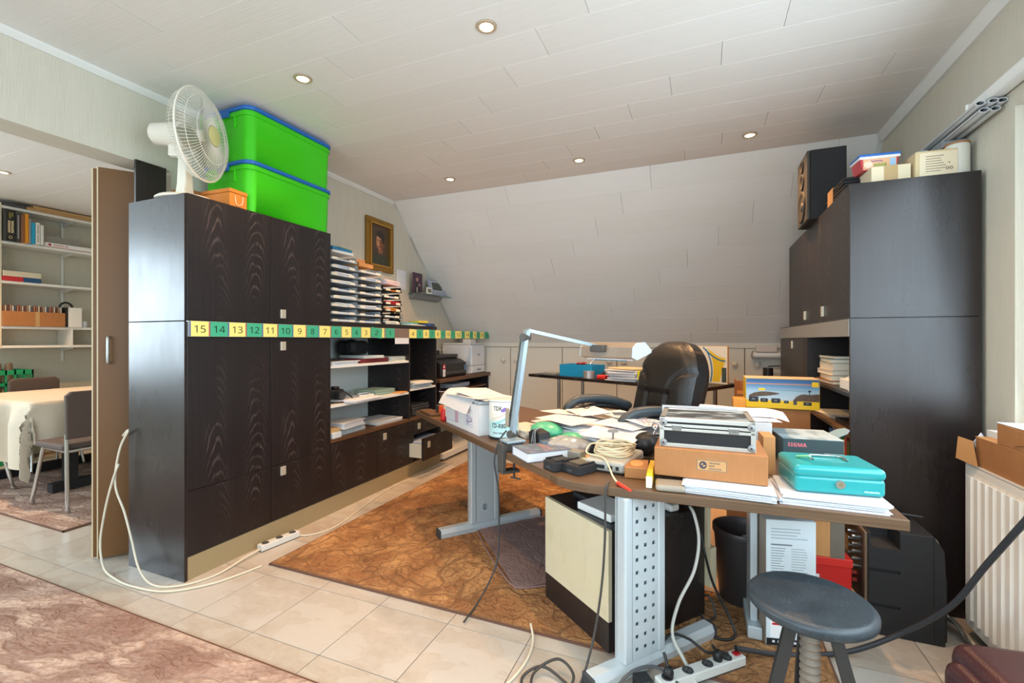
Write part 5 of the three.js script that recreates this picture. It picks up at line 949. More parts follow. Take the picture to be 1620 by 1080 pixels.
// ================================================================ OFFICE CHAIR
{
  const t = thing('office_chair', 'black leather high back office chair behind the desk', 'office chair', [-0.43, 0.0205, -3.16], -0.8);
  // local +z faces the desk
  const pad = (w, h, d, fn) => { const g = new RoundedBoxGeometry(w, h, d, 8, Math.min(w, h, d) * 0.45), p = g.attributes.position; if (fn) for (let i = 0; i < p.count; i++) { const q = fn(p.getX(i), p.getY(i), p.getZ(i)); p.setXYZ(i, ...q); } g.computeVertexNormals(); return uvBox(g); };
  const backShape = (W, Hh, D) => {      // tall back: rounded head, tufted face
    const g = new THREE.BoxGeometry(W, Hh, D, 36, 48, 8), p = g.attributes.position;
    for (let i = 0; i < p.count; i++) {
      let x = p.getX(i), y = p.getY(i), z = p.getZ(i); const v = (y + Hh / 2) / Hh, nx = x / (W / 2);
      const hw = (v > 0.72 ? Math.sqrt(Math.max(0, 1 - ((v - 0.72) / 0.3) ** 2)) * 0.985 + 0.015 : 1) * (0.9 + 0.1 * sm(0, 0.4, v));
      x *= hw;
      const edge = Math.min(1, (1 - Math.abs(nx)) * 3.2) * Math.min(1, (1 - v) * 6) * Math.min(1, v * 8 + 0.2);
      const round = Math.sqrt(Math.max(0.02, 1 - (1 - edge) ** 2));
      z *= 0.35 + 0.65 * round;
      if (z > 0) {
        const seam = (d, w) => 1 - sm(0, w, Math.abs(d));
        let s = 0;
        if (v < 0.6) { s = Math.max(seam(Math.abs(nx) - 0.36, 0.09), seam(v - 0.6, 0.025) * (Math.abs(nx) < 0.4 ? 1 : 0.3)); if (Math.abs(nx) < 0.37) for (const c of [0.16, 0.3, 0.45]) s = Math.max(s, seam(v - c, 0.025)); }
        const arch = Math.abs(nx) > 0.36 ? seam(v - (0.6 + 0.16 * Math.sqrt(Math.max(0, 1 - ((Math.abs(nx) - 1) / 0.64) ** 2))), 0.03) : 0;
        z -= 0.022 * Math.max(s, arch * 0.8);
        z += 0.02 * (1 - nx * nx) * (v > 0.6 ? 1 : 0.4);
      }
      z -= 0.05 * (v - 0.4) * (v - 0.4) * 2 - 0.02;   // lumbar bow
      p.setXYZ(i, x, y, z);
    }
    g.computeVertexNormals(); return uvBox(g);
  };
  const b = mesh('backrest', backShape(0.55, 0.88, 0.19), M.leather, t); b.position.set(0, 0.88, -0.3); b.rotation.x = -0.2;
  const rim = mesh('back_shell', backShape(0.5, 0.8, 0.08), M.black, t); rim.position.set(0, 0.86, -0.37); rim.rotation.x = -0.2;
  mesh('seat', pad(0.54, 0.13, 0.52, (x, y, z) => [x, y + (z > 0.18 ? -(z - 0.18) * 0.5 : 0), z]), M.leather, t).position.set(0, 0.49, 0);
  for (const s of [-1, 1]) {
    const a = mesh('armrest', [tube([[s * 0.28, 0.46, -0.22], [s * 0.34, 0.6, -0.25], [s * 0.335, 0.79, -0.2], [s * 0.33, 0.84, -0.05], [s * 0.33, 0.845, 0.14], [s * 0.33, 0.78, 0.29], [s * 0.32, 0.66, 0.26], [s * 0.28, 0.46, 0.1]], 0.021, 60, 10)], M.black, t);
    mesh('arm_pad', [tube([[s * 0.33, 0.84, -0.2], [s * 0.33, 0.885, -0.06], [s * 0.33, 0.905, 0.1], [s * 0.33, 0.895, 0.24], [s * 0.33, 0.85, 0.31], [s * 0.33, 0.76, 0.325]], 0.032, 60, 14), new THREE.SphereGeometry(0.032, 14, 10).translate(s * 0.33, 0.76, 0.325), new THREE.SphereGeometry(0.032, 14, 10).translate(s * 0.33, 0.84, -0.2)], std(0x36434b, 0.4), a);
  }
  mesh('gas_column', [cyl(0.03, 0.025, 0.32, 0, 0.1, 0)], M.darkGrey, t); mesh('mechanism', [bx(-0.12, 0.12, 0.38, 0.43, -0.15, 0.12, 0.01)], M.black, t);
  for (let k = 0; k < 5; k++) { const a = k / 5 * 2 * Math.PI + 0.3, c = Math.cos(a), s = Math.sin(a), l = mesh('base_leg', [beam([0.02 * c, 0.11, 0.02 * s], [0.29 * c, 0.075, 0.29 * s], 0.045, 0.03)], M.black, t); mesh('caster', [rod([0.29 * c - 0.02 * s, 0.03, 0.29 * s + 0.02 * c], [0.29 * c + 0.02 * s, 0.03, 0.29 * s - 0.02 * c], 0.03, 18), cyl(0.01, 0.01, 0.04, 0.29 * c, 0.05, 0.29 * s, 8)], M.black, l); }
}
// ================================================================ BACK TABLE WITH TOOLS
{
  const TY = 0.98, TA = -0.474, tp = (x, d, y = TY) => [-1.767 + 0.89 * x + 0.457 * d, y + 0.0005, -4.746 + 0.457 * x - 0.89 * d];
  const t = thing('work_table', 'long dark topped work table on chrome legs before the knee wall cupboards', 'table', tp(0, 0, -0.0005), TA);
  mesh('table_top', [bx(0, 2.0, TY - 0.03, TY, -0.6, 0, 0.003)], M.wenge, t);
  for (const [x, z, y] of [[0.35, -0.12, 0], [1.85, -0.12, 0.0165], [0.35, -0.5, 0], [1.85, -0.5, 0.0165]]) mesh('leg', [cyl(0.018, 0.018, TY - 0.05 - y, x, 0.02 + y, z, 18), cyl(0.03, 0.03, 0.02, x, y, z, 18)], M.chrome, t);
  const bl = thing('tool_case', 'open bright blue tool case with red handled tools', 'tool case', tp(0.6, 0.2), TA + 0.1), bm = std(0x1787b8, 0.4);
  mesh('tray', [bx(-0.2, 0.2, 0, 0.012, -0.12, 0.12), bx(-0.2, 0.2, 0.012, 0.12, 0.112, 0.12, 0.003), bx(-0.2, 0.2, 0.012, 0.12, -0.12, -0.112, 0.003), bx(-0.2, -0.192, 0.012, 0.12, -0.112, 0.112), bx(0.192, 0.2, 0.012, 0.12, -0.112, 0.112)], bm, bl);
  mesh('hinged_lid', [bx(0.0, 0.4, 0.16, 0.24, -0.2, -0.19, 0.003), bx(0.0, 0.15, 0.165, 0.235, -0.188, -0.186)], bm, bl); mesh('lid_arm', [rod([0.0, 0.1, -0.12], [0.05, 0.2, -0.19], 0.005)], M.chrome, bl);
  for (const [x, a] of [[-0.1, 0.2], [-0.06, -0.1], [-0.02, 0.3]]) mesh('tool_handle', [rod([x, 0.12, -0.05], [x + 0.08, 0.135, 0.06 * a], 0.01, 10)], std(0xb8242a, 0.4), bl);
  one('tape_roll', 'silver roll of duct tape on the work table', 'tape', mg([new THREE.CylinderGeometry(0.055, 0.055, 0.07, 32, 1).translate(0, 0.035, 0)]), std(0xa9a9ab, 0.3, { metalness: 0.5 }), tp(0.82, 0.05));
  one('tape_measure', 'red tape measure beside the duct tape', 'tape measure', bx(-0.05, 0.05, 0, 0.04, -0.04, 0.04, 0.012), std(0xcf2b22, 0.4), tp(0.98, 0.06), TA);
  one('glove', 'black glove lying behind the red tape measure', 'glove', new THREE.SphereGeometry(0.07, 20, 14).scale(1.3, 0.5, 0.9).translate(0, 0.035, 0), M.blackMatt, tp(0.95, 0.2), TA);
  for (const [lab, w, d, x, z, c, h] of [['grey booklet on the empty end of the work table', 0.2, 0.15, 0.22, 0.18, 0x8a9398, 0.02], ['pale notebook at the empty end of the work table', 0.22, 0.16, 0.3, 0.32, 0xb9b2a2, 0.035], ['dark thin folder before the blue tool case', 0.2, 0.12, 0.3, 0.05, 0x555b5c, 0.012]]) one('booklet', lab, 'booklet', bx(-w / 2, w / 2, 0, h, -d / 2, d / 2, 0.002), std(c, 0.6), tp(x, z), TA);
  const st = one('paper_stack', 'fanned documents and red folders on the work table', 'papers', mg(stackGeo(0.3, 0.26, 0.1, 12, 0.022)), std(0xd9dbe0, 0.7), tp(1.2, 0.16), TA + 0.15); st.userData.kind = 'stuff';
  one('document_folder', 'manila folder on top of the fanned documents', 'folder', bx(-0.15, 0.15, 0, 0.012, -0.11, 0.11, 0.002), std(0xd8c09a, 0.7), tp(1.2, 0.16, TY + 0.104), TA - 0.1);
  const yb = thing('yellow_box', 'bright yellow open box beside the fanned documents', 'box', tp(1.46, 0.1), TA); mesh('body', [bx(-0.08, 0.08, 0, 0.004, -0.06, 0.06), bx(-0.08, 0.08, 0, 0.1, 0.056, 0.06), bx(-0.08, 0.08, 0, 0.1, -0.06, -0.056), bx(-0.08, -0.076, 0, 0.1, -0.056, 0.056), bx(0.076, 0.08, 0, 0.1, -0.056, 0.056)], std(0xdfd914, 0.45), yb);
  const rd = thing('tuner', 'black fronted radio tuner with round dials on the work table', 'radio', tp(1.5, 0.36), TA);
  mesh('case', [bx(-0.2, 0.2, 0.06, 0.2, -0.1, 0.1, 0.006)], std(0xd6d2c8, 0.5), rd); mesh('front', [bx(-0.19, 0.19, 0.07, 0.19, 0.1, 0.104)], M.black, rd); for (const x of [-0.13, 0.1]) { const d = mesh('dial', [rod([x, 0.13, 0.104], [x, 0.13, 0.112], 0.034, 24)], M.white, rd); mesh('pointer', [bx(x - 0.003, x + 0.003, 0.13, 0.155, 0.112, 0.114)], M.black, d); }
  for (const x of [-0.16, 0.16]) mesh('foot', [cyl(0.015, 0.012, 0.06, x, 0, 0.05, 12), cyl(0.015, 0.012, 0.06, x, 0, -0.06, 12)], M.black, rd);
  one('cup', 'small brown cup on the radio tuner', 'cup', lathe([[0, 0], [0.03, 0], [0.04, 0.07], [0.036, 0.07], [0.028, 0.006], [0, 0.006]], 24), std(0xa5764a, 0.6), tp(1.56, 0.36, TY + 0.2));
  one('plastic_cups', 'white plastic cup on the radio tuner', 'cup', lathe([[0, 0], [0.04, 0], [0.05, 0.12], [0.046, 0.12], [0.036, 0.006], [0, 0.006]], 24), M.white, tp(1.4, 0.4, TY + 0.2));
  const ps = thing('poster_board', 'board with yellow and blue swirls standing at the work table end', 'board', tp(1.88, 0.42), TA - 0.1);
  mesh('board', [bx(-0.16, 0.12, 0, 0.32, -0.02, 0, 0.002)], M.kraftPale, ps);
  const cv = canvasTex(200, 230, (g, w, h) => { g.fillStyle = '#d9d3c6'; g.fillRect(0, 0, w, h); g.fillStyle = '#d9b62a'; g.beginPath(); g.moveTo(70, 10); g.quadraticCurveTo(150, 80, 190, 70); g.lineTo(150, 220); g.lineTo(100, 220); g.quadraticCurveTo(130, 110, 70, 10); g.fill(); g.strokeStyle = '#2e6b94'; g.lineWidth = 9; g.beginPath(); g.moveTo(40, 6); g.quadraticCurveTo(120, 90, 190, 90); g.stroke(); g.beginPath(); g.moveTo(60, 20); g.quadraticCurveTo(120, 120, 90, 225); g.stroke(); g.fillStyle = '#3c4a44'; g.fillRect(165, 130, 30, 90); });
  decal('print', 0.275, 0.315, cv, ps, [-0.02, 0.16, 0.0008]);
  // cartons under the table
  const cx = thing('open_carton', 'closed brown cardboard box on the floor under the work table', 'carton', [-0.92, 0.017, -4.15], -0.5);
  mesh('carton', [bx(-0.22, 0.22, 0, 0.52, -0.17, 0.17, 0.004)], M.kraft, cx); mesh('top_flap', [bx(-0.22, -0.004, 0.52, 0.526, -0.17, 0.17)], M.kraftPale, cx); mesh('top_flap', [bx(0.004, 0.22, 0.52, 0.526, -0.17, 0.17)], M.kraftPale, cx);
}
// ================================================================ RIGHT SIDE: BOXES BEFORE THE CABINETS
{
  const cam = thing('camera_kit_box', 'yellow camera kit box printed with a sea landscape', 'carton', [0.47, 0.915, -3.44], 0.0);
  const art = canvasTex(512, 256, (g, w, h) => {
    const gr = g.createLinearGradient(0, 0, 0, 190); gr.addColorStop(0, '#1d4f86'); gr.addColorStop(0.18, '#3a6ea4'); gr.addColorStop(0.22, '#d98a6a'); gr.addColorStop(0.28, '#4e7fae'); gr.addColorStop(0.55, '#9dbccc'); gr.addColorStop(1, '#c3d0d8'); g.fillStyle = gr; g.fillRect(0, 0, w, h);
    g.fillStyle = '#5b4433'; g.beginPath(); g.moveTo(20, 150); g.quadraticCurveTo(90, 90, 240, 125); g.lineTo(240, 130); g.quadraticCurveTo(130, 160, 20, 160); g.fill();
    g.beginPath(); g.moveTo(330, 190); g.quadraticCurveTo(370, 110, 440, 130); g.lineTo(512, 120); g.lineTo(512, 195); g.fill();
    for (let k = 0; k < 160; k++) { g.fillStyle = rnd() < 0.5 ? 'rgba(40,28,20,0.5)' : 'rgba(150,120,90,0.4)'; const x = rnd() < 0.4 ? 50 + rnd() * 160 : 345 + rnd() * 160, y = x < 250 ? 118 + rnd() * 30 : 135 + rnd() * 50; g.fillRect(x, y, 4 + rnd() * 10, 3); }
    g.strokeStyle = 'rgba(60,70,80,0.7)'; g.lineWidth = 2; g.beginPath(); g.moveTo(140, 92); g.lineTo(430, 102); g.stroke(); for (let k = 0; k < 20; k++) g.fillRect(150 + k * 14, 94, 2, 9);
    g.fillStyle = '#20242a'; g.fillRect(436, 92, 20, 14); g.fillRect(442, 104, 5, 40);
    g.fillStyle = '#f2c615'; g.fillRect(0, 188, w, 68); g.fillRect(92, 82, 44, 22); g.fillRect(462, 18, 44, 44);
    for (const [x, y, a, b] of [[20, 160, 70, 46], [104, 172, 54, 34], [182, 170, 64, 40], [270, 186, 34, 24], [336, 186, 24, 34], [404, 192, 56, 30]]) { g.fillStyle = '#23262a'; g.beginPath(); g.roundRect ? g.roundRect(x, y, a, b, 8) : g.rect(x, y, a, b); g.fill(); g.fillStyle = '#6d7276'; g.fillRect(x + a * 0.3, y + b * 0.3, a * 0.35, b * 0.35); }
  });
  mesh('carton', [bx(-0.205, 0.205, 0, 0.19, -0.1, 0.1, 0.003)], std(0xe9c31a, 0.5), cam); mesh('top_face', [bx(-0.205, 0.205, 0.1902, 0.192, -0.1, 0.1)], std(0xd9bfa0, 0.6), cam);
  decal('printed_front', 0.405, 0.185, art, cam, [0, 0.095, 0.1008], 0, 0, 0.35);
  const sup = thing('brown_carton', 'tall brown carton carrying the camera kit box', 'carton', [0.46, 0.0165, -3.46]);
  mesh('carton', [bx(-0.2, 0.17, 0, 0.89, -0.14, 0.1, 0.005)], M.kraft, sup); mesh('flap', [bx(-0.2, 0.17, 0.89, 0.896, -0.14, 0.1)], M.kraft, sup);
  one('open_brown_carton', 'brown carton with raised flap beside the knee wall doors', 'carton', mg([bx(-0.07, 0.1, 0, 0.92, -0.12, 0.12, 0.004), bx(-0.07, -0.064, 0.92, 1.02, -0.12, 0.12), bx(-0.07, 0.1, 0.92, 1.0, -0.12, -0.115)]), M.kraft, [0.32, 0.0165, -4.1]);
  one('orange_carton', 'small orange carton wedged beside the camera kit box', 'carton', bx(-0.035, 0.035, 0, 0.1, -0.05, 0.05, 0.003), std(0xd88a2e, 0.6), [0.215, 0.891, -3.2]);
  one('carton_pedestal', 'brown carton under the small orange carton', 'carton', bx(-0.05, 0.05, 0, 0.868, -0.09, 0.09, 0.004), M.kraft, [0.2, 0.0215, -3.22]);
}
{ // books in the niche of the cabinet wall
  const bk = (lab, w, d, h, c, x, y, z, ry) => { const t = thing('book', lab, 'book', [x, y, z], ry); mesh('pages', [bx(-w / 2 + 0.004, w / 2 - 0.004, 0.003, h - 0.003, -d / 2 + 0.004, d / 2 - 0.001)], M.paperCream, t); mesh('cover', [bx(-w / 2, w / 2, h - 0.003, h, -d / 2, d / 2), bx(-w / 2, w / 2, 0, 0.003, -d / 2, d / 2), bx(-w / 2, w / 2, 0, h, -d / 2 - 0.002, -d / 2)], std(c, 0.5), t); };
  let y = 1.069;
  for (const [lab, w, d, h, c, ry] of [['brown book lowest in the niche pile', 0.3, 0.36, 0.022, 0x8a5a3a, 0.05], ['tan book second from below in the niche pile', 0.28, 0.34, 0.035, 0xb98a54, -0.04], ['white book in the middle of the niche pile', 0.29, 0.33, 0.03, 0xc9c5bb, 0.03], ['cream thick book in the niche pile', 0.27, 0.34, 0.045, 0xcfc0a4, 0], ['pale teal book under the topmost book of the niche pile', 0.28, 0.34, 0.025, 0x9cb3ae, -0.05], ['dark book topmost on the niche pile', 0.27, 0.33, 0.02, 0x3c4a48, 0.06]]) { bk(lab, w, d, h, c, 0.9, y, -3.62, ry); y += h + 0.0008; }
  one('white_device', 'white device box on the upper niche shelf', 'device', mg([bx(-0.08, 0.1, 0, 0.06, -0.11, 0.11, 0.006), extr([[-0.06, 0.06], [0.08, 0.06], [0.08, 0.09], [-0.02, 0.1]], 0.16, 0.002).translate(0, 0, -0.08)]), M.white, [0.83, 1.069, -3.12]);
  one('yellow_carton', 'small yellow carton standing in the book niche', 'carton', bx(-0.03, 0.05, 0, 0.13, -0.03, 0.03, 0.002), std(0xd9a916, 0.5), [0.86, 1.069, -3.3]);
  one('white_carton', 'small white pack behind the cabinet edge on the niche shelf', 'carton', bx(-0.05, 0.05, 0, 0.04, -0.05, 0.04, 0.003), M.white, [0.79, 1.069, -2.97]);
  one('magazine', 'magazine with a dark glossy cover on the second niche shelf', 'magazine', mg(stackGeo(0.26, 0.34, 0.03, 4, 0.006)), std(0x2e2c2a, 0.3), [0.9, 0.851, -3.2], 0.1);
  one('magazine', 'pale folded charts leaning on the second niche shelf', 'papers', mg(stackGeo(0.2, 0.4, 0.02, 4, 0.01)), M.paperCream, [0.85, 0.851, -3.62], 0.15);
  one('clear_bag', 'clear bag with yellow content above the glossy magazine', 'bag', new THREE.SphereGeometry(0.1, 24, 16).scale(1, 0.5, 1.3).translate(0, 0.05, 0), phys(0xb9b070, 0.2, { transmission: 0.4, thickness: 0 }), [0.93, 0.883, -3.2]);
  const cols = [0x2f5d8c, 0x2c6a4a, 0xa33a2c, 0xd9cfae, 0x39824e, 0xb8742c, 0x22404e, 0xc9b48a, 0x7a2c3a, 0x4a6a9a];
  const nm = ['blue', 'dark green', 'red', 'cream', 'green', 'orange', 'petrol', 'sand coloured', 'wine red', 'light blue'];
  for (let k = 0; k < 10; k++) { const h = 0.18 + 0.035 * ((k * 7) % 5) / 4; const t = thing('book', nm[k] + ' spined book upright on the third niche shelf', 'book', [0.81, 0.601, -2.95 - 0.048 * k], 0, 'books upright on the third niche shelf'); mesh('cover', [bx(-0.075, 0.075, 0, h, -0.02, 0.02, 0.002)], std(cols[k], 0.5), t); mesh('pages', [bx(-0.07, 0.076, 0.003, h - 0.004, -0.016, 0.016)], M.paperCream, t); }
  one('blue_folder', 'blue folder lying above the upright niche books', 'folder', bx(-0.1, 0.1, 0, 0.008, -0.16, 0.16, 0.002), std(0x275a94, 0.5), [0.83, 0.818, -3.15]);
}
{ // on top of the cabinet wall
  const CT = 2.1665;
  const sp = thing('loudspeaker', 'tall black three way loudspeaker on the cabinet wall', 'loudspeaker', [0.77, CT, -3.8]);
  mesh('cabinet', [bx(-0.09, 0.115, 0, 0.47, -0.165, 0.165, 0.006)], M.blackMatt, sp); mesh('baffle', [bx(-0.11, -0.09, 0.002, 0.468, -0.163, 0.163, 0.006)], std(0x3a352f, 0.5), sp);
  const cone = (y, r, z) => { const c = mesh('driver', [lathe([[0, -0.01], [r * 0.25, -0.012], [r * 0.8, 0.004], [r * 0.86, 0.01], [r, 0.008], [r, 0]], 32).rotateZ(Math.PI / 2).translate(-0.11, y, z)], M.blackMatt, sp); mesh('dust_cap', [new THREE.SphereGeometry(r * 0.3, 16, 10).scale(0.4, 1, 1).translate(-0.109, y, z)], M.darkGrey, c); };
  cone(0.125, 0.11, 0); cone(0.295, 0.055, 0.02); cone(0.405, 0.042, 0.02);
  // folded black covers with a tan label
  for (let k = 0; k < 5; k++) {
    const p = []; for (let i = 0; i <= 8; i++) p.push([0.0 + 0.006 * Math.sin(i + k), 0.012 + 0.018 * k + (i > 6 ? 0.004 * (i - 6) : 0), 0.36 - 0.075 * i + 0.012 * k]);
    const t = one('folded_cover', 'black folded cover beside the loudspeaker, ' + NTH[k], 'folded cover', mg([bx(-0.07, 0.09, 0.002 + 0.021 * k, 0.02 + 0.021 * k, -0.24 + 0.012 * k, 0.2 - 0.01 * k, 0.0085)]), M.blackMatt, [0.81, CT, -3.27], 0.02 * (k % 3 - 1), 'black folded covers on the cabinet wall');
  }
  one('paper_band', 'tan paper label across the black folded covers', 'label', mg([bx(-0.074, -0.071, 0.0, 0.108, -0.08, 0.04), bx(-0.074, 0.06, 0.108, 0.11, -0.08, 0.04)]), M.kraftPale, [0.81, CT, -3.36]);
  const tb = thing('taped_carton', 'small carton closed with brown tape on the cabinet wall corner', 'carton', [0.905, CT, -3.06], 0.06); mesh('carton', [bx(-0.085, 0.085, 0, 0.095, -0.1, 0.1, 0.002)], std(0xdfcfae, 0.8), tb); mesh('tape_strip', [bx(-0.03, 0.03, 0, 0.0955, 0.1, 0.1006), bx(-0.03, 0.03, 0.095, 0.0956, -0.1, 0.1)], M.tape, tb);
  const mt = thing('margarine_tub', 'plastic food tub with blue lid and soja label on the taped carton', 'tub', [0.875, CT + 0.0965, -3.08], 0.1);
  const tubG = extr([[-0.078, 0], [0.078, 0], [0.09, 0.075], [-0.09, 0.075]], 0.12, 0.006).translate(0, 0, -0.06); mesh('tub', tubG, std(0xc23a44, 0.4), mt); mesh('lid', [bx(-0.095, 0.095, 0.075, 0.088, -0.066, 0.066, 0.005)], std(0x2a68b8, 0.35), mt); mesh('rim', [bx(-0.093, 0.093, 0.062, 0.076, -0.064, 0.064, 0.004)], M.white, mt);
  const cv = canvasTex(256, 110, (g, w, h) => { g.fillStyle = '#e9b48a'; g.fillRect(0, 0, w, h); g.fillStyle = '#f3d9c2'; g.beginPath(); g.arc(40, 60, 34, 0, 7); g.fill(); g.fillStyle = '#6a3a8a'; for (let k = 0; k < 9; k++) g.fillRect(62 + k * 10, 20 + (k % 3) * 2, 7, 12); g.fillStyle = '#5aa030'; g.font = 'italic bold 52px sans-serif'; g.fillText('soja', 78, 84); g.fillStyle = '#9fc3e0'; g.fillRect(206, 10, 44, 90); });
  decal('printed_label', 0.15, 0.058, cv, mt, [0.0, 0.034, 0.0606], 0, -0.0);
  const pb = thing('labelled_carton', 'cream carton with a printed shipping label on the cabinet wall', 'carton', [1.09, CT, -3.04], 0.03); mesh('carton', [bx(-0.085, 0.085, 0, 0.142, -0.09, 0.09, 0.003)], std(0xd6bf95, 0.8), pb);
  const lb = canvasTex(256, 200, (g, w, h) => { g.fillStyle = '#ead9ba'; g.fillRect(0, 0, w, h); lines(g, 40, 30, 150, 7, 20, '#8a7a62'); g.fillStyle = '#54483a'; g.font = 'bold 34px sans-serif'; g.fillText('OO', 176, 150); g.fillRect(196, 90, 10, 8); });
  decal('shipping_label', 0.15, 0.125, lb, pb, [0.008, 0.07, 0.0906]);
  const rl = thing('twine_reel', 'thick reel of off white twine at the cabinet wall end', 'reel', [1.193, CT, -3.0]); 
  const rp = [[0, 0], [0.042, 0]]; for (let k = 0; k <= 30; k++) rp.push([0.047 + 0.0012 * (k % 2), 0.008 + k * 0.0052]); rp.push([0.042, 0.172], [0, 0.172]); mesh('winding', [lathe(rp, 40)], std(0xd9d5c8, 0.8), rl); mesh('end_disc', [cyl(0.05, 0.05, 0.006, 0, 0.168, 0, 32)], M.kraft, rl); mesh('end_disc', [cyl(0.05, 0.05, 0.006, 0, 0, 0, 32)], M.kraft, rl);
  // rails lying behind
  const dr = thing('curtain_rail', 'grey half round curtain rail lying above the cartons', 'rail', [1.09, CT + 0.149, -3.3]); const hp = []; for (let k = 0; k <= 12; k++) { const a = k / 12 * Math.PI; hp.push([0.036 * Math.cos(a), 0.02 + 0.03 * Math.sin(a)]); } hp.unshift([0.036, 0]); hp.push([-0.036, 0]); mesh('profile', [extr(hp, 0.56, 0.001).translate(0, 0, -0.36)], std(0xb6bcc0, 0.35, { metalness: 0.4 }), dr); mesh('screw', [rod([0, 0.025, 0.2], [0, 0.025, 0.203], 0.005, 10)], M.darkGrey, dr);
  const prof = (lab, x, y, z, L, n) => { const t = thing('aluminium_profile', lab, 'profile', [x, y, z]); const o = []; for (let k = 0; k < 14; k++) { const a = k / 14 * 2 * Math.PI; o.push([0.019 * Math.cos(a), 0.012 + 0.012 * Math.sin(a)]); } mesh('shell', [extr(o, L, 0, [Array.from({ length: 12 }, (_, k) => [0.0155 * Math.cos(-k / 6 * Math.PI), 0.012 + 0.0085 * Math.sin(-k / 6 * Math.PI)])]).translate(0, 0, -L)], std(0xc9ccce, 0.4, { metalness: 0.2 }), t); mesh('core', [bx(-0.0155, 0.0155, 0.004, 0.008, -L + 0.001, -0.008), bx(-0.002, 0.002, 0.006, 0.02, -L, -0.004)], M.darkGrey, t); };
  const P = [[1.185, 2.383, -2.74], [1.224, 2.383, -2.74], [1.163, 2.408, -2.72], [1.203, 2.408, -2.71], [1.239, 2.408, -2.72]];
  P.forEach(([x, y, z], k) => prof(['hollow aluminium profile lowest towards the cartons', 'hollow aluminium profile lowest against the wall', 'hollow aluminium profile of the upper layer, farthest from the wall', 'hollow aluminium profile in the middle of the upper layer', 'hollow aluminium profile of the upper layer touching the wall'][k], x, y, z, 1.1, k));
  const sup = thing('profile_rack', 'grey bracket and plank carrying the aluminium profiles', 'bracket', [1.2, 2.345, -3.3]); mesh('plank', [bx(-0.05, 0.055, 0, 0.036, -0.5, 0.25, 0.002)], M.grey, sup);
  for (const z of [-0.4, 0.1]) mesh('strut', [bx(0.0, 0.04, -0.178, 0, z - 0.01, z + 0.01)], M.grey, sup);
  const w = thing('blind_box', 'white roller blind rail mounted above the window', 'blind rail', [1.225, 2.44, -2.0]); mesh('headrail', [bx(-0.035, 0.03, 0, 0.05, -0.9, 1.4, 0.012)], M.white, w); mesh('end_cap', [bx(-0.04, 0.032, -0.004, 0.054, -0.91, -0.895, 0.006)], M.white, w);
}
{ // amplifier on the floor
  const t = thing('guitar_amplifier', 'black wedge shaped amplifier with a knob panel on the floor', 'amplifier', [0.86, 0, -2.72]);
  const hull = new Brush(extr([[-0.15, 0], [0.13, 0], [0.136, 0.2], [0.128, 0.42], [0.09, 0.48], [-0.13, 0.48], [-0.15, 0.46]], 0.27, 0.006).translate(0, 0, -0.135)); hull.updateMatrixWorld();
  let cut = hull; const ev = new Evaluator(); ev.useGroups = false;
  for (const b of [bx(-0.14, -0.03, 0.4, 0.5, -0.02, 0.15), bx(-0.2, -0.03, 0.29, 0.304, 0.125, 0.15), bx(-0.2, -0.03, 0.13, 0.144, 0.125, 0.15)]) { const k = new Brush(b); k.updateMatrixWorld(); cut = ev.evaluate(cut, k, SUBTRACTION); cut.updateMatrixWorld(); }
  mesh('shell', uvBox(cut.geometry), M.blackMatt, t);
  mesh('panel_frame', [bx(-0.162, -0.15, 0.02, 0.46, -0.13, 0.13, 0.003)], std(0x6b5846, 0.45), t);
  mesh('control_panel', [bx(-0.166, -0.162, 0.12, 0.44, -0.1, 0.1)], M.black, t);
  for (let r = 0; r < 7; r++) for (let c = 0; c < 2; c++) mesh('knob', [rod([-0.166, 0.4 - 0.035 * r, -0.04 + 0.07 * c], [-0.185, 0.4 - 0.035 * r, -0.04 + 0.07 * c], 0.009, 12)], r > 4 ? std(0xb03a34, 0.4) : M.chrome, t);
  mesh('seam', [bx(0.088, 0.091, 0.01, 0.472, 0.1345, 0.1365)], M.black, t);
  mesh('trailing_edge', [bx(0.128, 0.137, 0.02, 0.3, -0.13, 0.13, 0.003)], M.black, t);
  one('green_clip', 'green plastic clip stuck on the amplifier knobs', 'clip', bx(-0.04, 0.03, 0, 0.022, -0.016, 0.016, 0.008), std(0x4a9a34, 0.4), [0.648, 0.225, -2.72], 0.2);
  one('headset', 'dark cable plug lying on the amplifier', 'plug', mg([bx(-0.03, 0.03, 0, 0.03, -0.02, 0.02, 0.008), rod([0.03, 0.015, 0], [0.16, 0.01, 0.02], 0.006, 8)]), M.darkGrey, [0.83, 0.482, -2.82], 0.1);
}
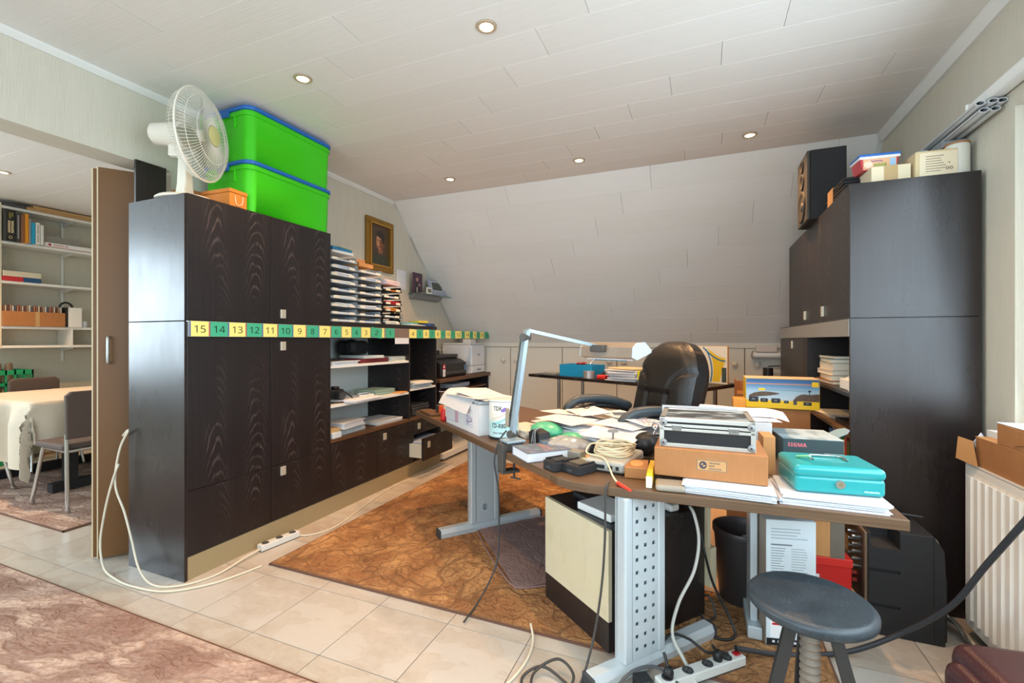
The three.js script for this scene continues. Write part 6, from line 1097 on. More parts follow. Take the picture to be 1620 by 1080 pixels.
{ // under the desk end
  const b = thing('waste_bin', 'black tapered plastic waste bin under the desk', 'bin', [0.2, 0.017, -2.66]); mesh('bin', [lathe([[0, 0], [0.115, 0], [0.14, 0.33], [0.148, 0.335], [0.148, 0.365], [0.138, 0.365], [0.132, 0.33], [0.108, 0.008], [0, 0.008]], 40)], std(0x332f2e, 0.45), b);
  mesh('crumpled_paper', new THREE.IcosahedronGeometry(0.05, 2).translate(0.02, 0.28, 0.02), M.paper, b);
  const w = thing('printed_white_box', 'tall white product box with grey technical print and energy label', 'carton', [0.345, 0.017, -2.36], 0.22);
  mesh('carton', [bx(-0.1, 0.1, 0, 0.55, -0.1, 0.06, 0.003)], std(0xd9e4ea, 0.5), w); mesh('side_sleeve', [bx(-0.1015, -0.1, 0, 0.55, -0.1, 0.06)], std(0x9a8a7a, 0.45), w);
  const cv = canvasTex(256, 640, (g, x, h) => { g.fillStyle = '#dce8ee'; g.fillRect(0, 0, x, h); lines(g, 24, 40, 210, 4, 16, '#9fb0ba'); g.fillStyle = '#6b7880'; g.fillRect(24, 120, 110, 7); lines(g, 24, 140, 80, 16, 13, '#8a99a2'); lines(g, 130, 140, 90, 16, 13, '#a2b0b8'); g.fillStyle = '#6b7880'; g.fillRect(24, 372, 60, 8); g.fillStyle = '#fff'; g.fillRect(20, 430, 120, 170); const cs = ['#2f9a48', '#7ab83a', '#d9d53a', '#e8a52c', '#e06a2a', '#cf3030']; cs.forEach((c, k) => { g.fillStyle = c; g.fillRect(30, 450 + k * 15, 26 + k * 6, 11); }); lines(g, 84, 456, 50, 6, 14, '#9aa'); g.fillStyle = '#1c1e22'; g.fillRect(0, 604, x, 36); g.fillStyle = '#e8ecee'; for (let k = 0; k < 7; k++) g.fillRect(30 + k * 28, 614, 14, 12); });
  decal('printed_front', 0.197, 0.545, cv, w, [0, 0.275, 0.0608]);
  const kb = thing('kraft_product_box', 'kraft product box with grey printed band behind the white box', 'carton', [0.57, 0.339, -2.62], 0.05); mesh('carton', [bx(-0.11, 0.035, 0, 0.25, -0.08, 0.08, 0.002)], M.kraftPale, kb); mesh('printed_band', [bx(-0.02, 0.036, 0.0, 0.261, 0.08, 0.0815)], std(0x6d6458, 0.5), kb);
  const sh = thing('shoe_box', 'red shoe box on the floor cartons under the desk end', 'shoe box', [0.56, 0.196, -2.63], 0.1); mesh('box', [bx(-0.13, 0.07, 0, 0.11, -0.11, 0.09, 0.003)], std(0xc2201c, 0.45), sh); mesh('lid', [bx(-0.134, 0.074, 0.105, 0.142, -0.114, 0.094, 0.003)], std(0xcf2a22, 0.45), sh); mesh('size_label', [bx(-0.12, -0.06, 0.03, 0.06, 0.09, 0.0912)], M.paper, sh);
  const fc = thing('flat_carton', 'large brown cardboard box on the floor carrying the red shoe box', 'carton', [0.54, 0.0165, -2.68], 0.1); mesh('carton', [bx(-0.15, 0.1, 0, 0.178, -0.18, 0.16, 0.004)], M.kraftPale, fc); mesh('tape_strip', [bx(-0.03, 0.02, 0.178, 0.1785, -0.18, 0.16)], M.tape, fc);
}
{ // boxes on the radiator
  const a = thing('torn_carton', 'torn brown carton resting on the radiator', 'carton', [1.175, 0.794, -2.4]); mesh('carton', [bx(-0.045, 0.06, 0, 0.125, -0.28, 0.5, 0.002)], M.kraft, a); mesh('torn_flap', [extr([[0, 0], [0.05, 0.01], [0.035, 0.09], [0.0, 0.14], [-0.03, 0.1]], 0.003).rotateY(0.3).translate(-0.02, 0.002, -0.3)], M.paper, a); mesh('flap', [extr([[0, 0], [0.09, 0.02], [0.08, 0.12], [0.02, 0.11]], 0.003).rotateY(Math.PI / 2 + 0.5).translate(-0.06, 0.0, -0.23)], M.kraftPale, a); mesh('lid', [bx(-0.046, 0.061, 0.125, 0.128, -0.282, 0.5)], M.kraftPale, a);
  const b = thing('torn_carton', 'smaller open carton stacked on the torn carton by the window', 'carton', [1.17, 0.923, -2.25]); mesh('carton', [bx(-0.04, 0.06, 0, 0.085, -0.27, 0.4, 0.002)], M.kraft, b); mesh('flap', [extr([[0, 0], [0.16, -0.01], [0.15, -0.05], [0.05, -0.07]], 0.003).rotateY(-Math.PI / 2).translate(-0.043, 0.085, -0.2)], M.kraft, b); mesh('lid', [bx(-0.041, 0.061, 0.085, 0.088, -0.271, 0.4)], M.paper, b);
}
{ // round swivel stool
  const t = thing('swivel_stool', 'round black stool with threaded wooden spindle', 'stool', [0.325, 0, -1.745]);
  mesh('seat', [lathe([[0, 0.462], [0.1, 0.462], [0.118, 0.468], [0.165, 0.474], [0.18, 0.488], [0.181, 0.505], [0.172, 0.515], [0.16, 0.518], [0, 0.52]], 64)], std(0xffffff, 0.42, { map: tex(512, 512, [0.4, 0.4], (u, v) => mixc(hex(0x2a3238), hex(0x5a6a74), Math.min(1, 0.45 * fbm(u, v, 6, 6, 4, 501) + 0.9 * 0.5 * sm(0.62, 0.9, fbm(u, v, 70, 70, 3, 503)) + (hash(Math.floor(u * 200), Math.floor(v * 200), 5) > 0.998 ? 0.8 : 0)))) }), t);
  uvBox(t.children[0].geometry);
  mesh('hub', [cyl(0.085, 0.1, 0.03, 0, 0.432, 0, 40)], M.black, t);
  const th = [[0, 0.06]]; for (let k = 0; k < 60; k++) th.push([0.022 + 0.008 * (k % 4 < 2 ? 1 : 0), 0.06 + k * 0.0062]); th.push([0, 0.432]); mesh('spindle', [lathe(th, 24)], std(0x8d8072, 0.6), t);
  for (let k = 0; k < 3; k++) { const a = k / 3 * 2 * Math.PI + 2.62, c = Math.cos(a), s = Math.sin(a); mesh('leg', [beam([0.19 * c, 0, 0.19 * s], [0.07 * c, 0.43, 0.07 * s], 0.034, 0.03)], std(0x2c2a28, 0.5), t); }
  mesh('foot_disc', [lathe([[0, 0.05], [0.1, 0.05], [0.15, 0.058], [0.155, 0.068], [0, 0.075]], 40)], std(0x5c6a70, 0.4), t);
}
{ // leather pouffe cut by the frame
  const t = thing('leather_footstool', 'dark maroon leather footstool before the radiator', 'footstool', [0.9, 0, -1.88], 0.15), m = std(0x4a2a2c, 0.35, { bumpMap: M.leather.bumpMap, bumpScale: 0.0006 });
  mesh('cushion', [bx(-0.13, 0.2, 0.22, 0.36, -0.12, 0.3, 0.05)], m, t); mesh('side_cushion', [bx(-0.17, -0.07, 0.16, 0.32, -0.08, 0.3, 0.045)], m, t); mesh('base', [bx(-0.13, 0.18, 0, 0.225, -0.1, 0.28, 0.02)], m, t);
}
// ================================================================ NEXT ROOM, SEEN THROUGH THE OPENING
{
  const zp = p => -2.458 - 0.00552 * p, XS = -7.0, t = thing('bookcase', 'white wall shelving with metal uprights in the adjoining room', 'shelving', [-7.15, 0, -3.0]);
  const S = [2.815, 2.43, 2.0, 1.505, 1.292];
  for (const y of S) mesh('shelf', [bx(-0.14, 0.15, y - 0.028, y, -0.95, 0.53, 0.002)], M.white, t);
  for (const z of [-0.1, -0.85]) mesh('upright', [bx(-0.148, -0.13, 1.1, 2.8, z - 0.012, z + 0.012)], M.trim, t);
  for (const y of S) mesh('bracket', [extr([[0, 0], [0.24, 0], [0.24, -0.012], [0, -0.05]], 0.004).translate(-0.13, y - 0.028, -0.102)], M.trim, t);
  mesh('side_panel', [bx(-0.14, 0.15, 1.26, 2.84, 0.53, 0.555)], M.cream, t);
  mesh('divider', [bx(-0.14, 0.15, 1.292, 1.477, -0.08, -0.06)], M.white, t);
  const bk = (lab, p0, p1, y, h, c, d = 0.2) => { const z0 = zp(p0), z1 = zp(p1), b = thing('book', lab, 'book', [XS + 0.13 - 0.15 - d / 2 + 0.1, y + 0.0005, (z0 + z1) / 2], 0); const w = z0 - z1 - 0.001; mesh('cover', [bx(-d / 2, d / 2, 0, h, -w / 2, w / 2, 0.003)], std(c, 0.5), b); mesh('pages', [bx(-d / 2 - 0.001, d / 2 - 0.006, 0.004, h + 0.0005, -w / 2 + 0.004, w / 2 - 0.004)], M.paperCream, b); return [b, w, d, h]; };
  const spine = ([b, w, d, h], rows, fg, bg, ring) => { const m = mesh('spine_print', new THREE.PlaneGeometry(w * 0.9, h * 0.95), std(0xffffff, 0.5, { map: canvasTex(64, 256, (g, cw, ch) => { g.fillStyle = bg; g.fillRect(0, 0, cw, ch); for (const [x, y0, y1, t, c] of rows) { g.fillStyle = c || fg; for (let y = y0; y < y1; y += 9) g.fillRect(x + rnd() * 2, y, t, 6); } if (ring) { g.strokeStyle = fg; g.lineWidth = 4; g.beginPath(); g.arc(30, 234, 11, 0, 7); g.stroke(); } }) }), b); m.rotation.y = Math.PI / 2; m.position.set(d / 2 + 0.0008, h / 2, 0); };
  spine(bk('wide black book at the shelf end of the dining room shelving', 3, 17, S[1], 0.33, 0x1c1a1a), [[18, 16, 62, 12, '#a59a3a'], [36, 16, 50, 12, '#a59a3a'], [10, 88, 190, 18], [34, 88, 190, 18]], '#e6cfa0', '#1c1a1a', true);
  spine(bk('dark grey book beside the wide black book', 17.5, 24, S[1], 0.31, 0x3c3a3c), [[20, 12, 236, 22]], '#bfb9b0', '#3c3a3c');
  bk('brown spined book beside the orange one', 24.5, 30, S[1], 0.3, 0x8a5a3c); bk('orange book on the dining room shelving', 30.5, 36, S[1], 0.32, 0xe0901c); bk('grey slim book between orange and blue books', 36.5, 39.5, S[1], 0.27, 0x9a9a98); bk('sky blue book on the dining room shelving', 40, 46, S[1], 0.235, 0x1f9ac4);
  spine(bk('white book with red top beside the blue book', 46.5, 53, S[1], 0.245, 0xe4e0d8), [[24, 20, 130, 16], [24, 150, 236, 16]], '#4a4440', '#e4e0d8'); bk('white and black book last of the upright row', 53.5, 59, S[1], 0.225, 0xd9d9d4);
  const bar = (n, lab, cat, p0, p1, y, h, c, d = 0.22, x = -7.1) => { const z0 = zp(p0), z1 = zp(p1); return one(n, lab, cat, bx(-d / 2, d / 2, 0, h, (z1 - z0) / 2, (z0 - z1) / 2, 0.003), std(c, 0.6), [x, y + 0.0005, (z0 + z1) / 2]); };
  bar('flat_book', 'grey patterned book lying on the red edged binder box', 'book', 62, 122, S[1] + 0.055, 0.075, 0x8c8880);
  const es = thing('binder_box', 'white flat box with red lettering on the dining room shelving', 'box', [-7.1, S[1] + 0.0005, (zp(64) + zp(150)) / 2]); mesh('box', [bx(-0.12, 0.12, 0, 0.052, -0.235, 0.235, 0.003)], M.white, es);
  decal('printed_side', 0.46, 0.048, canvasTex(512, 56, (g, w, h) => { g.fillStyle = '#eeecea'; g.fillRect(0, 0, w, h); g.fillStyle = '#b0243a'; g.fillRect(0, 50, w, 6); g.font = 'bold 34px serif'; g.fillText('ESSELTE', 86, 38); g.beginPath(); g.arc(46, 26, 16, 0, 7); g.fill(); }), es, [0.1206, 0.026, 0], Math.PI / 2);
  bar('flat_carton', 'dark flat box on the top shelf of the dining room', 'box', 4, 36, S[0], 0.035, 0x4a4648); bar('flat_carton', 'long brown carton lower on the top dining room shelf', 'carton', 38, 160, S[0], 0.03, 0xb59060);
  bar('flat_carton', 'long brown carton upper on the top dining room shelf', 'carton', 48, 165, S[0] + 0.0305, 0.03, 0xc09a68);
  bar('flat_book', 'cream album lying above the red and blue folders', 'album', 4, 60, S[2] + 0.051, 0.06, 0xd9cdb2); bar('flat_book', 'red folder lying on the third dining room shelf', 'folder', 3, 33, S[2], 0.05, 0xc22a30); bar('flat_book', 'blue folder lying beside the red folder', 'folder', 33.5, 60, S[2], 0.05, 0x1f4f7c);
  const cd = thing('disc_carton', 'brown taped carton full of disc cases on the dining room shelving', 'carton', [-7.1, S[3] + 0.0005, (zp(2) + zp(99)) / 2]); mesh('carton', [bx(-0.12, 0.12, 0, 0.165, -0.265, 0.265, 0.004)], M.kraft, cd); mesh('tape_strip', [bx(0.12, 0.1206, 0, 0.166, -0.035, 0.0)], M.tape, cd);
  const cc = [0x8a5a48, 0xc9c0b0, 0x6a4a3c, 0xa58a78, 0xd6d2ca, 0x54606c, 0xb07a60]; for (let k = 0; k < 26; k++) mesh('disc_case', [bx(-0.07, 0.07, 0.166, 0.225 + 0.012 * ((k * 5) % 4) / 3, 0.25 - 0.0195 * k - 0.012, 0.25 - 0.0195 * k)], std(cc[k % 7], 0.4), cd);
  const wb = thing('lever_file', 'white lever arch file with a black ring on the dining room shelving', 'binder', [-7.1, S[3] + 0.0005, zp(115)]); mesh('file', [bx(-0.12, 0.12, 0, 0.235, -0.065, 0.065, 0.003)], M.white, wb); mesh('back', [bx(-0.12, 0.12, 0, 0.235, 0.065, 0.085, 0.003)], M.black, wb);
  one('headband', 'black headphone band lying on the white lever arch file', 'headphones', new THREE.TorusGeometry(0.06, 0.012, 8, 24, Math.PI).rotateY(Math.PI / 2).translate(0, 0, 0), M.black, [-7.08, S[3] + 0.236, zp(107)]);
  one('glass_jar', 'small pale jar at the end of the lever arch shelf', 'jar', lathe([[0, 0], [0.035, 0], [0.035, 0.075], [0, 0.08]], 24), std(0xc9d2dc, 0.3), [-7.05, S[3] + 0.0005, zp(135)]);
}
{ // green bottle crates
  const m = std(0x1f9a66, 0.4);
  const crate = (y, lab, bottles) => {
    const t = thing('plastic_crate', lab, 'crate', [-7.1, y, -2.48], 0, 'green plastic crates'); const w = 0.17, d = 0.22, h = 0.34, b = [bx(-w, w, 0, 0.03, -d, d)];
    for (const yy of [0.03, 0.17, h - 0.05]) for (const s of [-1, 1]) { b.push(bx(-w, w, yy, yy + (yy > 0.2 ? 0.05 : 0.03), s * d - s * 0.012, s * d), bx(s * w - s * 0.012, s * w, yy, yy + (yy > 0.2 ? 0.05 : 0.03), -d, d)); }
    for (const s of [-1, 1]) for (let k = 0; k <= 6; k++) b.push(bx(s * w - s * 0.01, s * w, 0, h, -d + (2 * d - 0.014) * k / 6, -d + (2 * d - 0.014) * k / 6 + 0.014), bx(-w + (2 * w - 0.012) * k / 6, -w + (2 * w - 0.012) * k / 6 + 0.012, 0, h, s * d - s * 0.01, s * d));
    mesh('crate', b, m, t);
  };
  crate(0.0005, 'green plastic crate lowest of the pile below the shelving'); crate(0.342, 'green plastic crate in the middle of the pile below the shelving'); crate(0.684, 'green plastic crate topmost of the pile below the shelving');
  for (let k = 0; k < 3; k++) one('dark_bottle', ['brown bottle in the topmost green crate at the shelving side panel', 'middle brown bottle in the topmost green crate', 'brown bottle in the topmost green crate nearest the lever arch file'][k], 'bottle', lathe([[0, 0], [0.035, 0], [0.037, 0.01], [0.037, 0.24], [0.034, 0.3], [0.03, 0.38], [0, 0.385]], 20), std(0x6b5a48, 0.3), [-7.04, 0.716, -2.36 - 0.09 * k], 0, 'bottles in the green crate');
}
{ // dining table under a cloth
  const TY = 0.83, t = thing('dining_table', 'dining table with dark wooden base under a pale cloth', 'table', [-5.75, 0.0165, -2.75]);
  mesh('table_top', [bx(-0.62, 0.62, TY - 0.055, TY - 0.02, -0.75, 0.75, 0.004)], M.wengeIn, t);
  for (const s of [-1, 1]) { for (const z of [-0.46, 0.46]) mesh('post', [bx(s * 0.5 - 0.045, s * 0.5 + 0.045, 0.08, TY - 0.055, z - 0.04, z + 0.04)], M.blackMatt, t); mesh('runner', [bx(s * 0.5 - 0.045, s * 0.5 + 0.045, 0, 0.08, -0.62, 0.6, 0.004)], M.blackMatt, t); }
  // cloth: a square laid askew, falling where it passes the edge
  const hx = 0.635, hz = 0.765, N = 60, pos = [], idx = [], C = 1.06;
  for (let j = 0; j <= N; j++) for (let i = 0; i <= N; i++) {
    const a = (i / N * 2 - 1) * C * 1.0, b = (j / N * 2 - 1) * C * 1.2, r = 0.1, x = a * Math.cos(r) - b * Math.sin(r), z = a * Math.sin(r) + b * Math.cos(r);
    const ox = Math.max(0, Math.abs(x) - hx), oz = Math.max(0, Math.abs(z) - hz), o = Math.hypot(ox, oz), cx = Math.sign(x) * Math.min(Math.abs(x), hx), cz = Math.sign(z) * Math.min(Math.abs(z), hz);
    const nx = o ? Math.sign(x) * ox / o : 0, nz = o ? Math.sign(z) * oz / o : 0, fold = o ? 0.03 * Math.min(1, o * 5) * (1 + Math.sin((x * nz - z * nx) * 17 + 4 * nx * nz) + 0.6 * Math.sin(6 * Math.atan2(nz, nx))) : 0;
    pos.push(cx + nx * (fold + Math.min(o, 0.015)), TY - 0.018 - Math.max(0, o - 0.015) + (o ? 0 : 0.001), cz + nz * (fold + Math.min(o, 0.015)));
  }
  for (let j = 0; j < N; j++) for (let i = 0; i < N; i++) { const k = j * (N + 1) + i; idx.push(k, k + N + 1, k + 1, k + 1, k + N + 1, k + N + 2); }
  const g = new THREE.BufferGeometry(); g.setAttribute('position', new THREE.Float32BufferAttribute(pos, 3)); g.setIndex(idx); g.computeVertexNormals(); uvBox(g);
  const weave = tex(128, 128, [0.05, 0.05], (u, v) => ((Math.floor(u * 4) + Math.floor(v * 4)) % 2 ? 0.9 : 0.6) + 0.1 * hash(Math.floor(u * 128), Math.floor(v * 128), 3), false);
  one('tablecloth', 'beige woven cloth draped over the dining table', 'tablecloth', g, std(0xd2c6b2, 0.9, { side: THREE.DoubleSide, bumpMap: weave, bumpScale: 0.002 }), [-5.75, 0.0205, -2.75]);
}
{ // brown padded chairs on chrome legs
  const up = std(0x584a44, 0.75);
  const mk = lab => { const t = thing('dining_chair', lab, 'chair', [0, 0, 0], 0, 'dining chairs');
    mesh('seat', [bx(-0.21, 0.21, 0.47, 0.52, -0.21, 0.21, 0.02)], up, t);
    mesh('backrest', [extr([[-0.2, 0.56], [0.2, 0.56], [0.205, 0.9], [0.17, 0.93], [-0.17, 0.93], [-0.205, 0.9]], 0.04, 0.012).translate(0, 0, -0.25)], up, t);
    for (const s of [-1, 1]) { mesh('leg', [rod([s * 0.2, 0.02, -0.26], [s * 0.19, 0.6, -0.22], 0.014, 12), cyl(0.018, 0.018, 0.025, s * 0.2, 0, -0.26, 12)], M.chrome, t); mesh('leg', [rod([s * 0.21, 0.02, 0.24], [s * 0.17, 0.48, 0.16], 0.014, 12), cyl(0.018, 0.018, 0.025, s * 0.21, 0, 0.24, 12)], M.chrome, t); }
    mesh('frame', [rod([-0.17, 0.462, 0.16], [0.17, 0.462, 0.16], 0.012, 10), rod([-0.19, 0.462, -0.22], [0.19, 0.462, -0.22], 0.012, 10), rod([0.19, 0.462, -0.22], [0.17, 0.462, 0.16], 0.012, 10), rod([-0.19, 0.462, -0.22], [-0.17, 0.462, 0.16], 0.012, 10)], M.chrome, t); return t; };
  const c = mk('brown padded chair beside the folding door, its back to the opening'); c.position.set(-4.79, 0.017, -2.16); c.rotation.y = -Math.PI / 2;
  copy(c, [-6.42, 0.017, -2.6], Math.PI / 2, 'brown padded chair across the dining table by the shelving');
  copy(c, [-5.9, 0.017, -1.84], Math.PI, 'brown padded chair at the near table edge under the hanging cloth');
}
// ================================================================ POWER STRIPS AND CABLES
const socketStrip = (lab, L, pos, ry, n, sw) => {
  const t = thing('power_strip', lab, 'power strip', pos, ry); const m = std(0xdcdcd6, 0.4);
  mesh('body', [bx(-L / 2, L / 2, 0.003, 0.042, -0.027, 0.027, 0.006)], m, t); mesh('foot', [bx(-L / 2 + 0.003, L / 2 - 0.003, 0, 0.005, -0.025, 0.025)], M.darkGrey, t);
  for (let k = 0; k < n; k++) { const x = -L / 2 + 0.04 + k * (L - 0.08 - (sw ? 0.04 : 0)) / Math.max(1, n - 1), s = mesh('socket', [lathe([[0.014, 0], [0.014, 0.002], [0.0205, 0.003], [0.022, 0], [0.022, -0.003]], 28).translate(x, 0.042, 0)], M.darkGrey, t); mesh('well', [cyl(0.0195, 0.0195, 0.001, x, 0.0418, 0, 24)], std(0x55585a, 0.5), s); mesh('pin_hole', [cyl(0.003, 0.003, 0.001, x - 0.007, 0.0428, 0.004, 8), cyl(0.003, 0.003, 0.001, x + 0.007, 0.0428, -0.004, 8)], M.black, s); }
  if (sw) mesh('switch', [bx(L / 2 - 0.04, L / 2 - 0.012, 0.041, 0.048, -0.012, 0.012, 0.002)], std(0xb01c20, 0.35), t);
  return t;
};
socketStrip('small white power strip on the tiles by the cream plinth', 0.27, [-2.59, 0.0005, -2.22], Math.PI / 2 - 0.14, 3, false);
socketStrip('long white power strip with red switch beside the desk foot', 0.42, [0.0, 0.0165, -1.97], 0.77, 4, true);
const wire = (lab, pts, r, m, n = 90) => one('cable', lab, 'cable', tube(pts, r, n, 8), m);
const ivory = std(0xdcd3bd, 0.5);
wire('ivory cable hanging in a loop beside the tall cupboard side', [[-3.2, 0.78, -1.645], [-3.12, 0.82, -1.63], [-3.16, 0.72, -1.61], [-3.19, 0.5, -1.6], [-3.1, 0.35, -1.6], [-3.03, 0.2, -1.6], [-2.92, 0.06, -1.58], [-2.78, 0.008, -1.57], [-2.64, 0.007, -1.62], [-2.57, 0.007, -1.77], [-2.585, 0.02, -1.98], [-2.59, 0.024, -2.08]], 0.006, ivory, 140);
wire('second ivory cable curving over the tiles at the cupboard corner', [[-3.2, 0.6, -1.625], [-3.16, 0.62, -1.6], [-3.2, 0.5, -1.585], [-3.26, 0.32, -1.58], [-3.28, 0.14, -1.57], [-3.2, 0.03, -1.55], [-3.05, 0.007, -1.53], [-2.86, 0.007, -1.52], [-2.64, 0.007, -1.56], [-2.5, 0.007, -1.7], [-2.45, 0.007, -1.83], [-2.42, 0.007, -1.95]], 0.006, ivory, 140);
wire('ivory lead of the small power strip running along the plinth', [[-2.61, 0.022, -2.36], [-2.54, 0.008, -2.36], [-2.48, 0.006, -2.42], [-2.44, 0.006, -2.55], [-2.5, 0.006, -2.85], [-2.58, 0.006, -3.2], [-2.62, 0.006, -3.55], [-2.56, 0.006, -4.0], [-2.55, 0.006, -4.3]], 0.005, ivory, 120);
wire('thick black cable rising from the power strip towards the window', [[0.13, 0.08, -2.1], [0.19, 0.06, -2.14], [0.3, 0.022, -2.22], [0.45, 0.0145, -2.29], [0.6, 0.03, -2.36], [0.75, 0.126, -2.37], [0.87, 0.33, -2.25], [0.92, 0.57, -2.11], [0.945, 0.776, -1.96], [0.98, 1.0, -1.8], [1.08, 0.96, -1.6], [1.1, 0.5, -1.5], [1.06, 0.02, -1.45], [1.0, 0.012, -1.2]], 0.0105, std(0x33363a, 0.5), 180);
wire('white cable dropping from the pedestal to the power strip', [[-0.05, 0.56, -2.33], [-0.035, 0.55, -2.29], [-0.012, 0.45, -2.255], [-0.03, 0.326, -2.2], [-0.095, 0.2, -2.12], [-0.115, 0.1, -2.06], [-0.07, 0.05, -2.0], [-0.02, 0.03, -1.9], [0.0, 0.022, -1.85]], 0.0075, std(0xd9d6cc, 0.45), 120);
wire('black cable dropping from the pedestal behind the white cable', [[-0.1, 0.56, -2.36], [-0.045, 0.55, -2.33], [-0.005, 0.45, -2.33], [0.015, 0.36, -2.3], [0.05, 0.217, -2.33], [0.11, 0.1, -2.315], [0.14, 0.03, -2.28], [0.1, 0.022, -2.24], [0.0, 0.022, -2.26], [-0.02, 0.022, -2.32]], 0.006, M.black, 120);
wire('thin black lead hanging from the desk edge before the perforated leg', [[-0.345, 0.775, -1.86], [-0.35, 0.772, -1.83], [-0.352, 0.74, -1.822], [-0.355, 0.55, -1.82], [-0.37, 0.35, -1.82], [-0.4, 0.15, -1.8], [-0.43, 0.03, -1.74], [-0.45, 0.006, -1.66], [-0.5, 0.006, -1.6]], 0.005, std(0x3e3b38, 0.5), 120);
wire('tangled black lead in loops on the tiles before the desk foot', [[-0.42, 0.006, -1.68], [-0.5, 0.012, -1.74], [-0.6, 0.03, -1.76], [-0.66, 0.008, -1.7], [-0.6, 0.007, -1.62], [-0.5, 0.008, -1.64], [-0.46, 0.04, -1.74], [-0.54, 0.05, -1.8], [-0.62, 0.02, -1.72], [-0.55, 0.008, -1.58], [-0.42, 0.008, -1.56]], 0.0055, std(0x3a3836, 0.5), 140);
wire('grey lead arching from the desk foot to the black plug', [[-0.34, 0.012, -1.66], [-0.3, 0.05, -1.72], [-0.24, 0.085, -1.8], [-0.16, 0.08, -1.86], [-0.11, 0.055, -1.86], [-0.08, 0.05, -1.84]], 0.006, std(0x4a4c4e, 0.5), 80);
wire('black lead curling over the desk foot to the power strip', [[-0.16, 0.07, -2.02], [-0.12, 0.1, -2.06], [-0.05, 0.085, -2.08], [0.02, 0.06, -2.06], [0.07, 0.08, -2.05], [0.1, 0.075, -2.06]], 0.0055, M.black, 80);
wire('pale cable lying on the tiles under the desk edge', [[-0.74, 0.02, -2.02], [-0.7, 0.0075, -1.94], [-0.68, 0.0065, -1.83], [-0.69, 0.0065, -1.7], [-0.74, 0.0065, -1.55]], 0.0055, ivory, 60);
wire('black lead lying on the rug behind the pedestal', [[-0.02, 0.06, -2.46], [0.03, 0.1, -2.44], [0.06, 0.03, -2.4], [0.02, 0.022, -2.36], [-0.02, 0.03, -2.42]], 0.005, M.darkGrey, 60);
wire('brown extension lead looped on the tiles behind the stool', [[0.42, 0.007, -1.7], [0.55, 0.007, -1.82], [0.66, 0.007, -1.98], [0.64, 0.007, -2.12], [0.52, 0.007, -2.14], [0.5, 0.009, -2.02], [0.6, 0.012, -1.9], [0.66, 0.007, -1.75]], 0.006, std(0x4a423a, 0.5), 100);
for (const [k, lab] of ['uppermost grey cable in the bundle at the radiator foot', 'grey cable in the middle of the bundle at the radiator foot', 'lowest grey cable in the bundle at the radiator foot', 'pale cable in the bundle at the radiator foot', 'looped cable at the end of the bundle by the radiator foot'].entries())
  wire(lab, [[1.03, 0.25 - 0.05 * k, -2.86], [1.04 + 0.01 * k, 0.05, -2.8 + 0.01 * k], [1.06 + 0.012 * k, 0.02 + 0.012 * (4 - k), -2.7], [1.09, 0.012 + 0.01 * k, -2.6 + 0.02 * k], [1.12 + 0.01 * k, 0.01 + 0.008 * k, -2.5], [1.15, 0.012, -2.4 + 0.03 * k]], 0.006, k === 3 ? ivory : std([0x6e6a64, 0x56534e, 0x8a857c, 0, 0x625e58][k], 0.6), 60);
wire('ivory cable curling up between amplifier and radiator', [[1.02, 0.4, -2.87], [1.04, 0.38, -2.8], [1.035, 0.25, -2.78], [1.02, 0.12, -2.8], [1.03, 0.02, -2.76]], 0.006, ivory, 50);
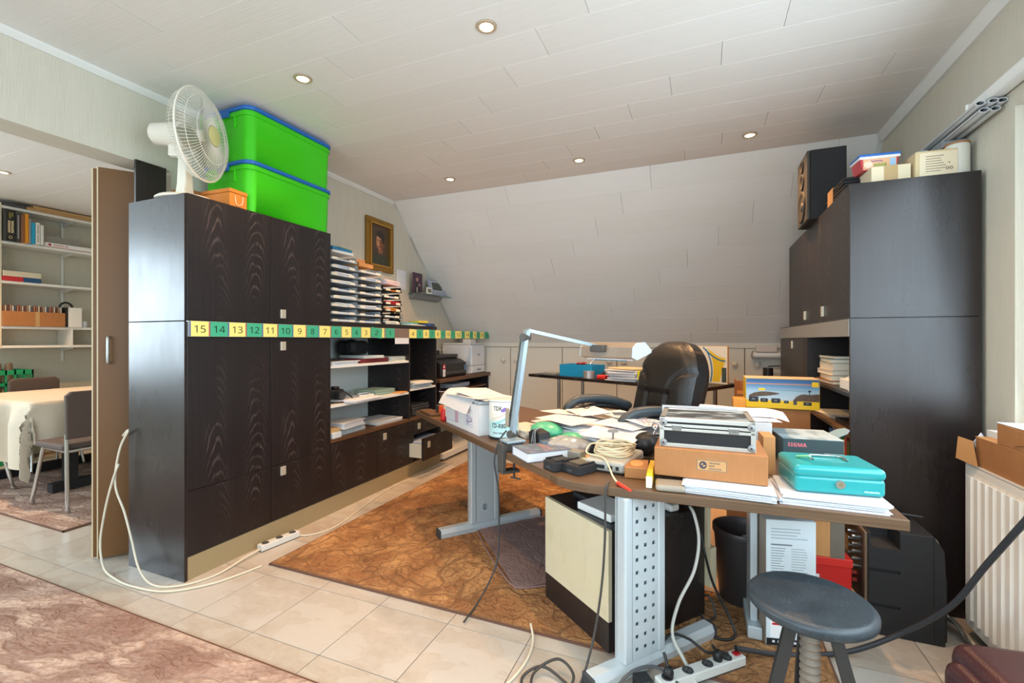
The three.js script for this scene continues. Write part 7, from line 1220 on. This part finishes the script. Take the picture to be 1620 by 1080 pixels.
{ // plugs in the long strip, things on the pedestal
  const pl = (lab, x, z, ry) => { const t = thing('mains_plug', lab, 'plug', [x, 0.0595, z], ry); mesh('body', [lathe([[0, 0], [0.018, 0], [0.019, 0.02], [0.013, 0.036], [0, 0.038]], 20)], M.black, t); mesh('sleeve', [rod([0, 0.025, 0], [-0.02, 0.07, -0.03], 0.006, 8)], M.black, t); };
  pl('black round plug in the first socket of the long power strip', -0.117, -1.855, 0); pl('black plug beside the red switch of the long power strip', 0.06, -2.03, 2);
  one('charger_cube', 'black charger block lying by the long power strip', 'charger', bx(-0.03, 0.03, 0, 0.05, -0.03, 0.03, 0.005), M.black, [-0.21, 0.0005, -1.83], 0.6);
  const y = 0.5385, c = Math.atan2(-0.314, 0.386), P = (a, b) => [-0.751 + 0.7757 * a + 0.631 * b, y, -2.273 + 0.631 * a - 0.7757 * b];
  one('notebook_computer', 'white flat computer lying on the dark pedestal', 'computer', bx(-0.11, 0.11, 0, 0.035, -0.09, 0.09, 0.006), M.white, P(0.32, 0.14), c + 0.1);
  one('black_adapter', 'black adapter on the pedestal under the desk edge', 'adapter', mg([bx(-0.07, 0.07, 0, 0.03, -0.04, 0.04, 0.008), tube([[0.07, 0.015, 0], [0.11, 0.03, 0.02], [0.12, 0.01, 0.06], [0.06, 0.006, 0.08]], 0.005, 30, 6)]), M.black, P(0.14, 0.16), c);
  one('white_adapter', 'white adapter with rounded edges on the pedestal end', 'adapter', bx(-0.05, 0.05, 0, 0.035, -0.03, 0.03, 0.012), M.white, P(0.43, 0.42), c);
  one('black_adapter', 'small black power block behind the white computer', 'adapter', bx(-0.05, 0.05, 0, 0.03, -0.035, 0.035, 0.008), M.black, P(0.25, 0.36), c + 0.4);
}
{ // bracket with rolled paper on the knee wall, black tube
  const t = thing('wall_bracket', 'white bracket shelf holding a long roll at the knee wall', 'bracket', [0.6, 1.16, -5.6]); mesh('roll', [rod([-0.08, 0.03, 0], [0.2, 0.03, 0], 0.032, 20)], M.white, t); mesh('box', [bx(-0.06, 0.14, 0.064, 0.13, -0.04, 0.04, 0.004)], std(0xd0c6bc, 0.6), t); mesh('hook', [tube([[-0.085, 0.08, 0.02], [-0.1, 0.03, 0.02], [-0.09, -0.01, 0]], 0.006, 20, 6), bx(-0.09, 0.18, -0.004, 0, -0.07, 0.04)], M.grey, t); mesh('clip', [rod([0.06, -0.09, 0], [0.17, -0.08, 0.02], 0.006)], M.darkGrey, t);
  one('black_tube', 'black upright tube leaning at the knee wall beside the cabinet', 'tube', cyl(0.045, 0.045, 1.08, 0, 0, 0, 24), M.black, [0.6, 0, -5.1]);
}
renderer.render(scene, camera);
